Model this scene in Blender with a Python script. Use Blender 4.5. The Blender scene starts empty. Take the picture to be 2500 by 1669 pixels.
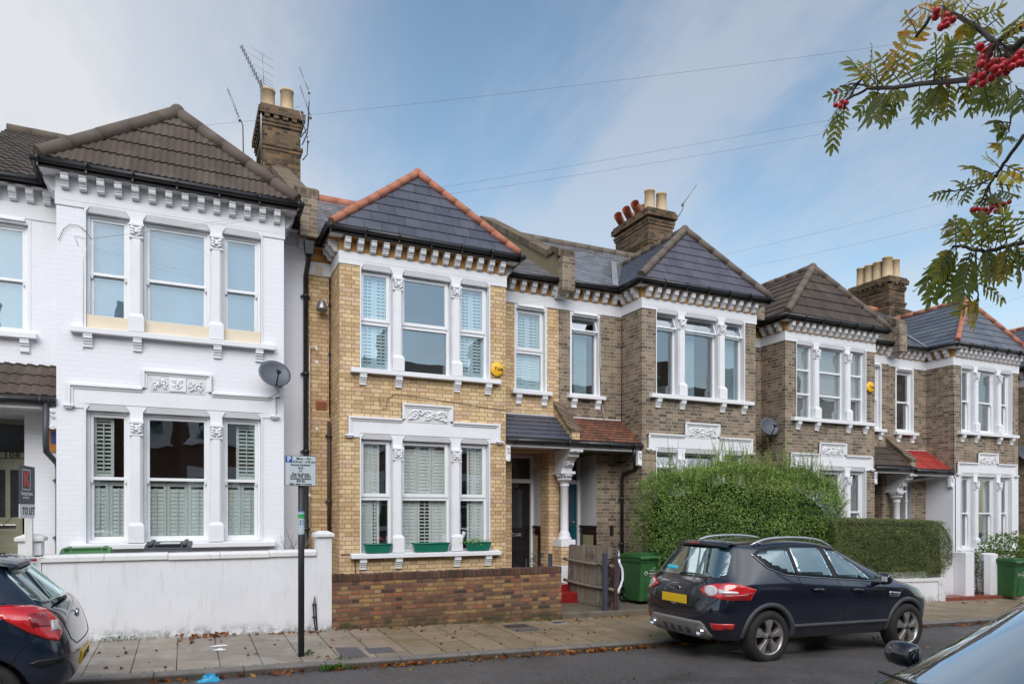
import bpy, bmesh, math, random
from mathutils import Vector, Matrix
from mathutils.bvhtree import BVHTree
from mathutils.geometry import delaunay_2d_cdt
random.seed(7)
R = math.radians
SC = bpy.context.scene
COL = SC.collection

# ------------------------------------------------------------------ camera
EYE = 1.70
cam = bpy.data.cameras.new('camera')
cam.sensor_width = 36.0
cam.lens = 24.7
cam.shift_y = 0.1662
cam.clip_start = 0.05
cam.clip_end = 3000
camo = bpy.data.objects.new('camera', cam)
COL.objects.link(camo)
camo.location = (0, 0, EYE)
camo.rotation_euler = (R(90), 0, R(-25.0))
SC.camera = camo

# ------------------------------------------------------------------ exposure
SC.view_settings.view_transform = 'Standard'
SC.view_settings.look = 'None'
SC.view_settings.exposure = 0.56
SC.view_settings.gamma = 1.0
SC.render.film_transparent = False
try:
    SC.cycles.max_bounces = 8
    SC.cycles.transparent_max_bounces = 12
    SC.cycles.use_denoising = True
    SC.cycles.caustics_reflective = False
    SC.cycles.caustics_refractive = False
except Exception:
    pass

# ------------------------------------------------------------------ sky
SUN_EL, SUN_AZ = 36.0, 203.0          # degrees; azimuth clockwise from +Y
W = bpy.data.worlds.new("World")
SC.world = W
W.use_nodes = True
def build_sky():
    nt = W.node_tree
    N, L = nt.nodes, nt.links
    N.clear()
    out = N.new('ShaderNodeOutputWorld')
    bg = N.new('ShaderNodeBackground')
    bg.inputs['Strength'].default_value = 0.1
    sky = N.new('ShaderNodeTexSky')
    sky.sky_type = 'NISHITA'
    sky.sun_disc = False
    sky.sun_elevation = R(SUN_EL)
    sky.sun_rotation = R(SUN_AZ)
    sky.air_density = 1.0
    sky.dust_density = 0.6
    sky.ozone_density = 1.0
    tc = N.new('ShaderNodeTexCoord')
    sep = N.new('ShaderNodeSeparateXYZ')
    L.new(tc.outputs['Generated'], sep.inputs[0])
    def math_(op, a, b=None, c=None, clamp=False):
        n = N.new('ShaderNodeMath'); n.operation = op; n.use_clamp = clamp
        for i, v in enumerate((a, b, c)):
            if v is None: continue
            if isinstance(v, (int, float)): n.inputs[i].default_value = v
            else: L.new(v, n.inputs[i])
        return n.outputs[0]
    def mapr(v, a, b, c=0.0, d=1.0):
        n = N.new('ShaderNodeMapRange'); n.interpolation_type = 'SMOOTHSTEP'
        L.new(v, n.inputs[0])
        for i, k in enumerate((a, b, c, d)): n.inputs[i+1].default_value = k
        return n.outputs[0]
    # cloud sheet: project the direction on a flat layer overhead
    zz = math_('MAXIMUM', sep.outputs[2], 0.06)
    px = math_('DIVIDE', sep.outputs[0], math_('ADD', zz, 0.35))
    py = math_('DIVIDE', sep.outputs[1], math_('ADD', zz, 0.35))
    cmb = N.new('ShaderNodeCombineXYZ')
    L.new(px, cmb.inputs[0]); L.new(py, cmb.inputs[1])
    mp = N.new('ShaderNodeMapping')
    mp.inputs['Rotation'].default_value = (0, 0, R(-38))
    mp.inputs['Scale'].default_value = (1.0, 0.45, 1)
    L.new(cmb.outputs[0], mp.inputs[0])
    n1 = N.new('ShaderNodeTexNoise'); n1.inputs['Scale'].default_value = 1.9
    n1.inputs['Detail'].default_value = 7; n1.inputs['Roughness'].default_value = 0.55
    n1.inputs['Distortion'].default_value = 0.5
    L.new(mp.outputs[0], n1.inputs['Vector'])
    n2 = N.new('ShaderNodeTexNoise'); n2.inputs['Scale'].default_value = 4.5
    n2.inputs['Detail'].default_value = 8; n2.inputs['Roughness'].default_value = 0.6
    L.new(mp.outputs[0], n2.inputs['Vector'])
    nn = math_('ADD', math_('MULTIPLY', n1.outputs[0], 0.62), math_('MULTIPLY', n2.outputs[0], 0.38))
    # a bright cloud bank to the left (low azimuth side) and an unseen one added overhead behind the camera
    dv = N.new('ShaderNodeVectorMath'); dv.operation = 'DOT_PRODUCT'
    L.new(tc.outputs['Generated'], dv.inputs[0])
    a = R(-30.0)
    dv.inputs[1].default_value = (math.sin(a)*0.93, math.cos(a)*0.93, 0.37)
    left = mapr(dv.outputs['Value'], 0.70, 0.985)
    back = mapr(sep.outputs[1], 0.05, -0.55)
    high = mapr(sep.outputs[2], 0.22, 0.62)
    thin = mapr(nn, 0.42, 0.62)
    low = mapr(sep.outputs[2], 0.48, 0.02)
    cover = math_('ADD', math_('MULTIPLY', thin, 0.46), math_('MULTIPLY', left, 0.90))
    cover = math_('ADD', cover, math_('MULTIPLY', math_('MULTIPLY', low, nn), 0.44))
    cover = math_('MAXIMUM', cover, math_('MULTIPLY', back, math_('ADD', math_('MULTIPLY', high, 0.45), math_('MULTIPLY', thin, 0.45))), None, True)
    cover = math_('MINIMUM', cover, 0.97)
    # added cloud brightness on the unseen camera side, to light the house fronts
    br = math_('ADD', 5.0, math_('MULTIPLY', math_('MULTIPLY', back, high), 14.5))
    br = math_('ADD', br, math_('MULTIPLY', left, 0.6))
    cc = N.new('ShaderNodeMix'); cc.data_type = 'RGBA'; cc.blend_type = 'MULTIPLY'
    cc.inputs[0].default_value = 1.0
    cc.inputs[6].default_value = (0.94, 0.957, 1.0, 1)
    g = N.new('ShaderNodeCombineColor')
    for i in range(3): L.new(br, g.inputs[i])
    L.new(g.outputs[0], cc.inputs[7])
    # clear sky: lift the Nishita blue a little toward the pale autumn blue
    sk = N.new('ShaderNodeMix'); sk.data_type = 'RGBA'; sk.blend_type = 'MULTIPLY'
    sk.inputs[0].default_value = 1.0
    L.new(sky.outputs[0], sk.inputs[6])
    sk.inputs[7].default_value = (1.34, 1.36, 1.22, 1)
    mx = N.new('ShaderNodeMix'); mx.data_type = 'RGBA'
    L.new(cover, mx.inputs[0]); L.new(sk.outputs[2], mx.inputs[6]); L.new(cc.outputs[2], mx.inputs[7])
    L.new(mx.outputs[2], bg.inputs[0])
    L.new(bg.outputs[0], out.inputs[0])
build_sky()

# ------------------------------------------------------------------ sun (veiled by cloud, behind the camera)
sl = bpy.data.lights.new('sun', 'SUN')
sl.energy = 1.25
sl.angle = R(40)
sl.color = (1.0, 0.965, 0.925)
so = bpy.data.objects.new('sun', sl)
COL.objects.link(so)
_a, _e = R(SUN_AZ), R(SUN_EL)
_d = Vector((math.sin(_a)*math.cos(_e), math.cos(_a)*math.cos(_e), math.sin(_e)))   # towards the sun
so.rotation_euler = _d.to_track_quat('Z', 'Y').to_euler()
so.location = (0, -20, 30)

# ------------------------------------------------------------------ scene helpers
GS = 0.0225                                  # the street falls to the right
def gz(x, off=0.0): return -GS*x + off

def offset_of(parent):
    v = Vector((0, 0, 0)); p = parent
    while p is not None:
        v += Vector(p.location) if not p.get('_loc') else Vector((0, 0, 0))
        p = p.parent
    return v

LOCAL = set()
def props(o, label=None, cat=None, group=None, kind=None):
    if label: o['label'] = label
    if cat: o['category'] = cat
    if group: o['group'] = group
    if kind: o['kind'] = kind
    return o

def empty(name, loc, label=None, cat=None, group=None, rotz=0.0, local=False):
    o = bpy.data.objects.new(name, None)
    o.empty_display_size = 0.3
    COL.objects.link(o)
    o.location = loc
    o.rotation_euler = (0, 0, rotz)
    props(o, label, cat, group)
    if local: LOCAL.add(o.name)
    return o

def root_of(o):
    while o.parent is not None: o = o.parent
    return o

class MB:
    """collects geometry, then becomes ONE mesh object"""
    def __init__(s):
        s.v, s.f, s.m, s.uv, s.sm = [], [], [], {}, []
    def add(s, vs, fs, mi=0, uvs=None, smooth=False):
        b = len(s.v)
        s.v.extend([tuple(p) for p in vs])
        for k, f in enumerate(fs):
            if uvs: s.uv[len(s.f)] = uvs[k]
            s.f.append(tuple(b+i for i in f)); s.m.append(mi); s.sm.append(smooth)
        return s
    def box(s, x0, x1, y0, y1, z0, z1, mi=0):
        vs = [(x0,y0,z0),(x1,y0,z0),(x1,y1,z0),(x0,y1,z0),(x0,y0,z1),(x1,y0,z1),(x1,y1,z1),(x0,y1,z1)]
        return s.add(vs, [(3,2,1,0),(4,5,6,7),(0,1,5,4),(1,2,6,5),(2,3,7,6),(3,0,4,7)], mi)
    def quad(s, a, b, c, d, mi=0, uv=None):
        return s.add([a,b,c,d], [(0,1,2,3)], mi, [uv] if uv else None)
    def prism(s, poly, fn, a0, a1, mi=0, smooth=False):
        """poly: 2D points; fn(p, a) -> 3D"""
        n = len(poly)
        vs = [fn(p, a0) for p in poly] + [fn(p, a1) for p in poly]
        fs = [tuple(range(n))[::-1], tuple(range(n, 2*n))]
        s.add(vs, fs, mi)
        b = len(s.v) - 2*n
        for i in range(n):
            j = (i+1) % n
            s.f.append((b+i, b+j, b+n+j, b+n+i)); s.m.append(mi); s.sm.append(smooth)
        return s
    def tube(s, pts, r, n=8, mi=0, cap=True, closed=False):
        pts = [Vector(p) for p in pts]
        rs = r if isinstance(r, (list, tuple)) else [r]*len(pts)
        m = len(pts)
        rings = []; prev = None
        for i, p in enumerate(pts):
            if closed: t = pts[(i+1) % m] - pts[i-1]
            elif i == 0: t = pts[1]-pts[0]
            elif i == m-1: t = pts[-1]-pts[-2]
            else: t = (pts[i+1]-pts[i]).normalized() + (pts[i]-pts[i-1]).normalized()
            if t.length < 1e-9: t = Vector((0,0,1))
            t.normalize()
            if prev is None:
                a = Vector((0,0,1)) if abs(t.z) < 0.9 else Vector((1,0,0))
                u = t.cross(a).normalized()
            else:
                u = prev - t*prev.dot(t)
                if u.length < 1e-6: u = t.cross(Vector((0.3,0.5,0.8)))
                u.normalize()
            prev = u
            w = t.cross(u)
            rings.append([p + u*(rs[i]*math.cos(2*math.pi*k/n)) + w*(rs[i]*math.sin(2*math.pi*k/n)) for k in range(n)])
        vs = [q for rg in rings for q in rg]
        fs = []
        for i in range(m if closed else m-1):
            j = (i+1) % m
            for k in range(n):
                k2 = (k+1) % n
                fs.append((i*n+k, i*n+k2, j*n+k2, j*n+k))
        b0 = len(s.f)
        s.add(vs, fs, mi, None, True)
        if cap and not closed:
            b = len(s.v) - len(vs)
            s.f.append(tuple(b+k for k in range(n))[::-1]); s.m.append(mi); s.sm.append(False)
            s.f.append(tuple(b+(m-1)*n+k for k in range(n))); s.m.append(mi); s.sm.append(False)
        return s
    def lathe(s, prof, c, axis='z', n=16, mi=0, smooth=True, cap=True):
        """prof: (radius, height) list around axis through c"""
        vs = []
        for r, h in prof:
            for k in range(n):
                a = 2*math.pi*k/n
                p, q = r*math.cos(a), r*math.sin(a)
                if axis == 'z': vs.append((c[0]+p, c[1]+q, c[2]+h))
                elif axis == 'y': vs.append((c[0]+p, c[1]+h, c[2]+q))
                else: vs.append((c[0]+h, c[1]+p, c[2]+q))
        fs = []
        for i in range(len(prof)-1):
            for k in range(n):
                k2 = (k+1) % n
                fs.append((i*n+k, i*n+k2, (i+1)*n+k2, (i+1)*n+k))
        s.add(vs, fs, mi, None, smooth)
        b = len(s.v)-len(vs)
        if cap and prof[0][0] > 1e-6:
            s.f.append(tuple(b+k for k in range(n))[::-1]); s.m.append(mi); s.sm.append(False)
        if cap and prof[-1][0] > 1e-6:
            s.f.append(tuple(b+(len(prof)-1)*n+k for k in range(n))); s.m.append(mi); s.sm.append(False)
        return s
    def ball(s, c, r, mi=0, n=8, m=6, sc=(1,1,1)):
        prof = [(max(1e-5, r*math.sin(math.pi*i/m)), -r*math.cos(math.pi*i/m)) for i in range(m+1)]
        b = len(s.v)
        s.lathe(prof, (0,0,0), 'z', n, mi)
        for i in range(b, len(s.v)):
            p = s.v[i]; s.v[i] = (c[0]+p[0]*sc[0], c[1]+p[1]*sc[1], c[2]+p[2]*sc[2])
        return s
    def build(s, name, mat, parent=None, bevel=0.0, seg=2, fixn=True, **pr):
        me = bpy.data.meshes.new(name)
        off = Vector((0,0,0))
        if parent is not None:
            rt = root_of(parent)
            if rt.name not in LOCAL: off = Vector(rt.location)
        me.from_pydata([(p[0]-off.x, p[1]-off.y, p[2]-off.z) for p in s.v], [], s.f)
        mats = mat if isinstance(mat, (list, tuple)) else [mat]
        for m_ in mats: me.materials.append(m_)
        for i, p in enumerate(me.polygons):
            p.material_index = s.m[i]; p.use_smooth = s.sm[i]
        if s.uv:
            ul = me.uv_layers.new(name='UVMap')
            for fi, uvs in s.uv.items():
                p = me.polygons[fi]
                for k, li in enumerate(p.loop_indices): ul.data[li].uv = uvs[k]
        if fixn:
            bm = bmesh.new(); bm.from_mesh(me)
            bmesh.ops.recalc_face_normals(bm, faces=bm.faces)
            bm.to_mesh(me); bm.free()
        me.update()
        o = bpy.data.objects.new(name, me)
        COL.objects.link(o)
        if parent is not None: o.parent = parent
        if bevel > 0:
            bv = o.modifiers.new('bevel', 'BEVEL'); bv.width = bevel; bv.segments = seg
            bv.limit_method = 'ANGLE'; bv.angle_limit = R(40)
        props(o, **pr)
        return o

def link_copy(o, parent, loc=None):
    c = o.copy(); COL.objects.link(c); c.parent = parent
    if loc is not None: c.location = loc
    return c

def text_mesh(name, body, size, mat, parent, loc, rot=(R(90),0,0), align='CENTER', ext=0.001, sx=1.0, bold=0.0, spacing=1.0):
    cu = bpy.data.curves.new('t', 'FONT')
    cu.body = body; cu.size = size; cu.align_x = align; cu.align_y = 'CENTER'
    cu.extrude = ext; cu.offset = bold; cu.space_character = spacing; cu.resolution_u = 3
    to = bpy.data.objects.new('t', cu); COL.objects.link(to)
    dg = bpy.context.evaluated_depsgraph_get(); dg.update()
    me = bpy.data.meshes.new_from_object(to.evaluated_get(dg))
    bpy.data.objects.remove(to); bpy.data.curves.remove(cu)
    M = Matrix.LocRotScale(Vector(loc), __import__('mathutils').Euler(rot), Vector((sx,1,1)))
    me.transform(M)
    off = Vector((0,0,0))
    if parent is not None:
        rt = root_of(parent)
        if rt.name not in LOCAL: off = Vector(rt.location)
    me.transform(Matrix.Translation(-off))
    me.name = name
    me.materials.clear(); me.materials.append(mat)
    o = bpy.data.objects.new(name, me); COL.objects.link(o)
    if parent is not None: o.parent = parent
    return o

def clip_poly(poly, clip):
    """Sutherland-Hodgman: poly against a convex CCW clip polygon (2D)"""
    out = list(poly)
    for i in range(len(clip)):
        a, b = clip[i], clip[(i+1) % len(clip)]
        inp, out = out, []
        if not inp: return []
        def side(p): return (b[0]-a[0])*(p[1]-a[1]) - (b[1]-a[1])*(p[0]-a[0])
        for k in range(len(inp)):
            p, q = inp[k-1], inp[k]
            sp, sq = side(p), side(q)
            if (sp >= 0) != (sq >= 0):
                t = sp/(sp-sq)
                out.append((p[0]+(q[0]-p[0])*t, p[1]+(q[1]-p[1])*t))
            if sq >= 0: out.append(q)
    return out
def area2(p):
    return 0.5*sum(p[i-1][0]*p[i][1]-p[i][0]*p[i-1][1] for i in range(len(p)))

# ================================================================== materials
class NT:
    def __init__(s, name):
        s.mat = bpy.data.materials.new(name); s.mat.use_nodes = True
        s.t = s.mat.node_tree; s.N = s.t.nodes; s.L = s.t.links
        s.N.clear()
        s.out = s.N.new('ShaderNodeOutputMaterial')
        s.b = s.N.new('ShaderNodeBsdfPrincipled')
        s.L.new(s.b.outputs[0], s.out.inputs[0])
    def put(s, sock, v):
        if isinstance(v, (int, float)): sock.default_value = v
        elif isinstance(v, tuple):
            sock.default_value = v if len(v) == len(sock.default_value) else v+(1,)
        else: s.L.new(v, sock)
    def m(s, op, a, b=None, c=None, clamp=False):
        n = s.N.new('ShaderNodeMath'); n.operation = op; n.use_clamp = clamp
        for i, v in enumerate((a, b, c)):
            if v is not None: s.put(n.inputs[i], v)
        return n.outputs[0]
    def pos(s):
        n = s.N.new('ShaderNodeNewGeometry'); return n.outputs['Position']
    def obj(s):
        n = s.N.new('ShaderNodeTexCoord'); return n.outputs['Object']
    def uv(s):
        n = s.N.new('ShaderNodeTexCoord'); return n.outputs['UV']
    def nrm(s):
        n = s.N.new('ShaderNodeNewGeometry'); return n.outputs['Normal']
    def sep(s, v):
        n = s.N.new('ShaderNodeSeparateXYZ'); s.L.new(v, n.inputs[0]); return n.outputs
    def cmb(s, x, y, z=0.0):
        n = s.N.new('ShaderNodeCombineXYZ')
        for i, v in enumerate((x, y, z)): s.put(n.inputs[i], v)
        return n.outputs[0]
    def noise(s, vec, sc, det=4, rough=0.55, dist=0.0, col=False):
        n = s.N.new('ShaderNodeTexNoise')
        n.inputs['Scale'].default_value = sc; n.inputs['Detail'].default_value = det
        n.inputs['Roughness'].default_value = rough; n.inputs['Distortion'].default_value = dist
        if vec is not None: s.L.new(vec, n.inputs['Vector'])
        return n.outputs['Color' if col else 'Fac']
    def white(s, vec):
        n = s.N.new('ShaderNodeTexWhiteNoise'); n.noise_dimensions = '3D'
        s.L.new(vec, n.inputs['Vector']); return n.outputs['Value']
    def ramp(s, f, stops, interp='LINEAR'):
        n = s.N.new('ShaderNodeValToRGB'); n.color_ramp.interpolation = interp
        e = n.color_ramp.elements
        while len(e) > 1: e.remove(e[0])
        e[0].position = stops[0][0]; e[0].color = tuple(stops[0][1])+(1,)
        for p, c_ in stops[1:]:
            x = e.new(p); x.color = tuple(c_)+(1,)
        s.put(n.inputs[0], f); return n.outputs[0]
    def mr(s, v, a, b, c=0.0, d=1.0, smooth=True):
        n = s.N.new('ShaderNodeMapRange')
        if smooth: n.interpolation_type = 'SMOOTHSTEP'
        s.put(n.inputs[0], v)
        for i, k in enumerate((a, b, c, d)): n.inputs[i+1].default_value = k
        return n.outputs[0]
    def mix(s, f, a, b, mode='MIX'):
        n = s.N.new('ShaderNodeMix'); n.data_type = 'RGBA'; n.blend_type = mode
        s.put(n.inputs[0], f)
        for i, v in ((6, a), (7, b)):
            if isinstance(v, (int, float)): v = (v, v, v)
            s.put(n.inputs[i], v)
        return n.outputs[2]
    def scale(s, vec, k):
        n = s.N.new('ShaderNodeVectorMath'); n.operation = 'MULTIPLY'
        s.L.new(vec, n.inputs[0]); n.inputs[1].default_value = k if isinstance(k, tuple) else (k,k,k)
        return n.outputs[0]
    def vadd(s, a, b):
        n = s.N.new('ShaderNodeVectorMath'); n.operation = 'ADD'
        s.L.new(a, n.inputs[0]); s.L.new(b, n.inputs[1]); return n.outputs[0]
    def bump(s, h, st=0.3, d=0.01):
        n = s.N.new('ShaderNodeBump'); n.inputs['Strength'].default_value = st; n.inputs['Distance'].default_value = d
        s.put(n.inputs['Height'], h); s.L.new(n.outputs[0], s.b.inputs['Normal'])
    def set(s, **k):
        nm = {'color':'Base Color','rough':'Roughness','metal':'Metallic','spec':'Specular IOR Level','coat':'Coat Weight','coatr':'Coat Roughness','ior':'IOR','trans':'Transmission Weight','alpha':'Alpha','emit':'Emission Color','emits':'Emission Strength','sheen':'Sheen Weight'}
        for a, v in k.items(): s.put(s.b.inputs[nm[a]], v)
        return s

def plain(name, col, rough=0.6, var=0.08, nsc=6.0, metal=0.0, spec=0.5, bump=0.0, bsc=60, coat=0.0, dirt=None, dsc=3.0):
    """a painted / moulded surface with slight unevenness"""
    t = NT(name)
    p = t.obj()
    n = t.noise(p, nsc, 5)
    k = t.mr(n, 0.25, 0.75, 1-var, 1+var, False)
    c_ = t.mix(1.0, tuple(col), t.cmb(k, k, k), 'MULTIPLY')
    if dirt:
        d = t.noise(p, dsc, 7, 0.65, 0.4)
        c_ = t.mix(t.m('MULTIPLY', t.mr(d, 0.52, 0.78), dirt[1]), c_, tuple(dirt[0]))
    t.set(color=c_, rough=t.mr(n, 0.2, 0.8, max(0.02, rough-0.08), min(1, rough+0.08)), metal=metal, spec=spec)
    if coat: t.set(coat=coat, coatr=0.03)
    if bump: t.bump(t.noise(p, bsc, 4), bump, 0.004)
    return t.mat

def brick(name, stops, mortar, mw=0.006, bumpk=0.5, stain=None, wob=0.0, soldier=False, rough=0.85, streak=0.0, mottle=0.12, white=False, efflor=0.0, algae=0.0, bh=0.075):
    t = NT(name)
    P = t.pos(); s = t.sep(P)
    u = t.m('ADD', s[0], s[1]); v = s[2]
    uvv = t.cmb(u, v, 0)
    if wob:
        nz = t.sep(t.noise(uvv, 14.0, 3, 0.5, 0, True))
        u = t.m('ADD', u, t.m('MULTIPLY', t.m('SUBTRACT', nz[0], 0.5), wob))
        v = t.m('ADD', v, t.m('MULTIPLY', t.m('SUBTRACT', nz[1], 0.5), wob))
    if soldier:
        W_, H_ = 0.0755, 5.0
        uu = t.m('DIVIDE', u, W_); cell = t.m('FLOOR', uu); fu = t.m('FRACT', uu)
        du = t.m('MULTIPLY', t.m('MINIMUM', fu, t.m('SUBTRACT', 1.0, fu)), W_)
        d = du; ident = t.cmb(cell, 3.0, 1.0)
    else:
        H_ = bh
        vv = t.m('DIVIDE', v, H_); row = t.m('FLOOR', vv); fv = t.m('FRACT', vv)
        odd = t.m('MODULO', t.m('ABSOLUTE', row), 2.0)
        uu = t.m('ADD', t.m('DIVIDE', u, 0.3375), t.m('MULTIPLY', odd, 0.5))
        cell = t.m('FLOOR', uu); fu = t.m('FRACT', uu)
        st = t.m('LESS_THAN', fu, 0.6667)
        dS = t.m('MINIMUM', fu, t.m('SUBTRACT', 0.6667, fu))
        dH = t.m('MINIMUM', t.m('SUBTRACT', fu, 0.6667), t.m('SUBTRACT', 1.0, fu))
        du = t.m('MULTIPLY', t.m('MAXIMUM', dS, dH), 0.3375)
        dv = t.m('MULTIPLY', t.m('MINIMUM', fv, t.m('SUBTRACT', 1.0, fv)), H_)
        d = t.m('MINIMUM', du, dv)
        ident = t.cmb(t.m('ADD', t.m('MULTIPLY', cell, 2.0), st), row, 0.5)
    fine = t.noise(uvv, 55.0, 5, 0.65)
    dd = t.m('ADD', d, t.m('MULTIPLY', t.m('SUBTRACT', fine, 0.5), 0.004))
    mask = t.mr(dd, mw*0.65, mw*1.15)
    rnd = t.white(ident)
    colr = t.ramp(rnd, stops)
    k = t.mr(fine, 0.2, 0.8, 1-mottle, 1+mottle, False)
    colr = t.mix(1.0, colr, t.cmb(k, k, k), 'MULTIPLY')
    mcol = t.mix(1.0, tuple(mortar), t.cmb(k, k, k), 'MULTIPLY')
    c_ = t.mix(mask, mcol, colr)
    big = t.noise(t.vadd(P, t.cmb(3.1, 1.7, 0.4)), 0.9, 6, 0.6, 0.6)
    if stain:
        c_ = t.mix(t.m('MULTIPLY', t.mr(big, 0.46, 0.70), stain[1]), c_, t.mix(1.0, c_, tuple(stain[0]), 'MULTIPLY'))
    if streak:
        sv = t.noise(t.cmb(t.m('MULTIPLY', u, 5.0), t.m('MULTIPLY', v, 0.5), 0.0), 1.2, 6, 0.6)
        c_ = t.mix(t.m('MULTIPLY', t.mr(sv, 0.52, 0.75), streak), c_, t.mix(1.0, c_, (0.45, 0.42, 0.38), 'MULTIPLY'))
    if efflor:
        e = t.noise(P, 1.6, 6, 0.7, 0.8)
        c_ = t.mix(t.m('MULTIPLY', t.mr(e, 0.58, 0.75), efflor), c_, (0.42, 0.38, 0.31))
    if algae:
        # green growth low on the wall, where the splash keeps it wet
        hgt = t.m('ADD', v, t.m('MULTIPLY', s[0], GS))
        al = t.m('MULTIPLY', t.mr(hgt, 0.34, 0.0), t.mr(t.noise(P, 4.0, 6, 0.65), 0.35, 0.62))
        c_ = t.mix(t.m('MULTIPLY', al, algae), c_, (0.055, 0.055, 0.03))
    t.set(color=c_, rough=rough, spec=0.3)
    h = t.m('ADD', t.m('MULTIPLY', mask, 1.0), t.m('MULTIPLY', fine, 0.35))
    h = t.m('ADD', h, t.m('MULTIPLY', rnd, 0.15))
    t.bump(h, bumpk, 0.006)
    return t.mat

def paint_wall(name, col, streak=0.0, rough=0.75, grime=(0.25, 0.24, 0.2)):
    """rendered / painted masonry with drip streaks and a little weathering"""
    t = NT(name)
    P = t.pos(); s = t.sep(P)
    u = t.m('ADD', s[0], s[1])
    n = t.noise(P, 2.2, 6, 0.6)
    f = t.noise(P, 40, 5, 0.6)
    k = t.mr(n, 0.25, 0.75, 0.94, 1.04, False)
    c_ = t.mix(1.0, tuple(col), t.cmb(k, k, k), 'MULTIPLY')
    if streak:
        sv = t.noise(t.cmb(t.m('MULTIPLY', u, 9.0), t.m('MULTIPLY', s[2], 0.9), 0.0), 1.6, 7, 0.65, 0.2)
        c_ = t.mix(t.m('MULTIPLY', t.mr(sv, 0.52, 0.80), streak), c_, tuple(grime))
        lo = t.m('ADD', s[2], t.m('MULTIPLY', s[0], GS))
        g = t.m('MULTIPLY', t.mr(lo, 0.20, 0.0), t.mr(t.noise(P, 7, 6, 0.7), 0.38, 0.62))
        c_ = t.mix(t.m('MULTIPLY', g, 0.75), c_, (0.10, 0.10, 0.07))
    sp = t.mr(t.noise(P, 9, 8, 0.75), 0.66, 0.76)
    c_ = t.mix(t.m('MULTIPLY', sp, 0.22), c_, tuple(grime))
    t.set(color=c_, rough=rough, spec=0.35)
    t.bump(t.m('ADD', f, t.m('MULTIPLY', n, 1.5)), 0.12, 0.006)
    return t.mat

def slate(name, base, alt, w=0.5, h=0.2, joint=0.006, rough=0.38, moss=0.0, wet=0.0):
    """uses the roof facets' UVs: u along the eaves, v up the slope, in metres"""
    t = NT(name)
    s = t.sep(t.uv())
    row = t.m('FLOOR', t.m('DIVIDE', s[1], h))
    odd = t.m('MODULO', t.m('ABSOLUTE', row), 2.0)
    uu = t.m('ADD', t.m('DIVIDE', s[0], w), t.m('MULTIPLY', odd, 0.5))
    cell = t.m('FLOOR', uu); fu = t.m('FRACT', uu)
    d = t.m('MULTIPLY', t.m('MINIMUM', fu, t.m('SUBTRACT', 1.0, fu)), w)
    mask = t.mr(d, joint*0.4, joint*0.9)
    rnd = t.white(t.cmb(cell, row, 2.0))
    P = t.pos(); n = t.noise(P, 3.0, 6, 0.6); f = t.noise(P, 60, 4)
    c_ = t.mix(rnd, tuple(base), tuple(alt))
    k = t.mr(n, 0.25, 0.75, 0.85, 1.15, False)
    c_ = t.mix(1.0, c_, t.cmb(k, k, k), 'MULTIPLY')
    if moss:
        c_ = t.mix(t.m('MULTIPLY', t.mr(t.noise(P, 2.0, 7, 0.7), 0.55, 0.72), moss), c_, (0.09, 0.09, 0.075))
    c_ = t.mix(mask, (0.012, 0.012, 0.014), c_)
    r_ = t.mr(t.m('ADD', t.m('MULTIPLY', n, 0.7), t.m('MULTIPLY', rnd, 0.3)), 0.3, 0.7, max(0.08, rough-0.16), rough+0.12)
    t.set(color=c_, rough=r_, spec=0.5+wet)
    t.bump(t.m('ADD', t.m('MULTIPLY', mask, 0.7), t.m('ADD', t.m('MULTIPLY', f, 0.25), t.m('MULTIPLY', rnd, 0.4))), 0.35, 0.005)
    return t.mat

def concrete_tile(name, col, lichen=(0.20, 0.19, 0.15), lk=0.5, moss=0.0):
    t = NT(name)
    P = t.pos()
    n = t.noise(P, 2.5, 7, 0.62); f = t.noise(P, 70, 4, 0.7)
    s = t.sep(t.uv())
    cell = t.white(t.cmb(t.m('FLOOR', t.m('DIVIDE', s[0], 0.3)), t.m('FLOOR', t.m('DIVIDE', s[1], 0.32)), 1.0))
    k = t.m('ADD', t.mr(cell, 0, 1, 0.82, 1.12, False), t.m('MULTIPLY', t.m('SUBTRACT', f, 0.5), 0.5))
    c_ = t.mix(1.0, tuple(col), t.cmb(k, k, k), 'MULTIPLY')
    c_ = t.mix(t.m('MULTIPLY', t.mr(n, 0.45, 0.72), lk), c_, tuple(lichen))
    if moss:
        c_ = t.mix(t.m('MULTIPLY', t.mr(t.noise(P, 5, 7, 0.7), 0.60, 0.72), moss), c_, (0.13, 0.13, 0.02))
    t.set(color=c_, rough=0.78, spec=0.3)
    t.bump(f, 0.25, 0.004)
    return t.mat

def schlick(t):
    lw = t.N.new('ShaderNodeLayerWeight'); lw.inputs['Blend'].default_value = 0.5
    return t.m('ADD', .04, t.m('MULTIPLY', .96, t.m('POWER', lw.outputs['Facing'], 5.0)))

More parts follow.
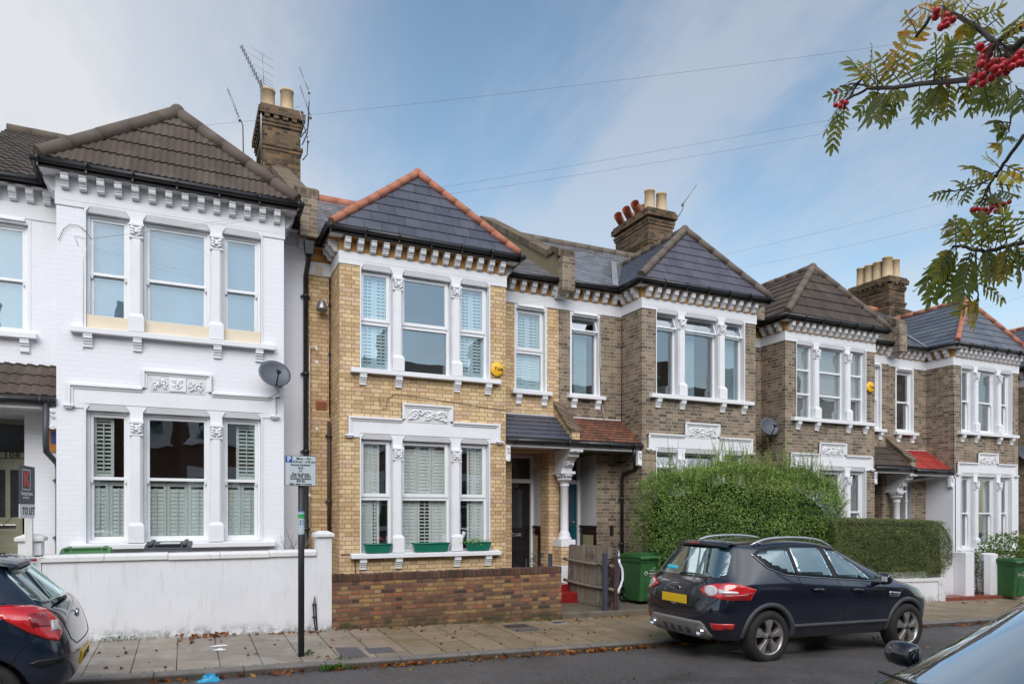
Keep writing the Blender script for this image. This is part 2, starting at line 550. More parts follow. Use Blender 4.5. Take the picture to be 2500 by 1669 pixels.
def glass_pane(name, tint=(0.80, 0.88, 0.88), k=0.16, ior=1.5, mul=2.2):
    t = NT(name)
    t.N.remove(t.b)
    tr = t.N.new('ShaderNodeBsdfTransparent'); tr.inputs[0].default_value = tuple(tint)+(1,)
    gl = t.N.new('ShaderNodeBsdfGlossy'); gl.inputs['Roughness'].default_value = 0.012
    gl.inputs['Color'].default_value = (0.93, 0.97, 1.0, 1)
    fr = schlick(t)
    nz = t.noise(t.pos(), 1.4, 2, 0.5)
    bp = t.N.new('ShaderNodeBump'); bp.inputs['Strength'].default_value = 0.05; bp.inputs['Distance'].default_value = 0.05
    t.L.new(nz, bp.inputs['Height']); t.L.new(bp.outputs[0], gl.inputs['Normal'])
    f = t.m('ADD', t.m('MULTIPLY', fr, mul), k, None, True)
    mx = t.N.new('ShaderNodeMixShader')
    t.L.new(f, mx.inputs[0]); t.L.new(tr.outputs[0], mx.inputs[1]); t.L.new(gl.outputs[0], mx.inputs[2])
    t.L.new(mx.outputs[0], t.out.inputs[0])
    return t.mat

def foliage(name, stops, rough=0.5, trans=0.25, spec=0.4):
    """leaf colour is picked per leaf through the 'tone' attribute"""
    t = NT(name)
    a = t.N.new('ShaderNodeAttribute'); a.attribute_name = 'tone'
    c_ = t.ramp(a.outputs['Fac'], stops)
    t.set(color=c_, rough=rough, spec=spec)
    tl = t.N.new('ShaderNodeBsdfTranslucent'); t.L.new(t.mix(1.0, c_, (2.6, 2.5, 1.9), 'MULTIPLY') if trans > .5 else c_, tl.inputs[0])
    mx = t.N.new('ShaderNodeMixShader'); mx.inputs[0].default_value = trans
    t.L.new(t.b.outputs[0], mx.inputs[1]); t.L.new(tl.outputs[0], mx.inputs[2])
    t.L.new(mx.outputs[0], t.out.inputs[0])
    return t.mat

def asphalt(name):
    t = NT(name)
    P = t.pos()
    big = t.noise(P, 0.55, 6, 0.6, 0.5); f = t.noise(P, 120, 3, 0.7); g = t.noise(P, 28, 5, 0.7)
    v = t.N.new('ShaderNodeTexVoronoi'); v.inputs['Scale'].default_value = 75; t.L.new(P, v.inputs['Vector'])
    chip = t.mr(t.white(v.outputs['Position']), 0.80, 0.97)
    k = t.mr(big, 0.3, 0.7, 0.75, 1.25, False)
    c_ = t.mix(1.0, (0.092, 0.082, 0.081), t.cmb(k, k, k), 'MULTIPLY')
    c_ = t.mix(t.m('MULTIPLY', chip, 0.5), c_, (0.27, 0.25, 0.23))
    c_ = t.mix(t.m('MULTIPLY', t.mr(g, 0.55, 0.75), 0.35), c_, (0.048, 0.043, 0.042))
    wet = t.mr(t.noise(P, 0.9, 5, 0.6, 0.7), 0.42, 0.66)
    t.set(color=t.mix(t.m('MULTIPLY', wet, 0.30), c_, t.mix(1.0, c_, 0.5, 'MULTIPLY')), rough=t.mr(wet, 0, 1, 0.72, 0.36, False), spec=0.45)
    t.bump(t.m('ADD', t.m('MULTIPLY', f, 0.6), t.m('MULTIPLY', v.outputs['Distance'], 1.2)), 0.5, 0.006)
    return t.mat

def paving(name):
    """square slabs laid in staggered columns across the pavement"""
    t = NT(name)
    P = t.pos(); s = t.sep(P)
    cw = 0.455
    uu = t.m('DIVIDE', t.m('ADD', s[0], 0.08), cw); cu = t.m('FLOOR', uu); fu = t.m('FRACT', uu)
    st = t.m('MULTIPLY', t.m('MODULO', t.m('ABSOLUTE', cu), 2.0), 0.5)
    vv = t.m('ADD', t.m('DIVIDE', t.m('SUBTRACT', s[1], 8.66), 0.46), st); cv = t.m('FLOOR', vv); fv = t.m('FRACT', vv)
    du = t.m('MULTIPLY', t.m('MINIMUM', fu, t.m('SUBTRACT', 1.0, fu)), cw)
    dv = t.m('MULTIPLY', t.m('MINIMUM', fv, t.m('SUBTRACT', 1.0, fv)), 0.46)
    nz = t.noise(P, 35, 5, 0.7)
    jit = t.m('MULTIPLY', t.m('SUBTRACT', nz, 0.5), 0.006)
    ju = t.mr(t.m('ADD', du, jit), 0.004, 0.009)
    jv = t.mr(t.m('ADD', dv, jit), 0.003, 0.0075)
    mask = t.m('MULTIPLY', ju, t.m('ADD', 0.2, t.m('MULTIPLY', jv, 0.8)))
    rnd = t.white(t.cmb(cu, cv, 0.3))
    big = t.noise(P, 0.7, 6, 0.6, 0.6); mid = t.noise(P, 6, 6, 0.65)
    # warmer, older slabs along the yellow-brick house; greyer ones by the white wall
    warm = t.mr(t.m('ADD', s[0], t.m('MULTIPLY', t.m('SUBTRACT', big, 0.5), 2.0)), 1.4, 3.0)
    c_ = t.mix(warm, (0.30, 0.252, 0.205), (0.255, 0.192, 0.120))
    k = t.m('ADD', t.mr(rnd, 0, 1, 0.88, 1.12, False), t.m('MULTIPLY', t.m('SUBTRACT', mid, 0.5), 0.55))
    c_ = t.mix(1.0, c_, t.cmb(k, k, k), 'MULTIPLY')
    stn = t.mr(t.noise(P, 2.6, 7, 0.7, 0.4), 0.52, 0.72)
    c_ = t.mix(t.m('MULTIPLY', stn, 0.40), c_, (0.085, 0.070, 0.05))
    moss = t.m('MULTIPLY', t.mr(t.noise(P, 1.6, 6, 0.7), 0.50, 0.66), 1.0)
    jc = t.mix(moss, (0.045, 0.036, 0.028), (0.065, 0.085, 0.02))
    c_ = t.mix(mask, jc, c_)
    wet = t.mr(t.noise(P, 1.3, 5, 0.6, 0.5), 0.44, 0.62)
    t.set(color=c_, rough=t.mr(wet, 0, 1, 0.70, 0.34, False), spec=0.42)
    h = t.m('ADD', mask, t.m('ADD', t.m('MULTIPLY', nz, 0.25), t.m('MULTIPLY', rnd, 0.25)))
    t.bump(h, 0.4, 0.006)
    return t.mat

def granite(name, col=(0.19, 0.17, 0.155)):
    t = NT(name)
    P = t.pos()
    f = t.noise(P, 90, 4, 0.7); n = t.noise(P, 3, 6, 0.65)
    k = t.m('ADD', t.mr(n, 0.25, 0.75, 0.75, 1.2, False), t.m('MULTIPLY', t.m('SUBTRACT', f, 0.5), 1.0))
    c_ = t.mix(1.0, tuple(col), t.cmb(k, k, k), 'MULTIPLY')
    s = t.sep(P)
    fr = t.m('FRACT', t.m('DIVIDE', t.m('ADD', s[0], 0.30), 0.915))
    face = t.m('ADD', s[2], t.m('MULTIPLY', s[0], GS))
    c_ = t.mix(t.m('MULTIPLY', t.mr(t.m('ADD', face, t.m('MULTIPLY', t.m('SUBTRACT', n, .5), .03)), -.062, -.085), .72), c_, (0.045, 0.036, 0.028))
    j = t.mr(t.m('MINIMUM', fr, t.m('SUBTRACT', 1.0, fr)), 0.004, 0.011)
    c_ = t.mix(j, (0.03, 0.028, 0.025), c_)
    t.set(color=c_, rough=0.6, spec=0.4)
    t.bump(t.m('ADD', t.m('ADD', f, n), j), 0.4, 0.006)
    return t.mat

def car_paint(name, col, flake=0.0, dirt=0.25):
    t = NT(name)
    p = t.obj(); s = t.sep(p)
    n = t.noise(p, 5, 7, 0.65); f = t.noise(p, 160, 3, 0.7)
    low = t.mr(s[2], 0.75, 0.2)
    dk = t.m('MULTIPLY', t.m('MULTIPLY', t.m('ADD', 0.25, t.m('MULTIPLY', low, 0.75)), t.mr(n, 0.42, 0.72)), dirt)
    spots = t.m('MULTIPLY', t.mr(f, 0.66, 0.76), 0.10)
    c_ = t.mix(t.m('MAXIMUM', dk, spots), tuple(col), (0.11, 0.10, 0.085))
    t.set(color=c_, rough=t.mr(dk, 0, 0.4, 0.16, 0.6), spec=0.5, metal=flake, coat=1.0, coatr=t.mr(t.m('MAXIMUM', dk, spots), 0, 0.35, 0.02, 0.3))
    return t.mat

WHITE = plain('white_gloss_paint', (0.76, 0.76, 0.79), 0.45, 0.04, 3, dirt=((0.36, 0.34, 0.30), 0.28), dsc=5)
STONEW = paint_wall('white_masonry_paint', (0.77, 0.77, 0.80), 0.10)
UPVC = plain('white_window_frame', (0.79, 0.80, 0.82), 0.32, 0.03, 2)
WALLW = brick('white_painted_brick', [(0, (0.775, 0.778, 0.82)), (1, (0.79, 0.793, 0.835))], (0.735, 0.738, 0.785), 0.004, 0.38, None, 0.004, mottle=0.04, rough=0.7)
RENDERW = paint_wall('white_render', (0.75, 0.755, 0.785), 0.42)
COPEW = paint_wall('white_coping', (0.73, 0.725, 0.72), 0.35)
YELLOWB = brick('yellow_stock_brick', [(0, (0.47, 0.325, 0.19)), (0.3, (0.57, 0.42, 0.24)), (0.55, (0.66, 0.495, 0.285)), (0.8, (0.68, 0.52, 0.325)), (1, (0.57, 0.385, 0.28))], (0.27, 0.15, 0.06), 0.0058, 0.45, ((0.72, 0.62, 0.52), 0.45), 0.002, mottle=0.10)
BROWNB = brick('weathered_stock_brick', [(0, (0.105, 0.085, 0.066)), (0.3, (0.19, 0.148, 0.110)), (0.6, (0.26, 0.20, 0.145)), (0.85, (0.33, 0.255, 0.185)), (1, (0.15, 0.115, 0.088))], (0.40, 0.345, 0.265), 0.006, 0.5, ((0.55, 0.52, 0.50), 0.6), 0.004, streak=0.5, mottle=0.2, efflor=0.25)
CHIMB = brick('sooty_chimney_brick', [(0, (0.040, 0.030, 0.024)), (0.35, (0.095, 0.064, 0.042)), (0.65, (0.20, 0.122, 0.060)), (0.85, (0.125, 0.085, 0.058)), (1, (0.06, 0.042, 0.033))], (0.16, 0.125, 0.085), 0.006, 0.7, ((0.4, 0.36, 0.34), 0.7), 0.006, mottle=0.25, streak=0.4)
WALLB = brick('reclaimed_red_brick', [(0, (0.060, 0.042, 0.036)), (0.15, (0.15, 0.075, 0.055)), (0.3, (0.30, 0.115, 0.065)), (0.45, (0.25, 0.150, 0.082)), (0.62, (0.37, 0.215, 0.085)), (0.76, (0.115, 0.072, 0.060)), (0.88, (0.27, 0.105, 0.060)), (1, (0.36, 0.245, 0.135))], (0.165, 0.118, 0.072), 0.0085, 1.0, ((0.55, 0.5, 0.45), 0.45), 0.018, mottle=0.34, algae=0.9, bh=.066)
COPEB = brick('brick_on_edge', [(0, (0.06, 0.042, 0.036)), (0.4, (0.135, 0.062, 0.042)), (0.7, (0.095, 0.065, 0.048)), (1, (0.19, 0.085, 0.055))], (0.07, 0.055, 0.04), 0.007, 1.0, ((0.45, 0.45, 0.4), 0.6), 0.008, True, mottle=0.3)
PARAB = brick('parapet_coping_brick', [(0, (0.10, 0.075, 0.055)), (0.5, (0.17, 0.125, 0.085)), (1, (0.22, 0.165, 0.11))], (0.09, 0.07, 0.05), 0.006, 0.8, ((0.5, 0.48, 0.42), 0.6), 0.006, True, mottle=0.25)
PARAR = paint_wall('mossy_cement_render', (0.235, 0.195, 0.115), 0.55, 0.85, (0.09, 0.08, 0.05))
OCHRE = plain('ochre_brick_frieze', (0.42, 0.225, 0.065), 0.8, 0.35, 9, bump=0.4, bsc=30, dirt=((0.12, 0.07, 0.03), 0.7), dsc=6)
BLACKP = plain('black_plastic', (0.018, 0.018, 0.02), 0.34, 0.3, 5, dirt=((0.07, 0.065, 0.06), 0.4), dsc=7)
FASCIA = plain('black_fascia', (0.016, 0.013, 0.013), 0.5, 0.3, 4, dirt=((0.05, 0.045, 0.04), 0.4), dsc=4)
GREYPIPE = plain('grey_iron_pipe', (0.045, 0.048, 0.058), 0.45, 0.2, 6)
LEAD = plain('lead_flashing', (0.30, 0.31, 0.33), 0.42, 0.25, 8, metal=0.3, dirt=((0.6, 0.6, 0.6), 0.5), dsc=9)
SLATEB = slate('blue_slate', (0.060, 0.064, 0.090), (0.074, 0.078, 0.104), 0.31, 0.235, 0.006, 0.40)
SLATEW = slate('wet_grey_slate', (0.165, 0.168, 0.19), (0.25, 0.253, 0.275), 0.30, 0.20, 0.004, 0.17, 0.15, 0.5)
SLATEP = slate('purple_slate', (0.072, 0.068, 0.094), (0.086, 0.081, 0.108), 0.33, 0.235, 0.0075, 0.44)
SLATEE = slate('old_blue_slate', (0.075, 0.084, 0.108), (0.125, 0.133, 0.16), 0.42, 0.22, 0.006, 0.40, 0.35)
TILEB = concrete_tile('brown_concrete_tile', (0.088, 0.066, 0.055), (0.15, 0.125, 0.10), 0.40)
TILEM = concrete_tile('mossy_concrete_tile', (0.090, 0.072, 0.065), (0.17, 0.155, 0.13), 0.40, 0.9)
TILED = concrete_tile('dark_concrete_tile', (0.068, 0.050, 0.043), (0.17, 0.15, 0.12), 0.30)
RIDGEB = concrete_tile('brown_ridge_tile', (0.115, 0.088, 0.073), (0.19, 0.16, 0.13), 0.5)
RIDGED = concrete_tile('dark_ridge_tile', (0.135, 0.105, 0.088), (0.24, 0.20, 0.155), 0.45)
TERRA = plain('terracotta_ridge', (0.40, 0.150, 0.090), 0.75, 0.22, 8, bump=0.2, dirt=((0.15, 0.11, 0.07), 0.55), dsc=5)
TERRAP = plain('terracotta_pot', (0.50, 0.18, 0.11), 0.75, 0.15, 8, dirt=((0.15, 0.09, 0.06), 0.4))
CLAYTILE = slate('clay_scallop_tile', (0.10, 0.052, 0.038), (0.215, 0.078, 0.042), 0.165, 0.105, 0.012, 0.7, 0.55)
REDTILE = slate('red_painted_tile', (0.33, 0.030, 0.026), (0.44, 0.055, 0.042), 0.165, 0.11, 0.010, 0.55, 0.3)
POT = plain('buff_chimney_pot', (0.50, 0.375, 0.235), 0.75, 0.15, 5, bump=0.2, dirt=((0.30, 0.20, 0.12), 0.5), dsc=6)
GLASS = glass_pane('window_glass', (0.93, 0.97, 0.96), 0.17)
GLASSU = glass_pane('upper_window_glass', (0.80, 0.94, 1.0), 0.24)
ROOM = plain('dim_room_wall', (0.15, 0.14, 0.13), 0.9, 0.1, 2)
SHUTW = plain('white_shutter', (0.86, 0.88, 0.86), 0.5, 0.03, 2)
SHUTG = plain('sage_shutter', (0.66, 0.71, 0.685), 0.5, 0.06, 2)
BLIND = plain('pale_blind', (0.40, 0.46, 0.54), 0.7, 0.06, 2)
BLINDB = plain('tan_blind', (0.46, 0.37, 0.32), 0.7, 0.06, 2)
CURT = plain('net_curtain', (0.42, 0.46, 0.47), 0.9, 0.1, 3)
CREAM = plain('cream_board', (0.70, 0.60, 0.46), 0.6, 0.06, 3, dirt=((0.4, 0.33, 0.25), 0.3))
DOORBLK = plain('black_door_paint', (0.012, 0.011, 0.014), 0.28, 0.2, 3)
DOORTEAL = plain('teal_door_paint', (0.006, 0.085, 0.105), 0.3, 0.15, 3)
DOOROLV = plain('olive_door_paint', (0.33, 0.32, 0.225), 0.4, 0.08, 3)
DGLASS = plain('dark_door_glass', (0.045, 0.050, 0.052), 0.12, 0.2, 20, spec=0.8)
LEADLT = plain('leaded_glass', (0.055, 0.06, 0.10), 0.15, 0.4, 14, spec=0.8)
CHROME = plain('chrome', (0.62, 0.63, 0.65), 0.14, 0.05, 4, metal=1.0)
STEEL = plain('galvanised_steel', (0.33, 0.34, 0.36), 0.42, 0.12, 8, metal=0.8)
ALU = plain('aerial_aluminium', (0.30, 0.30, 0.32), 0.4, 0.1, 8, metal=0.7)
IRON = plain('black_iron', (0.014, 0.014, 0.015), 0.5, 0.3, 8, dirt=((0.10, 0.04, 0.02), 0.4), dsc=12)
TILEDADO = plain('maroon_dado_tile', (0.045, 0.012, 0.012), 0.16, 0.25, 9, coat=0.5)
TILECRM = plain('cream_dado_tile', (0.36, 0.33, 0.19), 0.2, 0.15, 9)
PLASTERG = paint_wall('grey_plaster', (0.60, 0.59, 0.60), 0.15)
TERRAV = plain('terracotta_vent', (0.40, 0.115, 0.05), 0.8, 0.2, 9)
GREYDISH = plain('grey_dish', (0.085, 0.095, 0.115), 0.42, 0.12, 4)
YELLOWBOX = plain('yellow_alarm', (0.86, 0.47, 0.02), 0.35, 0.05, 3)
INK = plain('black_ink', (0.012, 0.012, 0.014), 0.5, 0.02, 3)
RELIEFD = plain('relief_backing', (0.64, 0.635, 0.645), 0.8, 0.12, 9)
WIRE = plain('black_cable', (0.02, 0.02, 0.022), 0.6, 0.1, 3)

# ================================================================== terraced houses
YB, YM = 12.36, 13.14        # bay front, main wall
def panel_y(mb, x0, x1, z0, z1, y, openings, depth=0.0, mi=0, mir=None):
    """vertical wall sheet facing -Y with rectangular openings and their reveals"""
    xs = sorted({x0, x1, *[v for o in openings for v in o[:2] if x0 < v < x1]})
    zs = sorted({z0, z1, *[v for o in openings for v in o[2:4] if z0 < v < z1]})
    for i in range(len(xs)-1):
        for k in range(len(zs)-1):
            cx, cz = (xs[i]+xs[i+1])/2, (zs[k]+zs[k+1])/2
            if any(o[0] < cx < o[1] and o[2] < cz < o[3] for o in openings): continue
            mb.quad((xs[i],y,zs[k]), (xs[i+1],y,zs[k]), (xs[i+1],y,zs[k+1]), (xs[i],y,zs[k+1]), mi)
    m2 = mi if mir is None else mir
    for o in openings:
        a, b, c, d = o[:4]; e = depth
        if e <= 0: continue
        mb.quad((a,y,c),(a,y,d),(a,y+e,d),(a,y+e,c), m2)
        mb.quad((b,y,c),(b,y+e,c),(b,y+e,d),(b,y,d), m2)
        mb.quad((a,y,d),(b,y,d),(b,y+e,d),(a,y+e,d), m2)
        mb.quad((a,y,c),(a,y+e,c),(b,y+e,c),(b,y,c), m2)

def facet(mb, O, U, V, poly, course, kind='slate', lift=0.014, us=0.1, mi=0):
    """one roof slope laid in courses; poly in (u, v), counter-clockwise"""
    O, U, V = Vector(O), Vector(U).normalized(), Vector(V).normalized()
    N = U.cross(V)
    umin, umax = min(p[0] for p in poly), max(p[0] for p in poly)
    vmax = max(p[1] for p in poly); vmin = min(p[1] for p in poly)
    def rib(u):
        if kind == 'slate': return 0.0
        if kind == 'roman':                      # flat pan and raised roll
            f = (u % 0.15)/0.15
            return 0.020 if f < 0.45 else (0.0 if f > 0.60 else 0.010)
        f = (u % 0.10)/0.10                       # fine ribs
        return 0.011*(1+math.cos(2*math.pi*f))
    if kind == 'slate': brk = [umin, umax]
    elif kind == 'roman':
        brk = []; k = math.floor(umin/0.15)
        while k*0.15 < umax+0.15:
            brk += [k*0.15, k*0.15+0.060, k*0.15+0.082, k*0.15+0.128]; k += 1
    else:
        st = 0.025; brk = [umin+i*st for i in range(int((umax-umin)/st)+2)]
    nv = int((vmax-vmin)/course)+1
    for r in range(nv):
        v0 = vmin+r*course; v1 = v0+course
        for i in range(len(brk)-1):
            a, b = brk[i], brk[i+1]
            c = clip_poly([(a,v0),(b,v0),(b,v1),(a,v1)], poly)
            if len(c) < 3 or abs(area2(c)) < 1e-6: continue
            def h(p):
                e = 0.5*(a+b)
                uu = a+1e-6 if abs(p[0]-a) < abs(p[0]-b) else b-1e-6
                if kind == 'roman': uu = p[0]+ (1e-5 if abs(p[0]-a) < abs(p[0]-b) else -1e-5)
                return lift*(1-(p[1]-v0)/course) + rib(uu if kind != 'slate' else 0)
            vs = [O+U*p[0]+V*p[1]+N*h(p) for p in c]
            mb.add(vs, [tuple(range(len(c)))], mi, [[(p[0], p[1]+0.001) for p in c]])
            lo = [p for p in c if abs(p[1]-v0) < 1e-6]
            if len(lo) == 2 and r >= 0:
                lo.sort()
                p, q = lo
                A, B = O+U*p[0]+V*p[1]+N*h(p), O+U*q[0]+V*q[1]+N*h(q)
                rb = 0 if r else 0.03
                A2, B2 = O+U*p[0]+V*p[1]+N*(rib(p[0]+1e-5)*0.9-rb), O+U*q[0]+V*q[1]+N*(rib(q[0]-1e-5)*0.9-rb)
                mb.add([A2,B2,B,A], [(0,1,2,3)], mi, [[(p[0],p[1]+.001),(q[0],q[1]+.001),(q[0],q[1]+.001),(p[0],p[1]+.001)]])

def ridge_run(mb, a, b, r, seg=0.33, mi=0, n=10):
    a, b = Vector(a), Vector(b); L = (b-a).length; k = max(1, round(L/seg))
    rnd = random.Random(int(L*1000)+int(r*999))
    for i in range(k):
        p, q = a.lerp(b, i/k), a.lerp(b, (i+1)/k+0.03/L)
        j = Vector((rnd.uniform(-.006,.006), rnd.uniform(-.006,.006), rnd.uniform(-.005,.005)))
        mb.tube([p+j*.6, q+j*.6], [r*1.015, r*0.985], n, mi)

def moulded(mb, pts, w, d, y, mi=0):
    """a mitred label moulding following pts (x,z) on the plane y, standing d proud"""
    for lvl, (dw, dd) in enumerate(((w, d*0.55), (w*0.5, d))):
        for i in range(len(pts)-1):
            (x0,z0),(x1,z1) = pts[i], pts[i+1]
            if abs(z0-z1) < 1e-6:
                a, b = min(x0,x1), max(x0,x1)
                mb.box(a, b, y-dd-0.0005*i, y, z0-dw, z0+0.0004*lvl, mi)
            else:
                a, b = min(z0,z1), max(z0,z1)
                s = 1 if i == 0 or (pts[i][0] < pts[-1][0] and i < len(pts)/2) else -1
                xa, xb = (x0, x0+dw) if s > 0 else (x0-dw, x0)
                mb.box(xa, xb, y-dd-0.0005*i, y, a, b-0.0006, mi)

def scroll(mb, cx, cz, y, r, turns=1.6, flip=1, tr=0.012, mi=0):
    pts = []
    n = int(14*turns)
    for i in range(n+1):
        a = 2*math.pi*turns*i/n; rr = r*(1-0.82*i/n)
        pts.append((cx+flip*rr*math.cos(a), y-0.004*math.sin(i), cz+rr*math.sin(a)))
    mb.tube(pts, [tr*(1.0-0.35*i/n) for i in range(n+1)], 6, mi)
    mb.ball((cx, y-0.004, cz), r*0.22, mi, 7, 5, (1, .6, 1))

def leafy(mb, x0, x1, z0, z1, y, n, rr, seed=1, mi=0):
    rd = random.Random(seed)
    for i in range(n):
        x, z = rd.uniform(x0+rr, x1-rr), rd.uniform(z0+rr, z1-rr)
        a = rd.uniform(0, math.pi); r = rr*rd.uniform(.6, 1.15)
        pts = [(x+math.cos(a)*r*t, y-0.010*(1-t*t), z+math.sin(a)*r*t) for t in (-1,-.5,0,.5,1)]
        mb.tube(pts, [r*.12, r*.34, r*.42, r*.32, r*.08], 6, mi)

def capital(mb, x0, x1, z0, z1, y, d, seed):
    w = x1-x0; h = z1-z0
    mb.box(x0-.012, x1+.012, y-d-.012, y+.02, z1-.035, z1)             # abacus
    mb.box(x0+.010, x1-.010, y-d+.012, y+.02, z0+.02, z1-.035)          # bell
    mb.box(x0-.006, x1+.006, y-d-.004, y+.02, z0, z0+.022)             # necking
    rd = random.Random(seed)
    for s in (-1, 1):
        cx = (x0+x1)/2+s*w*.33
        mb.ball((cx, y-d-.006, z1-.065), w*.14, 0, 7, 5, (1,.7,1))
        for k in range(3):
            zz = z0+.035+k*(h-.10)/3
            mb.tube([((x0+x1)/2+s*w*.05, y-d+.004, zz), ((x0+x1)/2+s*w*.28, y-d-.014, zz+.03), (cx+s*w*.16, y-d-.004, zz+.045)], [.010,.020,.007], 6)
    mb.ball(((x0+x1)/2, y-d-.008, z0+h*.45), w*.13, 0, 7, 5, (1,.6,1.2))

def shutter_panel(mb, x0, x1, z0, z1, y, tilt=0.5, gap=0.062, stile=0.045, mid=False, mi=0):
    mb.box(x0, x0+stile, y, y+.025, z0, z1, mi); mb.box(x1-stile, x1, y, y+.025, z0, z1, mi)
    mb.box(x0+stile, x1-stile, y+.001, y+.024, z0, z0+stile*1.5, mi); mb.box(x0+stile, x1-stile, y+.001, y+.024, z1-stile*1.5, z1, mi)
    if mid: mb.box((x0+x1)/2-.008, (x0+x1)/2+.008, y-.022, y-.010, z0+.1, z1-.1, mi)
    z = z0+stile*1.5+gap*.5
    while z < z1-stile*1.5-gap*.3:
        c, s = math.cos(tilt)*.030, math.sin(tilt)*.030
        mb.add([(x0+stile,y+.012-s,z-c),(x1-stile,y+.012-s,z-c),(x1-stile,y+.016+s,z+c),(x0+stile,y+.016+s,z+c)], [(0,1,2,3)], mi)
        z += gap

def blind_mesh(mb, x0, x1, z0, z1, y, pitch=0.036, mi=0):
    z = z0
    while z < z1-0.001:
        t = min(z+pitch, z1)
        mb.add([(x0,y-.006,z),(x1,y-.006,z),(x1,y+.008,t),(x0,y+.008,t)], [(0,1,2,3)], mi)
        z += pitch

def curtain_mesh(mb, x0, x1, z0, z1, y, folds=9, amp=0.03, seed=0, mi=0):
    rd = random.Random(seed); n = folds*6
    vs, fs = [], []
    ph = [rd.uniform(.7,1.3) for _ in range(folds+2)]
    for i in range(n+1):
        t = i/n; k = int(t*folds)
        off = amp*math.sin(2*math.pi*folds*t)*ph[k]
        vs += [(x0+(x1-x0)*t, y+off, z0), (x0+(x1-x0)*t, y+off*.7, z1)]
        if i: fs.append((2*i-2, 2*i, 2*i+1, 2*i-1))
    mb.add(vs, fs, mi, None, True)

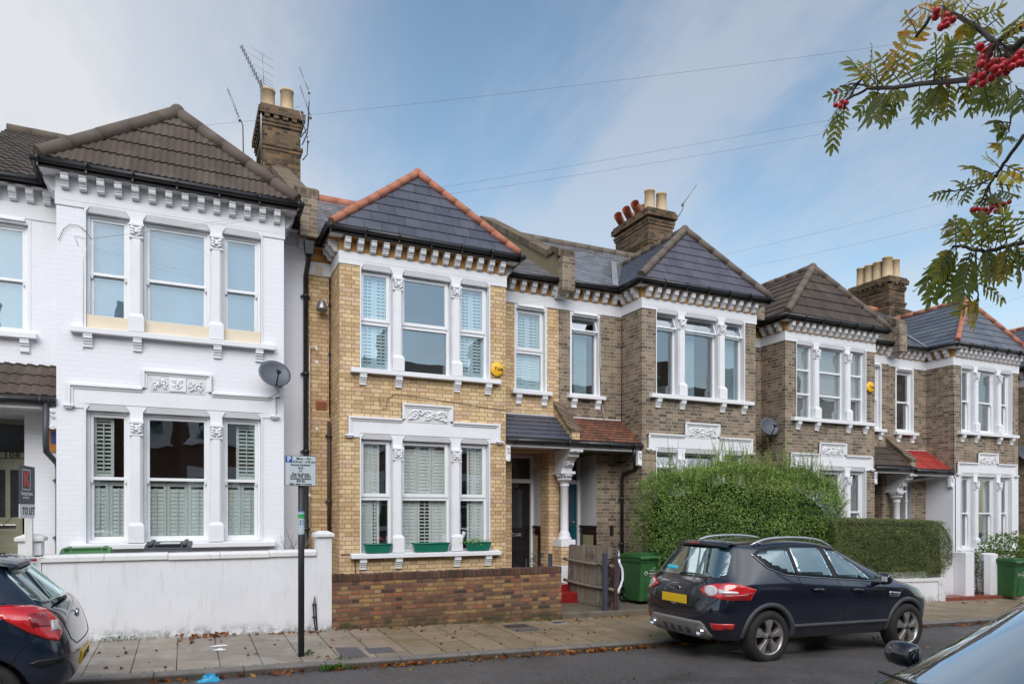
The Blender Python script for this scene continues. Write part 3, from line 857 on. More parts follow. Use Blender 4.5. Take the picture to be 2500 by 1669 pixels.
def make_window(parent, x0, x1, z0, z1, y, style, fit=None, glass=None, seed=0):
    """frame (a part) with panes and what hangs behind them (sub-parts)"""
    glass = glass or GLASS
    mb = MB(); lights = []
    def rect(a, b, c, d, t, yy, dep):
        mb.box(a, a+t, yy, yy+dep, c, d); mb.box(b-t, b, yy, yy+dep, c, d)
        mb.box(a+t, b-t, yy+.001, yy+dep-.001, c, c+t); mb.box(a+t, b-t, yy+.001, yy+dep-.001, d-t, d)
        lights.append((a+t, b-t, c+t, d-t, yy+dep*.5))
    zm = z0+(z1-z0)*0.485
    if style == 'sash':
        t = .045
        mb.box(x0, x0+t, y, y+.10, z0, z1); mb.box(x1-t, x1, y, y+.10, z0, z1)
        mb.box(x0+t, x1-t, y+.001, y+.10, z1-t, z1); mb.box(x0, x1, y-.03, y+.10, z0, z0+.04)
        rect(x0+t, x1-t, zm-.01, z1-t, .042, y+.022, .035)
        rect(x0+t, x1-t, z0+.04, zm+.032, .048, y+.060, .035)
        mb.box(x0+t, x1-t, y+.012, y+.06, zm-.012, zm+.034)
        for xx in (x0+t, x1-t-.04):
            mb.prism([(0,0),(0.04,0),(0.032,-.05),(0.008,-.05)], lambda p,a,xx=xx: (xx+p[0], a, zm-.012+p[1]), y+.014, y+.05)
        mb.box(x0+.18*(x1-x0), x0+.82*(x1-x0), y-.008, y+.01, z1-.036, z1-.012)
    elif style == 'casement':
        t = .05
        mb.box(x0, x0+t*.6, y+.03, y+.10, z0, z1); mb.box(x1-t, x1, y+.03, y+.10, z0, z1)
        mb.box(x0+t*.6, x1-t, y+.031, y+.099, z0, z0+.035)
        zt = z0+(z1-z0)*.486
        mb.box(x0+t*.6, x1-t, y+.02, y+.099, zt-.045, zt+.012)
        lights.append((x0+t*.6, x1-t, z0+.035, zt-.045, y+.065))
        rect(x0+.006, x1-.03, zt+.014, z1-.012, .062, y, .05)
    elif style == 'vent':
        t = .04
        zt = z1-.30
        mb.box(x0, x0+t*.5, y+.03, y+.10, z0, z1); mb.box(x1-t, x1, y+.03, y+.10, z0, z1)
        mb.box(x0+t*.5, x1-t, y+.031, y+.099, z0, z0+.04); mb.box(x0, x1, y+.02, y+.098, zt-.05, zt)
        mb.box(x0+t*.5, x1-t, y+.032, y+.097, z1-.03, z1)
        lights.append((x0+t*.5, x1-t, z0+.04, zt-.05, y+.065))
    elif style == 'triple':
        t = .035
        h = (z1-z0-.02)/3
        mb.box(x0, x0+t, y, y+.08, z0, z1); mb.box(x1-t, x1, y, y+.08, z0, z1)
        for k in range(4): mb.box(x0+t, x1-t, y+.001, y+.079, z0+k*h-(0 if k == 0 else .015), z0+k*h+.03 if k < 3 else z1)
        for k in range(3): lights.append((x0+t, x1-t, z0+k*h+.03, z0+(k+1)*h-.015, y+.04))
    elif style == 'light':
        rect(x0, x1, z0, z1, .045, y, .06)
    fr = mb.build('window', UPVC, parent, 0.004)
    pm = []
    rd = random.Random(seed+int(abs(x0)*100))
    for (a, b, c, d, yy) in lights:
        p = MB(); e = rd.uniform(-.002, .002)
        p.quad((a,yy+e,c),(b,yy-e,c),(b,yy-e+rd.uniform(-.0012,.0012),d),(a,yy+e+rd.uniform(-.0012,.0012),d))
        p.build('pane', glass, fr, fixn=False)
    if style == 'vent':                      # top light pushed open at its foot
        a, b, c, d = x0+.012, x1-.02, z1-.31, z1-.015
        v = MB(); T = .028
        def pt(x, z, k): return (x, y+.03-.11*(d-z)/(d-c)+k, z)
        for (p0,p1,q0,q1) in ((a,a+T,c,d),(b-T,b,c,d),(a+T,b-T,c,c+T),(a+T,b-T,d-T,d)):
            v.add([pt(p0,q0,0),pt(p1,q0,0),pt(p1,q1,0),pt(p0,q1,0),pt(p0,q0,.03),pt(p1,q0,.03),pt(p1,q1,.03),pt(p0,q1,.03)],
                  [(0,1,2,3),(7,6,5,4),(0,4,5,1),(1,5,6,2),(2,6,7,3),(3,7,4,0)])
        vo = v.build('vent_sash', UPVC, fr)
        p = MB(); p.quad(pt(a+T,c+T,.015), pt(b-T,c+T,.015), pt(b-T,d-T,.015), pt(a+T,d-T,.015)); p.build('pane', glass, fr, fixn=False)
    yb = y+.108
    for it in (fit or []):
        k = it[0]; g = MB()
        X = lambda f: x0+.02+(x1-x0-.04)*f
        Z = lambda f: z0+.03+(z1-z0-.06)*f
        if k == 'shutter':
            _, f0, f1, g0, g1, n, tilt, mat = it
            for i in range(n):
                shutter_panel(g, X(f0+(f1-f0)*i/n)+.003, X(f0+(f1-f0)*(i+1)/n)-.003, Z(g0), Z(g1), yb, tilt, mid=True)
            g.build('shutter', mat, fr)
        elif k == 'blind':
            _, g0, mat = it
            blind_mesh(g, X(0), X(1), Z(g0), Z(1), yb); g.build('blind', mat, fr)
        elif k == 'curtain':
            _, f0, f1, mat = it
            curtain_mesh(g, X(f0), X(f1), Z(0), Z(1), yb+.05, max(4, int(14*(f1-f0))), .028, seed); g.build('curtain', mat, fr)
        elif k == 'plant':
            rd2 = random.Random(seed+4)
            for q in range(26):
                cx, cz = X(rd2.uniform(.02,.42)), Z(rd2.uniform(.0,.22)); r = rd2.uniform(.02,.05)
                g.ball((cx, yb+.02, cz), r, 0, 6, 4, (1,.5,1.3))
            g.build('houseplant', PLANTM, fr)
    return fr

PLANTM = plain('houseplant_leaf', (0.025, 0.075, 0.02), 0.5, 0.4, 20)

def corbel_mesh(wd=0.10):
    """scrolled eaves bracket; x centred, back at y=0, top at z=0"""
    prof = [(p[0]*.74, p[1]) for p in [(0,0),(-.225,0),(-.225,-.035),(-.205,-.045),(-.21,-.075),(-.195,-.105),(-.155,-.118),(-.135,-.13),(-.135,-.145),(-.115,-.155),(-.105,-.185),(-.07,-.203),(0,-.203)]]
    mb = MB(); mb.prism(prof, lambda p,a: (a, p[0], p[1]), -wd/2, wd/2)
    return mb

def build_house(H):
    xc, sg, u0, Wd, uo, dz = H['xc'], H['sg'], H['u0'], H['W'], H['uo'], H['dz']
    X = lambda u: xc+sg*u
    BL, BR = sorted((X(u0), X(u0+Wd)))
    f = Wd/3.175
    bx = lambda v: BL+v*f
    XO = X(uo)
    hx0, hx1 = min(xc, XO), max(xc, XO)
    root = empty('terraced_house', ((BL+BR)/2, YB, gz((BL+BR)/2)), H['label'], 'house', 'terraced houses along the street')
    Z = lambda z: z+dz
    base = -0.75
    bm_, wm = H['brick'], H.get('white', False)
    near = H.get('near', True)
    # ---------------------------------------------------------------- walls
    mb = MB()
    top = Z(6.52)
    panel_y(mb, BL, BR, base, top, YB, [(bx(.355), bx(2.835), Z(4.20), Z(6.13)), (bx(.355), bx(2.835), Z(.94), Z(3.12))], .22)
    for s, xx in ((-1, BL), (1, BR)):
        a, b = (YM, YB) if s < 0 else (YB, YM)
        zz0 = base
        mb.quad((xx, a, zz0), (xx, b, zz0), (xx, b, top), (xx, a, top))
    ops = []
    wu = sorted((X(.30), X(1.02)))
    ops.append((wu[0], wu[1], Z(4.20), Z(5.96)))
    du = sorted((X(.24), X(1.10) if sg < 0 else X(.95)))
    ops.append((du[0], du[1], base, Z(2.97)))
    ra, rb = sorted((X(0), X(u0)))
    panel_y(mb, ra, rb, base, top, YM, ops[:1], .13)
    oa, ob = sorted((X(u0+Wd), XO))
    panel_y(mb, oa, ob, base, top, YM, [])
    # rear and party sides close the shell
    mb.quad((hx1, 21, base), (hx0, 21, base), (hx0, 21, top), (hx1, 21, top))
    for xx in (hx0+.002, hx1-.002):
        mb.quad((xx, YM+.01, base), (xx, 21, base), (xx, 21, top), (xx, YM+.01, top))
    # cut the door opening: rebuild the recess panel with both holes
    mb2 = MB(); keep = [(fa, m, sm) for fa, m, sm in zip(mb.f, mb.m, mb.sm)]
    mb2.v = mb.v; mb2.uv = {}
    for fa, m, sm in keep:
        c = [mb.v[i] for i in fa]
        if all(abs(p[1]-YM) < 1e-6 for p in c) and ra-1e-6 <= min(p[0] for p in c) and max(p[0] for p in c) <= rb+1e-6: continue
        mb2.f.append(fa); mb2.m.append(m); mb2.sm.append(sm)
    panel_y(mb2, ra, rb, base, top, YM, ops, .0)
    a, b, c, d = ops[0]
    for q in (((a,YM,c),(a,YM,d),(a,YM+.13,d),(a,YM+.13,c)), ((b,YM,c),(b,YM+.13,c),(b,YM+.13,d),(b,YM,d)), ((a,YM,d),(b,YM,d),(b,YM+.13,d),(a,YM+.13,d)), ((a,YM,c),(a,YM+.13,c),(b,YM+.13,c),(b,YM,c))):
        mb2.quad(*q)
    mats = [bm_]
    wall = mb2.build('wall', mats, root, fixn=False)
    if H.get('lowpaint'):
        # the ground floor of this house is painted: a thin coat standing on the brick
        g = MB()
        panel_y(g, BL-.004, BR+.004, base, Z(3.02), YB-.004, [(bx(.355), bx(2.835), Z(.94), Z(3.01))], 0)
        xx = BL-.004
        g.quad((xx, YM, base), (xx, YB-.004, base), (xx, YB-.004, Z(3.02)), (xx, YM, Z(3.02)))
        g.build('painted_ground_floor', WALLW, root, fixn=False)
    # ---------------------------------------------------------------- frieze band and corbels
    fz0, fz1 = Z(6.04), Z(6.262)
    g = MB(); e = .018
    g.box(BL-e, BR+e, YB-e, YB+.05, Z(6.121), fz1); g.box(BL-e, bx(.349), YB-e, YB+.05, fz0, Z(6.1205)); g.box(bx(2.843), BR+e, YB-e, YB+.05, fz0, Z(6.1205))
    g.box(BL-e, BL+.05, YB+.05, YM+.02, fz0+.0005, fz1); g.box(BR-.05, BR+e, YB+.05, YM+.02, fz0+.0005, fz1)
    g.box(ra-(0 if sg<0 else 0), rb, YM-e, YM+.03, fz0-.02, fz1-.003); g.box(oa, ob, YM-e, YM+.03, fz0-.02, fz1-.003)
    g.build('frieze', STONEW, root, .004)
    back = STONEW if wm else OCHRE
    g = MB()
    e = .012
    g.box(BL-e, BR+e, YB-e, YB+.05, fz1, fz1+.215); g.box(BL-e, BL+.05, YB+.05, YM, fz1, fz1+.214); g.box(BR-.05, BR+e, YB+.05, YM, fz1, fz1+.214)
    g.box(ra, rb, YM-e, YM+.03, fz1, fz1+.213); g.box(oa, ob, YM-e, YM+.03, fz1, fz1+.213)
    # bed course the corbels carry
    g.box(BL-.18, BR+.18, YB-.18, YB+.04, fz1+.215, fz1+.235); g.box(BL-.18, BL+.04, YB+.04, YM, fz1+.215, fz1+.234); g.box(BR-.04, BR+.18, YB+.04, YM, fz1+.215, fz1+.234)
    g.box(ra, rb, YM-.18, YM+.02, fz1+.215, fz1+.233)
    g.box(oa, ob, YM-.18, YM+.02, fz1+.215, fz1+.233)
    g.build('eaves_course', back, root)
    cm = corbel_mesh().build('corbel', STONEW, None, .004); cm.parent = root
    rx, ry, rz = root.location
    n = 14; zt = fz1+.213
    first = True
    def put(x, y, rot):
        nonlocal first
        o = cm if first else link_copy(cm, root)
        first = False
        o.location = (x-rx, y-ry, zt-rz); o.rotation_euler = (0, 0, rot)
    for i in range(n): put(BL+.12+(Wd-.24)*i/(n-1), YB-.012, 0)
    for s, xx in ((-1, BL-.012), (1, BR+.012)):
        for k in range(3): put(xx, YB+.14+k*.235, s*math.pi/2)
    m = 6
    for i in range(m):
        put(X(.14+(u0-.36)*i/(m-1)), YM-.012, 0)
    # corner blocks and soffit boards
    g = MB()
    for xx in (BL-.19, BR-.03): g.box(xx, xx+.22, YB-.192, YB-.02, fz1+.2145, fz1+.2355)
    g.box(BL-.19, BR+.19, YB-.191, YB+.03, fz1+.236, fz1+.25)
    g.box(BL-.19, BL+.03, YB+.03, YM, fz1+.236, fz1+.249); g.box(BR-.03, BR+.19, YB+.03, YM, fz1+.236, fz1+.249)
    g.box(ra, rb, YM-.20, YM+.02, fz1+.234, fz1+.247); g.box(oa, ob, YM-.20, YM+.02, fz1+.234, fz1+.247)
    g.build('soffit', STONEW, root)
    # fascia and gutters
    fm = STONEW if H.get('whitefascia') else FASCIA
    ya = YB-.192
    g = MB(); fb, ft = fz1+.215, fz1+.315
    g.box(BL-.19, BR+.19, ya-.02, ya, fb, ft)
    g.box(BL-.21, BL-.19, ya-.02, YM-.20, fb, ft); g.box(BR+.19, BR+.21, ya-.02, YM-.20, fb, ft)
    g.box(ra, rb, YM-.22, YM-.20, fb-.01, ft-.03); g.box(oa, ob, YM-.222, YM-.202, fb-.01, ft-.03)
    g.build('fascia', fm, root)
    g = MB(); gy, gzz, r = ya-.068, ft-.005, .053
    g.tube([(BL-.262, YM-.27, gzz-.02), (BL-.262, gy, gzz), (BR+.262, gy, gzz), (BR+.262, YM-.27, gzz-.02)], r, 10)
    g.tube([(xc, YM-.27, gzz-.03), (X(u0)-sg*.24, YM-.27, gzz-.03)], r, 10)
    g.tube([(X(u0+Wd)+sg*.24, YM-.27, gzz-.03), (XO, YM-.27, gzz-.03)], r, 10)
    for k in range(7):
        x = BL-.2+(Wd+.4)*k/6
        g.tube([(x-.018, gy, gzz), (x+.018, gy, gzz)], r*1.16, 10); g.box(x-.012, x+.012, gy-.004, gy+.05, gzz-.10, gzz-.045)
    g.build('gutter', BLACKP, root)
    # ---------------------------------------------------------------- roofs
    ze = ft+.040; ex0, ex1, ey = BL-.235, BR+.235, ya-.045
    mid = (BL+BR)/2; ax = Vector((mid, 12.93, Z(8.23)-H.get('az', .08)))
    kind, course, lift = H['tile']
    g = MB()
    E0, E1 = Vector((ex0, ey, ze)), Vector((ex1, ey, ze))
    V = Vector((0, ax.y-ey, ax.z-ze)); w = ex1-ex0
    facet(g, E0, (1,0,0), V, [(0,0),(w,0),(w/2,V.length)], course, kind, lift)
    yb_ = 16.4
    V2 = Vector((mid-ex0, 0, ax.z-ze)); l2 = V2.length
    facet(g, (ex0, yb_, ze), (0,-1,0), V2, [(0,0),(yb_-ey,0),(yb_-ax.y,l2),(0,l2)], course, kind, lift)
    V3 = Vector((mid-ex1, 0, ax.z-ze))
    facet(g, (ex1, ey, ze), (0,1,0), V3, [(0,0),(yb_-ey,0),(yb_-ey,l2),(ax.y-ey,l2)], course, kind, lift)
    g.build('bay_roof', H['roofm'], root, fixn=False)
    g = MB(); rr = H.get('rr', .1)
    up = Vector((0,0,.02))
    ridge_run(g, E0+Vector((.05,.0,.03)), ax+up, rr, H.get('rseg', .33)); ridge_run(g, E1+Vector((-.05,.0,.03)), ax+up, rr, H.get('rseg', .33))
    ridge_run(g, ax+up-Vector((0,.02,0)), Vector((mid, 15.75, ax.z))+up, rr, .42)
    g.ball(ax+Vector((0,0,.03)), rr*1.15, 0, 10, 6)
    g.build('hip_tiles', H['ridgem'], root)
    g = MB()
    ym0, zm0 = YM-.25, ft+.015
    Vm = Vector((0, 17.0-ym0, Z(9.08)-zm0))
    mk, mc, ml = H['mtile']
    facet(g, (hx0, ym0, zm0), (1,0,0), Vm, [(0,0),(hx1-hx0,0),(hx1-hx0,Vm.length),(0,Vm.length)], mc, mk, ml)
    g.quad((hx1, 21.3, zm0), (hx0, 21.3, zm0), (hx0, 17, Z(9.08)), (hx1, 17, Z(9.08)), 0, [(0,0),(5,0),(5,4),(0,4)])
    g.build('main_roof', H['mroofm'], root, fixn=False)
    g = MB(); ridge_run(g, (hx0, 17, Z(9.10)), (hx1, 17, Z(9.10)), .11, .45)
    g.build('ridge_tiles', H['mridgem'], root)
    # lead valleys each side of the bay roof
    g = MB()
    for s, xx in ((-1, ex0), (1, ex1)):
        t1 = (Z(8.23)-zm0)/(Z(9.08)-zm0); p1 = Vector((mid+s*.10, ym0+Vm.y*t1, Z(8.23)+.02)); 
        t0 = (ze-zm0)/(Z(9.08)-zm0); p0 = Vector((xx, ym0+Vm.y*t0, ze+.03))
        wv = Vector((s*.13, 0, 0.0)); d_ = Vector((0, .05, .05))
        g.quad(p0+wv, p1+wv+d_, p1-wv*.2+d_, p0-wv*.2)
    g.build('valley_lead', LEAD, root)
    # party parapet: at the shared wall with its brick coping
    for (px, on) in ((xc, sg < 0), (XO, sg > 0)):
        if not on: continue
        g = MB(); t = .14
        prof = [(12.90,6.46),(12.90,7.08),(13.00,7.16),(13.34,7.18),(17.0,9.30),(17.25,9.30),(17.25,8.6),(13.4,6.46)]
        g.prism(prof, lambda p,a: (a, p[0], Z(p[1])), px-t, px+t)
        wl = g.build('parapet', [H.get('param', PARAR)], root)
        g = MB(); t = .19
        prof = [(12.78,7.02),(12.78,7.16),(12.92,7.24),(13.1,7.33),(13.30,7.30),(17.02,9.46),(17.30,9.46),(17.30,9.31),(17.0,9.31),(13.34,7.19),(12.99,7.17),(12.88,7.02)]
        g.prism(prof, lambda p,a: (a, p[0], Z(p[1])), px-t, px+t)
        g.build('parapet_coping', PARAB, wl)
        g = MB(); g.box(px-.15, px+.15, 12.70, 12.88, Z(6.3), Z(7.02)); g.build('kneeler', BROWNB, wl)
        g = MB(); c2 = corbel_mesh(.24); g.v = [(p[0]+px, p[1]*1.25+YM-.03, p[2]*1.25+fz1+.213) for p in c2.v]; g.f = c2.f; g.m = c2.m; g.sm = c2.sm
        g.build('kneeler_corbel', STONEW, wl, .004)
    # ---------------------------------------------------------------- stone window surrounds
    yf = YB-.017
    opn = [(.372,.943), (1.12,2.06), (2.236,2.82)]
    for lv, (zb, zt, zl) in enumerate(((.96, 3.0, 3.02), (4.22, 6.0, 6.05))):
        g = MB()
        xs0, xs1 = bx(.350), bx(2.842)
        oo = [(bx(a), bx(b), Z(zb), Z(zt)+.09) for a, b in opn]
        panel_y(g, xs0, xs1, Z(zb), Z(zl)+.07, yf, oo, 0)
        for a, b, c, d in oo:
            d0 = d-.09; dp = .20; c5 = .055; ch = .034
            g.quad((a,yf,c),(a,yf,d0),(a,yf+dp,d0),(a,yf+dp,c)); g.quad((b,yf,c),(b,yf+dp,c),(b,yf+dp,d0),(b,yf,d0))
            g.quad((a+c5,yf,d),(b-c5,yf,d),(b,yf+ch,d0),(a,yf+ch,d0))
            g.quad((a,yf+ch,d0),(b,yf+ch,d0),(b,yf+dp,d0),(a,yf+dp,d0))
            g.add([(a,yf,d),(a,yf,d0),(a+c5,yf,d)], [(0,1,2)]); g.add([(a+c5,yf,d),(a,yf,d0),(a,yf+ch,d0)], [(0,1,2)])
            g.add([(b,yf,d),(b-c5,yf,d),(b,yf,d0)], [(0,1,2)]); g.add([(b-c5,yf,d),(b,yf+ch,d0),(b,yf,d0)], [(0,1,2)])
            g.quad((a,yf,c),(b,yf,c),(b,yf+dp,c),(a,yf+dp,c))
        g.build('window_surround', STONEW, root, fixn=False)
        cz1 = zt-.09 if lv else zt-.14; cz0 = cz1-.225; pz = 4.50 if lv else 1.275
        for ci, xm in enumerate((1.0315, 2.148)):
            g = MB(); xm_ = bx(xm); hw = .075*f
            oct_ = [(-hw,0),(-hw,-.028),(-hw+.028,-.055),(hw-.028,-.055),(hw,-.028),(hw,0)]
            g.prism(oct_, lambda p,a: (xm_+p[0], yf+.004+p[1], a), Z(pz), Z(cz0)+.01)
            hb = .108*f; zb0 = zb+.02
            g.box(xm_-hb, xm_+hb, yf-.075, yf+.03, Z(zb0), Z(pz)-.035)
            g.add([(xm_-hb,yf-.075,Z(pz)-.035),(xm_+hb,yf-.075,Z(pz)-.035),(xm_+hw,yf-.05,Z(pz)+.02),(xm_-hw,yf-.05,Z(pz)+.02),(xm_-hb,yf+.03,Z(pz)-.035),(xm_+hb,yf+.03,Z(pz)-.035),(xm_+hw,yf+.03,Z(pz)+.02),(xm_-hw,yf+.03,Z(pz)+.02)], [(0,1,2,3),(0,3,7,4),(1,5,6,2)])
            co = g.build('column', STONEW, root, .004, fixn=True)
            g = MB(); capital(g, xm_-.088*f, xm_+.088*f, Z(cz0), Z(cz1), yf, .055, ci+lv*2+int(xc))
            g.build('capital', STONEW, co)
    # sills with brackets
    for lv, (z0_, z1_, dp) in enumerate(((.89, .98, .13), (4.145, 4.245, .12))):
        g = MB(); a, b = bx(.18), bx(3.03)
        g.prism([(0,0),(-dp,0),(-dp,z1_-z0_-.018),(0,z1_-z0_)], lambda p,t: (t, YB+p[0], Z(z0_)+p[1]), a, b)
        g.box(bx(.37), bx(2.82), YB+.001, YB+.20, Z(z0_)+.02, Z(z1_)+.001)
        so_ = g.build('sill', STONEW, root, .006)
        if lv == 0 and wm: continue
        for c_ in (.40, 1.045, 2.165, 2.79):
            g = MB(); pr = [(0,0),(-.105,0),(-.105,-.03),(-.095,-.04),(-.10,-.07),(-.075,-.095),(-.075,-.11),(-.05,-.12),(-.05,-.15),(-.035,-.165),(-.035,-.2),(0,-.2)]
            g.prism(pr, lambda p,t: (t, YB+p[0], Z(z0_)+p[1]), bx(c_)-.06, bx(c_)+.06)
            g.build('sill_bracket', STONEW, so_, .003)
    # hood over the ground floor windows, stepped round the relief panel
    g = MB(); y_ = YB-.016
    poly = [(.20,3.005),(2.985,3.005),(2.985,3.34),(2.05,3.34),(2.05,3.62),(1.14,3.62),(1.14,3.34),(.20,3.34)]
    g.box(bx(.20), bx(2.985), y_, YB+.02, Z(3.095), Z(3.345)); g.box(bx(.20), bx(.351), y_+.001, YB+.02, Z(3.02), Z(3.096)); g.box(bx(2.841), bx(2.985), y_+.001, YB+.02, Z(3.02), Z(3.096))
    g.box(bx(1.14), bx(2.05), y_+.001, YB+.02, Z(3.345), Z(3.64))
    moulded(g, [(bx(.145),Z(3.02)),(bx(.145),Z(3.385)),(bx(1.11),Z(3.385)),(bx(1.11),Z(3.67)),(bx(2.08),Z(3.67)),(bx(2.08),Z(3.385)),(bx(3.04),Z(3.385)),(bx(3.04),Z(3.02))], .07, .06, YB)
    for xx in (bx(.085), bx(2.96)):
        g.box(xx, xx+.145, YB-.075, YB, Z(3.035), Z(3.065)); g.box(xx+.025, xx+.12, YB-.055, YB, Z(3.008), Z(3.034))
    hood = g.build('hood_moulding', STONEW, root, .004)
    g = MB(); g.box(bx(1.20), bx(1.99), y_-.006, y_+.002, Z(3.335), Z(3.595)); 
    rp = g.build('relief_panel', RELIEFD, root)
    g = MB(); yy = y_-.012
    cx = (bx(1.20)+bx(1.99))/2
    if H.get('face'):
        g.box(cx-.12, cx+.12, yy-.012, yy+.01, Z(3.36), Z(3.58))
        for s in (-1,1):
            g.ball((cx+s*.045, yy-.014, Z(3.50)), .020, 0, 8, 5, (1.3,.7,.8)); g.tube([(cx+s*.015, yy-.016, Z(3.525)), (cx+s*.055, yy-.02, Z(3.535)), (cx+s*.085, yy-.012, Z(3.515))], [.008,.011,.005], 6)
            g.ball((cx+s*.05, yy-.010, Z(3.45)), .03, 0, 8, 5, (1,.5,1))
        g.tube([(cx, yy-.012, Z(3.52)), (cx, yy-.032, Z(3.46)), (cx, yy-.02, Z(3.45))], [.010,.017,.010], 7)
        g.tube([(cx-.045, yy-.012, Z(3.415)), (cx, yy-.018, Z(3.408)), (cx+.045, yy-.012, Z(3.415))], [.006,.011,.006], 6)
        for s in (-1, 1):
            scroll(g, cx+s*.20, Z(3.47), yy, .075, 1.4, s); scroll(g, cx+s*.32, Z(3.44), yy, .06, 1.3, -s)
            leafy(g, min(cx+s*.14, cx+s*.385), max(cx+s*.14, cx+s*.385), Z(3.345), Z(3.59), yy, 16, .036, 3+s)
    else:
        for s, q in ((-1, .255), (1, 0.0), (1, .255)):
            scroll(g, cx+s*q, Z(3.462), yy, .105, 1.7, 1 if q else -1, .015)
        leafy(g, bx(1.21), bx(1.98), Z(3.34), Z(3.59), yy, 44, .036, 8+int(xc))
    g.build('carving', STONEW, rp)
    # ---------------------------------------------------------------- windows
    yw = YB+.10
    ups, dns = H['up'], H['down']
    for i, (a, b) in enumerate(opn):
        st, fit = ups[i]
        make_window(root, bx(a)+.001, bx(b)-.001, Z(4.243), Z(5.998), yw, st, fit, GLASSU, 11*i+int(abs(xc)))
        st, fit = dns[i]
        make_window(root, bx(a)+.001, bx(b)-.001, Z(.983), Z(2.998), yw, st, fit, GLASS, 17*i+int(abs(xc)))
    st, fit = H['rec']
    a, b = ops[0][0], ops[0][1]
    make_window(root, a+.025, b-.025, Z(4.245), Z(5.93), YM+.07, st, fit, GLASSU, 5)
    g = MB()   # white surround of the single window
    g.box(a-.02, a+.025, YM-.006, YM+.14, Z(4.24), Z(5.96)); g.box(b-.025, b+.02, YM-.006, YM+.14, Z(4.24), Z(5.96))
    g.box(a-.02, b+.02, YM-.007, YM+.139, Z(5.93), Z(6.03))
    g.prism([(0,0),(-.035,0),(-.035,.02),(0,.09)], lambda p,t: (t, YM-.006+p[0], Z(5.965)+p[1]), a+.06, b-.06)
    ws = g.build('window_surround', STONEW, root, .003)
    g = MB(); g.prism([(0,0),(-.12,0),(-.12,.08),(0,.1)], lambda p,t: (t, YM+p[0], Z(4.145)+p[1]), a-.10, b+.10)
    g.box(a, b, YM+.001, YM+.12, Z(4.16), Z(4.244))
    s2 = g.build('sill', STONEW, root, .006)
    for c_ in (a+.06, b-.06):
        g = MB(); pr = [(0,0),(-.10,0),(-.10,-.03),(-.09,-.04),(-.095,-.07),(-.07,-.095),(-.07,-.11),(-.045,-.12),(-.045,-.2),(0,-.23)]
        g.prism(pr, lambda p,t: (t, YM+p[0], Z(4.145)+p[1]), c_-.06, c_+.06); g.build('sill_bracket', STONEW, s2, .003)
    # dim rooms behind the glass
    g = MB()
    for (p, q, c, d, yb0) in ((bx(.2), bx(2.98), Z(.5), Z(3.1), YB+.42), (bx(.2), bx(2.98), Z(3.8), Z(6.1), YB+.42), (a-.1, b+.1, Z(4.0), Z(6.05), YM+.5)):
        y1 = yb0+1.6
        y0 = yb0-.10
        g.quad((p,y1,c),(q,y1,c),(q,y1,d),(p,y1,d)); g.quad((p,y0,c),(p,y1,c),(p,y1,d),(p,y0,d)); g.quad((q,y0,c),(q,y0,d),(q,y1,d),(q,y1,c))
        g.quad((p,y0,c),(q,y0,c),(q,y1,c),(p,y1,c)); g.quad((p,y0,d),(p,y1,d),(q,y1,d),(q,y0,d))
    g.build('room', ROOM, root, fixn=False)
    # ---------------------------------------------------------------- porch
    a, b = sorted((X(.0), X(u0)))
    pm, pk, pc = H['porch']
    g = MB(); P0 = Vector((a+(.09 if sg>0 else 0), 12.40, Z(3.17))); Vp = Vector((0, YM-12.40, Z(3.74)-Z(3.17)))
    wv = b-a-.09
    facet(g, P0, (1,0,0), Vp, [(0,0),(wv,0),(wv,Vp.length),(0,Vp.length)], pc, pk, .014 if pk == 'slate' else .02)
    g.build('porch_roof', pm, root, fixn=False)
    g = MB(); g.tube([(a, 12.345, Z(3.10)), (b, 12.345, Z(3.10))], .055, 10)
    for k in range(3): x = a+.2+k*(b-a-.4)/2; g.tube([(x-.02,12.345,Z(3.10)),(x+.02,12.345,Z(3.10))], .064, 10)
    g.build('porch_gutter', BLACKP, root)
    g = MB(); g.box(a, b, 12.40, 12.43, Z(3.06), Z(3.18)); g.build('porch_fascia', FASCIA, root)
    g = MB(); g.box(a, b, 12.405, 12.52, Z(2.985), Z(3.058)); g.box(a, b, 12.52, YM, Z(3.03), Z(3.055)); g.box(a, b, YM-.02, YM+.02, Z(3.70), Z(3.745))
    g.build('porch_beam', STONEW, root, .004)
    g = MB(); g.box(X(u0)-sg*.001 if sg<0 else X(u0)-.10, X(u0)+.10 if sg<0 else X(u0)-.001, 12.36, 12.44, Z(2.70), Z(3.0))
    leafy(g, (X(u0) if sg<0 else X(u0)-.10), (X(u0)+.10 if sg<0 else X(u0)), Z(2.62), Z(3.0), 12.35, 10, .035, 5)
    g.build('porch_corbel', STONEW, root)
    # door recess: lining, threshold, door
    a, b = ops[1][0], ops[1][1]
    yd = YM+.72; zf = Z(.40)
    g = MB()
    pier_x = b if sg < 0 else a
    for xx, nx in ((a, 1), (b, -1)):
        g.quad((xx,YM+.001,base),(xx,yd,base),(xx,yd,Z(2.97)),(xx,YM+.001,Z(2.97)))
    g.quad((a,YM,Z(2.97)),(b,YM,Z(2.97)),(b,yd,Z(2.97)),(a,yd,Z(2.97)))
    g.build('porch_reveal', [H.get('revealm', bm_)], root, fixn=False)
    g = MB(); far = b if sg < 0 else b
    xx = b-.004; g.quad((xx,YM+(.36 if sg<0 else .004),Z(1.41)),(xx,YM+(.36 if sg<0 else .004),Z(2.96)),(xx,yd,Z(2.96)),(xx,yd,Z(1.41)))
    g.build('plaster', PLASTERG, root, fixn=False)
    g = MB(); y0 = YM+(.36 if sg<0 else .006)
    g.box(xx-.014, xx, y0, yd-.01, zf, Z(1.40)); g.box(xx-.035, xx, y0, yd-.01, Z(1.36), Z(1.41)); g.box(xx-.022, xx, y0, y0+.05, zf, Z(1.36)); g.box(xx-.024, xx, y0, yd-.01, Z(1.24), Z(1.30))
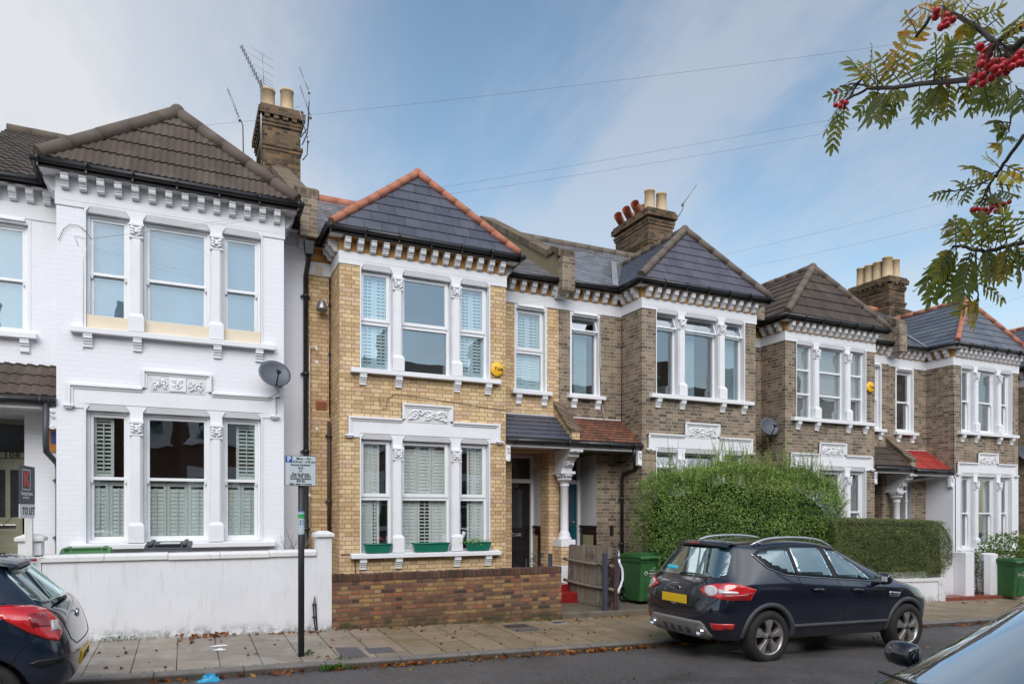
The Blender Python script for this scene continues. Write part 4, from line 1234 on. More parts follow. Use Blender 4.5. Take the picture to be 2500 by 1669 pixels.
    dd = g.build('tiled_dado', TILEDADO, root)
    g = MB(); g.box(xx-.019, xx-.012, y0+.11, y0+.30 if sg<0 else y0+.55, zf+.12, Z(1.20)); g.build('cream_tile_panel', TILECRM, dd)
    g = MB(); g.box(a-.0, b, YM-.02, yd+.2, base, zf); g.build('threshold', PLASTERG, root)
    g = MB(); t = .07
    g.box(a, a+t, yd, yd+.12, zf, Z(2.96)); g.box(b-t, b, yd-.02, yd+.12, zf, Z(2.96)); g.box(a+t, b-t, yd+.001, yd+.119, Z(2.89), Z(2.96)); g.box(a+t, b-t, yd-.01, yd+.119, Z(2.34), Z(2.43))
    df = g.build('door_frame', WHITE if H.get('doorframe') is None else H['doorframe'], root, .005)
    g = MB(); g.box(a+t, b-t, yd+.05, yd+.055, Z(2.43), Z(2.89)); g.build('transom_light', DGLASS, df)
    x0, x1 = a+t+.004, b-t-.004
    g = MB(); g.box(x0, x1, yd+.03, yd+.075, zf+.01, Z(2.335))
    wd = x1-x0
    style = H.get('door', 'black')
    dm = {'black': DOORBLK, 'teal': DOORTEAL, 'olive': DOOROLV, 'grey': plain('grey_door', (.3,.3,.31), .4)}[style]
    for p, q, c, d in ((.14,.86,.12,.28),(.14,.86,.36,.50)):
        g.box(x0+wd*p, x0+wd*q, yd+.022, yd+.034, zf+1.94*c, zf+1.94*d); g.box(x0+wd*p+.03, x0+wd*q-.03, yd+.016, yd+.024, zf+1.94*c+.03, zf+1.94*d-.03)
    door = g.build('door', dm, root, .004)
    g = MB()
    if style == 'black': g.box(x0+wd*.26, x0+wd*.74, yd+.024, yd+.032, zf+1.94*.50, zf+1.94*.93)
    elif style == 'olive':
        for p in (.10,.56): g.box(x0+wd*p, x0+wd*(p+.34), yd+.024, yd+.032, zf+1.94*.42, zf+1.94*.90)
    else: g.box(x0+wd*.18, x0+wd*.82, yd+.024, yd+.032, zf+1.94*.46, zf+1.94*.92)
    g.build('door_glass', LEADLT if style == 'teal' else DGLASS, door)
    g = MB(); g.box(x0+wd*.30, x0+wd*.70, yd+.012, yd+.03, zf+.78, zf+.85); g.build('letter_plate', CHROME, door, .004)
    g = MB(); g.ball((x1-.09 if sg>0 else x0+.09, yd+.01, zf+1.08), .028, 0, 10, 6); g.build('door_knob', CHROME, door)
    H['root'] = root; H['doorbox'] = (x0, x1, yd, zf, door); H['X'] = X; H['Z'] = Z; H['bx'] = bx; H['BL'] = BL; H['BR'] = BR
    return root

def pier_and_column(H, H2, render=None):
    """the wall end, column and console between a pair of porches (part of the left house)"""
    xc, Z, root = H['xc'], H['Z'], H['root']
    g = MB(); zb = -.7
    # console: side plate and scrolled front
    cx = xc+.02
    prof = [(YM,2.55),(12.80,2.55),(12.80,2.62),(12.74,2.66),(12.70,2.74),(12.64,2.79),(12.58,2.83),(12.52,2.84),(12.52,2.90),(12.44,2.92),(12.40,3.0),(YM,3.0)]
    g.prism(prof, lambda p,a: (a, p[0], Z(p[1])), cx-.12, cx+.12)
    g.box(cx-.15, cx+.15, 12.40, 12.56, Z(2.93), Z(2.985))
    co = g.build('porch_console', STONEW, root, .006)
    g = MB()
    leafy(g, cx-.12, cx+.12, Z(2.64), Z(2.84), 12.68, 8, .045, 4); leafy(g, cx-.1, cx+.1, Z(2.9), Z(3.0), 12.40, 5, .03, 6)
    g.build('carving', STONEW, co)
    g = MB(); yc = 12.92
    g.lathe([(.165,.98),(.165,1.14)], (cx,yc,Z(0)-0), 'z', 4, 0, False) if False else g.box(cx-.17, cx+.17, yc-.17, yc+.25, Z(.99), Z(1.13))
    g.lathe([(.15,1.13),(.15,1.17),(.115,1.20),(.125,1.24),(.095,1.29),(.085,1.33),(.085,2.24),(.10,2.25),(.10,2.28),(.085,2.29)], (cx,yc,Z(0)), 'z', 20)
    pc = g.build('porch_column', STONEW, root)
    g = MB(); g.lathe([(.09,2.28),(.105,2.33),(.135,2.45),(.165,2.50)], (cx,yc,Z(0)), 'z', 12)
    g.box(cx-.17, cx+.17, yc-.17, yc+.22, Z(2.50), Z(2.555))
    rd = random.Random(3)
    for k in range(16):
        an = k/16*2*math.pi; 
        for zz, r in ((2.34,.11),(2.42,.135)):
            g.tube([(cx+math.cos(an)*r, yc+math.sin(an)*r, Z(zz)), (cx+math.cos(an)*(r+.03), yc+math.sin(an)*(r+.03), Z(zz+.06)), (cx+math.cos(an)*(r+.045), yc+math.sin(an)*(r+.045), Z(zz+.04))], [.02,.022,.008], 6)
    g.build('capital', STONEW, pc)
    g = MB(); g.box(cx-.165, cx+.165, yc-.165, YM+.0, zb, Z(.988)); pp_ = g.build('porch_pier', render or H['brick'], root)
    g = MB(); g.box(cx-.172, cx+.172, yc-.172, YM+.0, zb, Z(.60)); g.build('painted_base', STONEW, pp_)
    # little brick wall dividing the two porch roofs
    g = MB(); prof = [(12.40,3.06),(12.40,3.34),(12.55,3.45),(YM,3.98),(YM,3.06)]
    g.prism(prof, lambda p,a: (a, p[0], Z(p[1])), xc-.09, xc+.09)
    dv = g.build('porch_divider', H['brick'], root)
    g = MB(); prof = [(12.38,3.34),(12.38,3.39),(12.55,3.50),(YM,4.05),(YM,3.98),(12.55,3.45),(12.40,3.335)]
    g.prism(prof, lambda p,a: (a, p[0], Z(p[1])), xc-.13, xc+.13); g.build('divider_coping', PARAB, dv)

def chimney(H, x0, x1, y0, y1, z0, z1, pots, bands=2):
    root = H['root']
    g = MB(); g.box(x0, x1, y0, y1, z0, z1)
    ch = g.build('chimney', CHIMB, root)
    g = MB()
    g.box(x0-.05, x1+.05, y0-.05, y1+.05, z1-.30, z1-.225); g.box(x0-.03, x1+.03, y0-.03, y1+.03, z1-.375, z1-.301)
    if bands > 1:
        g.box(x0-.05, x1+.05, y0-.05, y1+.05, z1-.85, z1-.775)
        g.box(x0-.025, x1+.025, y0-.025, y1+.025, z1-.925, z1-.852)
    if bands > 2:
        n = int((x1-x0)/.2)
        for i in range(n): g.box(x0+.03+i*.2, x0+.14+i*.2, y0-.09, y0, z1-.225, z1-.15)
        for i in range(int((y1-y0)/.2)): g.box(x0-.09, x0, y0+.03+i*.2, y0+.14+i*.2, z1-.225, z1-.15)
    g.box(x0-.10, x1+.10, y0-.10, y1+.10, z1-.15, z1-.001)
    g.box(x0-.06, x1+.06, y0-.06, y1+.06, z1, z1+.075)
    g.build('chimney_crown', CHIMB, ch)
    zt = z1+.075
    for (x, y, r, h, kind) in pots:
        g = MB()
        if kind == 'hood':
            g.lathe([(r,0),(r*.95,h*.5)], (x,y,zt), 'z', 14)
            an = 0.25
            p0 = Vector((x, y+.02, zt+h*.45)); d = Vector((-.75,-.55,.30)).normalized()
            g.tube([p0-d*.06, p0+d*.14, p0+d*.36], [r*.98, r*1.08, r*1.15], 12, 0, False)
            g.build('hooded_pot', TERRAP, ch)
        else:
            g.lathe([(r*1.1,0),(r*1.1,.04),(r,.06),(r*.93,h-.05),(r*1.02,h-.045),(r*1.02,h),(r*.78,h),(r*.74,h-.2),(.01,h-.22)], (x,y,zt), 'z', 18)
            g.build('pot', POT, ch)
    return ch

# ------------------------------------------------------------------ the six houses in view
sh = lambda f0, f1, g0, g1, n, tilt=0.35, mat=None: ('shutter', f0, f1, g0, g1, n, tilt, mat or SHUTW)
HA = dict(label='white painted brick house with ribbed brown tiled gable and beige sill boards', az=.17, xc=-3.21, sg=1, u0=1.48, W=3.25, uo=5.195, dz=.25,
    brick=WALLW, white=True, tile=('ribs', .33, .022), roofm=TILEB, ridgem=RIDGEB, rr=.108, rseg=.45, mtile=('roman', .30, .03), mroofm=TILEM, mridgem=RIDGEB,
    up=[('sash', [('blind', 0, BLIND)]), ('sash', [('blind', 0, BLIND)]), ('sash', [('blind', 0, BLIND)])],
    down=[('sash', [sh(0,.98,0,.47,2,.12,SHUTG), sh(.10,.62,.50,.98,1,.9,SHUTG)]), ('sash', [sh(0,1,0,.47,3,.12,SHUTG)]), ('sash', [sh(0,1,0,.47,2,.12,SHUTG), sh(.36,.95,.50,.98,1,.9,SHUTG)])],
    rec=('sash', [('blind', .0, BLIND)]), porch=(TILEB, 'roman', .30), door='olive', doorframe=DOOROLV, face=True, revealm=WALLW, param=CHIMB)
HB = dict(label='yellow brick house with blue slate gable, terracotta hip tiles and white shutters', xc=7.22, sg=-1, u0=1.59, W=3.18, uo=5.235, dz=0.0,
    brick=YELLOWB, tile=('slate', .235, .014), roofm=SLATEB, ridgem=TERRA, rr=.075, rseg=.30, mtile=('slate', .2, .012), mroofm=SLATEW, mridgem=TERRA,
    up=[('casement', [sh(.04,.96,0,1,2,.50)]), ('casement', []), ('casement', [sh(.04,.96,0,1,2,.50)])],
    down=[('casement', [sh(0,.36,0,1,1,.2), sh(.36,.68,.5,1,1,.25), sh(.36,.68,0,.5,1,1.1)]), ('casement', [sh(0,.36,0,1,1,.15), sh(.36,.67,.5,1,1,.2), sh(.36,.67,0,.5,1,1.15), sh(.67,1,0,1,1,.15)]), ('casement', [sh(.36,.62,0,1,1,1.0), sh(.62,.96,0,1,1,.3)])],
    rec=('casement', [sh(.04,.96,.5,1,2,.55), sh(.04,.96,0,.5,2,.15)]), porch=(SLATEB, 'slate', .16), door='black')
HC = dict(label='dark brown brick house with grey hip tiles, open top vents and net curtains', xc=7.22, sg=1, u0=1.59, W=3.18, uo=5.23, dz=0.0,
    brick=BROWNB, tile=('slate', .235, .014), roofm=SLATEP, ridgem=RIDGED, rr=.085, rseg=.40, mtile=('slate', .2, .012), mroofm=SLATEW, mridgem=RIDGED,
    up=[('vent', [('plant',)]), ('vent', [('curtain', 0, .5, CURT)]), ('vent', [('curtain', .3, 1, CURT)])],
    down=[('vent', []), ('vent', [('curtain', 0, .3, CURT)]), ('vent', [])],
    rec=('vent', [('curtain', .25, .75, CURT)]), porch=(CLAYTILE, 'slate', .105), door='teal')
HD = dict(label='dark brick house with ribbed brown tiled gable and tan blinds in three-light windows', xc=17.555, sg=-1, u0=1.565, W=3.08, uo=5.105, dz=-.265,
    brick=BROWNB, tile=('ribs', .30, .022), roofm=TILED, ridgem=RIDGED, rr=.090, rseg=.40, mtile=('slate', .2, .012), mroofm=SLATEW, mridgem=RIDGED,
    up=[('triple', [('blind', 0, BLINDB)])]*3, down=[('sash', [('curtain', 0, 1, CURT)])]*3,
    rec=('sash', []), porch=(TILED, 'ribs', .28), door='black', revealm=BROWNB)
HE = dict(label='brick house with white painted ground floor and old blue slate hipped gable', xc=17.555, sg=1, u0=1.565, W=2.97, uo=5.0, dz=-.30,
    brick=BROWNB, tile=('slate', .22, .014), roofm=SLATEE, ridgem=TERRA, rr=.075, rseg=.33, mtile=('slate', .2, .012), mroofm=SLATEE, mridgem=TERRA, whitefascia=True,
    up=[('sash', [])]*3, down=[('sash', [('curtain', .8, 1, CURT)])]*3,
    rec=('sash', []), porch=(REDTILE, 'slate', .11), door='grey', lowpaint=True, revealm=PLASTERG)
HF = dict(label='furthest house at the right edge with a blue slate roof', xc=27.65, sg=-1, u0=1.55, W=3.1, uo=5.1, dz=-.55,
    brick=BROWNB, tile=('slate', .22, .014), roofm=SLATEE, ridgem=TERRA, rr=.075, rseg=.33, mtile=('slate', .2, .012), mroofm=SLATEE, mridgem=TERRA,
    up=[('sash', [])]*3, down=[('sash', [])]*3, rec=('sash', []), porch=(SLATEB, 'slate', .16), door='black')
HOUSES = [HA, HB, HC, HD, HE, HF]
for H in HOUSES: build_house(H)
pier_and_column(HB, HC)
pier_and_column(HD, HE, PLASTERG)
chimney(HA, 1.62, 2.45, 16.9, 18.5, 7.0, 10.92, [(1.77,17.35,.17,.58,'p'), (2.19,17.25,.155,.62,'p'), (1.78,17.95,.13,.45,'p'), (2.2,17.95,.13,.42,'p')], 3)
chimney(HC, 12.06, 12.92, 16.6, 18.3, 7.0, 10.36, [(12.28,16.85,.155,.62,'p'), (12.66,16.80,.155,.58,'p'), (12.35,17.3,.13,.38,'p'), (12.16,17.22,.11,.32,'hood'), (12.16,17.66,.11,.32,'hood'), (12.16,18.1,.11,.30,'hood'), (12.5,17.9,.13,.4,'p')], 2)
chimney(HE, 22.08, 22.88, 16.5, 18.05, 6.5, 9.80, [(22.26,17.75,.16,.66,'p'), (22.26,17.42,.16,.66,'p'), (22.26,17.08,.16,.66,'p'), (22.28,16.72,.17,.72,'p'), (22.68,16.72,.15,.70,'p'), (22.66,17.3,.15,.6,'p')], 3)

# cream boards standing on the white house's upper sill
for a, b in ((.372,.943),(1.12,2.06),(2.236,2.82)):
    bx, Z = HA['bx'], HA['Z']
    g = MB(); g.box(bx(a)+.004, bx(b)-.004, YB+.012, YB+.03, Z(4.246), Z(4.246)+.20)
    g.build('sill_board', CREAM, HA['root'], .004)

# ------------------------------------------------------------------ ground
def sheet(name, y0, y1, off0, off1, mat, x0=-60, x1=90, nx=60, ny=6, prof=None, kind='structure'):
    g = MB()
    for i in range(nx):
        for j in range(ny):
            xa, xb = x0+(x1-x0)*i/nx, x0+(x1-x0)*(i+1)/nx
            ta, tb = j/ny, (j+1)/ny
            def zz(x, t): return gz(x) + (prof(t) if prof else off0+(off1-off0)*t)
            ya, yb = y0+(y1-y0)*ta, y0+(y1-y0)*tb
            g.add([(xa,ya,zz(xa,ta)),(xb,ya,zz(xb,ta)),(xb,yb,zz(xb,tb)),(xa,yb,zz(xa,tb))], [(0,1,2,3)], 0, None, True)
    return g.build(name, mat, None, fixn=False, kind=kind)
ASPH = asphalt('wet_asphalt')
PAVE = paving('stone_paving')
KERB = granite('granite_kerb')
SOIL = plain('garden_earth', (0.075, 0.058, 0.040), 0.95, 0.35, 3, bump=0.5, bsc=20)
CONCG = plain('damp_concrete', (0.135, 0.115, 0.085), 0.65, 0.25, 3, bump=0.3, bsc=30, dirt=((0.05, 0.05, 0.02), 0.6), dsc=2.5)
YK = 8.50
sheet('ground', -400, 900, -.62, -.62, SOIL, -500, 700, 24, 24)
sheet("road", .49, YK+.02, 0, 0, ASPH, ny=14, prof=lambda t: -.145+.10*(1-(2*t-1)**2))
sheet('pavement', YK+.148, 10.62, -.058, 0.0, PAVE)
sheet("far_pavement", -1.4, .35, 0.0, -.058, PAVE)
def kerb(name, y0, y1, flip=1):
    g = MB(); n = 50; x0, x1 = -60, 90
    for i in range(n):
        a, b = x0+(x1-x0)*i/n, x0+(x1-x0)*(i+1)/n
        pr = [(y0,-.30),(y0,-.085),(y0+.02,-.062),(y0+.045,-.056),(y1,-.056),(y1,-.30)] if flip > 0 else [(y1,-.30),(y1,-.085),(y1-.02,-.062),(y1-.045,-.056),(y0,-.056),(y0,-.30)]
        vs = [(a,p[0],gz(a)+p[1]) for p in pr]+[(b,p[0],gz(b)+p[1]) for p in pr]
        g.add(vs, [(k,k+1,k+7,k+6) for k in range(5)], 0)
    return g.build(name, KERB, None, kind='structure')
kerb("kerb", YK, YK+.15, 1); kerb("far_kerb", .34, .51, -1)
sheet('front_gardens', 10.60, YM+.2, -.03, .0, CONCG, -12, 30, 20, 4)

# ================================================================== cars
PAINTK = car_paint('black_blue_car_paint', (0.007, 0.0095, 0.022), 0.0, 0.22)
PAINTC = car_paint('dark_blue_car_paint', (0.009, 0.017, 0.036), 0.0, 0.22)
PAINTF = car_paint('dark_navy_car_paint', (0.006, 0.007, 0.012), 0.0, 0.2)
CLAD = plain('grey_cladding', (0.060, 0.062, 0.070), 0.55, 0.2, 6, dirt=((0.12, 0.11, 0.09), 0.5), dsc=5)
SKID = plain('silver_skid_plate', (0.30, 0.285, 0.27), 0.42, 0.1, 5, metal=0.4, dirt=((0.12, 0.10, 0.08), 0.5), dsc=6)
TYRE = plain('tyre_rubber', (0.022, 0.020, 0.019), 0.8, 0.25, 9, dirt=((0.09, 0.075, 0.06), 0.4), dsc=9)
RIM = plain('alloy_rim', (0.50, 0.465, 0.44), 0.34, 0.12, 8, metal=0.75, dirt=((0.18, 0.13, 0.10), 0.5), dsc=10)
def mirror_glass(name, base, k, mul, tint, drops=0.0):
    t = NT(name); t.set(color=base, rough=.25, spec=.3)
    gl = t.N.new('ShaderNodeBsdfGlossy'); gl.inputs['Roughness'].default_value = .015; gl.inputs['Color'].default_value = tint+(1,)
    fr = schlick(t)
    p = t.obj(); n = t.noise(p, 1.6, 3)
    h = n
    if drops: h = t.m('ADD', t.m('MULTIPLY', n, .5), t.m('MULTIPLY', t.mr(t.noise(p, 190, 3, .8), .62, .74), drops))
    bp = t.N.new('ShaderNodeBump'); bp.inputs['Strength'].default_value = .08; bp.inputs['Distance'].default_value = .02
    t.L.new(h, bp.inputs['Height']); t.L.new(bp.outputs[0], gl.inputs['Normal'])
    mx = t.N.new('ShaderNodeMixShader'); t.L.new(t.m('ADD', t.m('MULTIPLY', fr, mul), k, None, True), mx.inputs[0])
    t.L.new(t.b.outputs[0], mx.inputs[1]); t.L.new(gl.outputs[0], mx.inputs[2]); t.L.new(mx.outputs[0], t.out.inputs[0])
    return t.mat
CARGLASS = mirror_glass('car_glass', (0.010, 0.034, 0.040), .20, 1.8, (.80, .97, 1.0))
SCREEN = mirror_glass('windscreen_glass', (0.02, 0.028, 0.032), .38, 2.2, (.90, .97, 1.0), .25)
def _lens(name, col):
    t = NT(name); p = t.obj(); s = t.sep(p)
    w = t.m('SINE', t.m('MULTIPLY', s[2], 420.0)); n = t.noise(p, 9, 3)
    k = t.m('ADD', t.mr(n, .3, .7, .7, 1.25, False), t.m('MULTIPLY', w, .13))
    t.set(color=t.mix(1.0, col, t.cmb(k, k, k), 'MULTIPLY'), rough=.12, spec=.8, coat=1.0)
    return t.mat
LENSR = _lens('red_lamp_lens', (0.62, 0.012, 0.014)); LENSD = _lens('dark_red_lamp_lens', (0.30, 0.008, 0.010)); LENSW = _lens('clear_lamp_lens', (0.60, 0.58, 0.57))
GAP = plain('panel_gap', (0.002, 0.002, 0.003), 0.8, 0.1)
PLATEY = plain('yellow_number_plate', (0.80, 0.50, 0.015), 0.4, 0.03)
BLACKT = plain('black_trim', (0.012, 0.012, 0.014), 0.45, 0.2, 6)
SILVER = plain('satin_silver', (0.55, 0.57, 0.60), 0.28, 0.06, 6, metal=0.7)
BADGE = plain('blue_badge', (0.015, 0.03, 0.10), 0.25, 0.05)
CYANST = plain('cyan_sticker', (0.06, 0.45, 0.60), 0.5, 0.25, 30)

def ring(xr, xf, w, zt, xs, over=None):
    def zf(x):
        if isinstance(zt, (int, float)): return zt
        if x <= zt[0][0]: return zt[0][1]
        for (a, za), (b, zb) in zip(zt, zt[1:]):
            if x <= b: return za+(zb-za)*(x-a)/(b-a)
        return zt[-1][1]
    P = [(xr,0),(xr+.012,.5*w),(xr+.06,.80*w),(xr+.24,.975*w)] + [(x, w) for x in xs] + [(xf-.30,.93*w),(xf-.07,.58*w),(xf,0)]
    P = [(x, y, zf(x)) for x, y in P]
    if over:
        for k, v in over.items(): P[k] = v
    return P

class Car:
    def __init__(s, name, loc, rotz, tilt, spec, paint, label, length_scale=1.0):
        s.root = empty(name, loc, label, 'car', None, 0, True)
        s.root.rotation_euler = (0, tilt, rotz)
        rings = spec['rings']; n = len(rings[0])
        vs, idx = [], {}
        bm = bmesh.new()
        for sd in (1, -1):
            for j, rg in enumerate(rings):
                for i, (x, y, z) in enumerate(rg):
                    if sd < 0 and abs(y) < 1e-9: idx[(sd,j,i)] = idx[(1,j,i)]; continue
                    idx[(sd,j,i)] = bm.verts.new((x*length_scale, y*sd, z))
        lay = bm.edges.layers.float.new('crease_edge')
        for sd in (1, -1):
            for j in range(len(rings)-1):
                for i in range(n-1):
                    f = [idx[(sd,j,i)], idx[(sd,j,i+1)], idx[(sd,j+1,i+1)], idx[(sd,j+1,i)]]
                    f2 = []
                    for v in f:
                        if v not in f2: f2.append(v)
                    if len(f2) < 3: continue
                    if sd < 0: f2.reverse()
                    try:
                        fc = bm.faces.new(f2); fc.smooth = True; fc.material_index = 1 if j < spec.get('clad', 0) else 0
                    except ValueError: pass
        for i in range(n-1):          # floor
            f = [idx[(-1,0,i)], idx[(-1,0,i+1)], idx[(1,0,i+1)], idx[(1,0,i)]]
            f2 = []
            for v in f:
                if v not in f2: f2.append(v)
            if len(f2) > 2:
                try: fc = bm.faces.new(f2); fc.material_index = 1
                except ValueError: pass
        for (j, i0, i1, cr) in spec.get('crease', []):
            for sd in (1, -1):
                for i in range(i0, i1):
                    e = bm.edges.get((idx[(sd,j,i)], idx[(sd,j,i+1)])) if idx[(sd,j,i)] != idx[(sd,j,i+1)] else None
                    if e: e[lay] = cr
        bmesh.ops.recalc_face_normals(bm, faces=bm.faces)
        me = bpy.data.meshes.new('body'); bm.to_mesh(me); bm.free()
        o = bpy.data.objects.new('tmp', me); COL.objects.link(o)
        md = o.modifiers.new('s', 'SUBSURF'); md.levels = 3; md.render_levels = 3
        dg = bpy.context.evaluated_depsgraph_get(); dg.update()
        base = bpy.data.meshes.new_from_object(o.evaluated_get(dg))
        s.bvh = BVHTree.FromPolygons([v.co.copy() for v in base.vertices], [tuple(p.vertices) for p in base.polygons])
        # cut the wheel arches
        cut = MB()
        for wx in spec['wheels']:
            for sd in (1, -1):
                cut.lathe([(spec['arch'], -.30), (spec['arch'], .30)], (wx*length_scale, sd*(spec['track']+.02), spec['wr']), 'y', 40)
        co = cut.build('cut', GAP)
        bl = o.modifiers.new('b', 'BOOLEAN'); bl.operation = 'DIFFERENCE'; bl.object = co; bl.solver = 'EXACT'
        dg = bpy.context.evaluated_depsgraph_get(); dg.update()
        body = bpy.data.meshes.new_from_object(o.evaluated_get(dg))
        bpy.data.objects.remove(o); bpy.data.objects.remove(co)
        body.name = 'body'
        s.body = bpy.data.objects.new('body', body); COL.objects.link(s.body); s.body.parent = s.root
        body.materials.clear()
        for m in (paint, spec.get('cladm', paint), GAP): body.materials.append(m)
        for p in body.polygons: p.use_smooth = True
        s.spec = spec; s.k = length_scale; s.paint = paint
    def cast(s, side, a, b, d=None):
        """2D point -> (surface point, normal)"""
        if side in ('L', 'R'):
            sg = -1 if side == 'L' else 1
            o, dr = Vector((a, sg*3, b)), Vector((0, -sg, 0))
        elif side == 'rear': o, dr = Vector((-3, a, b)), Vector((1, 0, 0))
        elif side == 'front': o, dr = Vector((8, a, b)), Vector((-1, 0, 0))
        elif side == 'up': o, dr = Vector((a, b, 4)), Vector((0, 0, -1))
        else:                                    # oblique: side = (dir, u)
            dr, u = Vector(side[0]).normalized(), Vector(side[1]).normalized()
            o = u*a + Vector((0,0,b)) - dr*6
        h = s.bvh.ray_cast(o, dr)
        if h[0] is None:
            h = s.bvh.find_nearest(o+dr*3)
        n = h[1]
        if n.dot(dr) > 0: n = -n
        return h[0], n
    def patch(s, name, side, poly, mat, off=.006, parent=None, g=.045):
        pts = []
        for i in range(len(poly)):
            a, b = Vector(poly[i]), Vector(poly[(i+1) % len(poly)])
            k = max(1, int((b-a).length/g))
            for j in range(k): pts.append(a.lerp(b, j/k))
        nb = len(pts)
        x0, x1 = min(p.x for p in pts), max(p.x for p in pts); z0, z1 = min(p.y for p in pts), max(p.y for p in pts)
        vin = list(pts)
        i = x0+g*.5
        def inside(p):
            c = False
            for q in range(nb):
                A, B = pts[q-1], pts[q]
                if (A.y > p.y) != (B.y > p.y) and p.x < (B.x-A.x)*(p.y-A.y)/(B.y-A.y)+A.x: c = not c
            return c
        while i < x1:
            k = z0+g*.5
            while k < z1:
                p = Vector((i, k))
                if inside(p) and min((p-q).length for q in pts) > g*.35: vin.append(p)
                k += g
            i += g
        r = delaunay_2d_cdt(vin, [], [list(range(nb))], 1, 1e-5)
        V2, F2 = r[0], r[2]
        mb = MB(); vs = []; lo = []
        for p in V2:
            P, n = s.cast(side, p.x, p.y); vs.append(P+n*off); lo.append(P-n*.012)
        mb.add(vs, [tuple(f) for f in F2], 0, None, True)
        edges = {}
        for f in F2:
            for q in range(len(f)):
                e = (f[q-1], f[q]); edges[tuple(sorted(e))] = edges.get(tuple(sorted(e)), 0)+1
        b0 = len(mb.v); mb.v += [tuple(p) for p in lo]
        for (a, b), c in edges.items():
            if c == 1: mb.f.append((a, b, b0+b, b0+a)); mb.m.append(0); mb.sm.append(False)
        o = mb.build(name, mat, parent or s.root)
        return o
    def line(s, name, side, pts, r, mat, parent=None, off=0.0, g=.05, n=6, flat=None):
        out = []
        for i in range(len(pts)-1):
            a, b = Vector(pts[i]), Vector(pts[i+1]); k = max(1, int((b-a).length/g))
            for j in range(k + (i == len(pts)-2)): out.append(a.lerp(b, j/k))
        P = []
        for p in out:
            q, nn = s.cast(side, p.x, p.y); P.append(q+nn*off)
        mb = MB(); mb.tube(P, r, n)
        return mb.build(name, mat, parent or s.root)
    def wheel(s, x, sd, r, w, style):
        y = sd*s.spec['track']
        g = MB(); hw = w/2
        prof = [(r*.66,-hw*.80),(r*.70,-hw*.95),(r*.86,-hw),(r*.955,-hw*.86),(r,-hw*.62),(r,hw*.62),(r*.955,hw*.86),(r*.86,hw),(r*.70,hw*.95),(r*.66,hw*.80)]
        c = (x, y, r)
        wo = MB(); wo.lathe(prof, c, 'y', 44, cap=False)
        wh = wo.build('wheel', TYRE, s.root)
        rr = r*.665
        g.lathe([(rr*1.01,sd*hw*.86),(rr*.96,sd*hw*.80),(rr*.93,sd*hw*.2),(rr*.92,-sd*hw*.7)], c, 'y', 44, cap=False)
        yo = y+sd*hw*.66
        n = 5
        for k in range(n):
            a = 2*math.pi*k/n+.3
            ca, sa = math.cos(a), math.sin(a)
            def pt(p, yy): return (x+ca*p[0]-sa*p[1], yy, r+sa*p[0]+ca*p[1])
            if style == 'wide': poly = [(rr*.14,-rr*.15),(rr*.45,-rr*.13),(rr*.80,-rr*.27),(rr*.965,-rr*.23),(rr*.965,rr*.23),(rr*.80,rr*.27),(rr*.45,rr*.13),(rr*.14,rr*.15)]
            else: poly = [(rr*.14,-rr*.10),(rr*.94,-rr*.13),(rr*.94,rr*.13),(rr*.14,rr*.10)]
            g.prism(poly, pt, yo-sd*.02, yo+sd*.012)
            poly2 = [(q[0], q[1]*.45) for q in poly]
            g.prism(poly2, pt, yo+sd*.012, yo+sd*.020)
        g.lathe([(rr*.24, sd*(hw*.66-.025)),(rr*.24,sd*(hw*.66+.016)),(rr*.12,sd*(hw*.66+.022))], c, 'y', 20)
        g.build('rim', RIM, wh)
        g = MB(); g.lathe([(rr*.93,0),(.01,0.001*sd)], (x, y-sd*hw*.45, r), 'y', 28, cap=False); g.lathe([(rr*.55,0),(rr*.55,sd*.03),(.01,sd*.03)], (x, y-sd*hw*.2, r), 'y', 24, cap=False)
        g.build('brake_disc', BLACKT, wh)
        g = MB(); g.lathe([(rr*.125,sd*.022),(rr*.10,sd*.028),(.002,sd*.028)], (x, y+sd*hw*.66, r), 'y', 16)
        for k in range(5):
            a = 2*math.pi*k/5+.3+.628; g.lathe([(.013,sd*.0),(.013,sd*.02),(.001,sd*.02)], (x+math.cos(a)*rr*.19, y+sd*hw*.66, r+math.sin(a)*rr*.19), 'y', 8)
        g.build('hub_cap', BLACKT, wh)
        return wh
    def mirror(s, x, y, z, sd, fwd=1, sc=1.0, name='door_mirror'):
        g = MB(); b = MB()
        vs = []
        # rounded housing lofted along y
        for t, kx, kz in ((0,.55,.55),(.12,.9,.85),(.5,1,1),(.85,.92,.9),(1,.6,.55)):
            yy = y+sd*sc*.22*t
            vs.append([(x+.075*sc*kx*math.cos(a)*(1.15 if math.cos(a) > 0 else .55)*fwd, yy, z+.085*sc*kz*math.copysign(abs(math.sin(a))**.75, math.sin(a))) for a in [2*math.pi*k/14 for k in range(14)]])
        b.add([p for r in vs for p in r], [(i*14+k, i*14+(k+1)%14, (i+1)*14+(k+1)%14, (i+1)*14+k) for i in range(4) for k in range(14)] + [tuple(range(14))[::-1], tuple(56+k for k in range(14))], 0, None, True)
        o = b.build(name, s.paint, s.root)
        g.tube([(x-.01, y-sd*.10, z-.11*sc), (x, y+sd*.02, z-.07*sc), (x, y+sd*.06, z-.03*sc)], [.035,.03,.035], 8); g.build('mirror_stalk', BLACKT, o)
        return o

def W7(p): return p
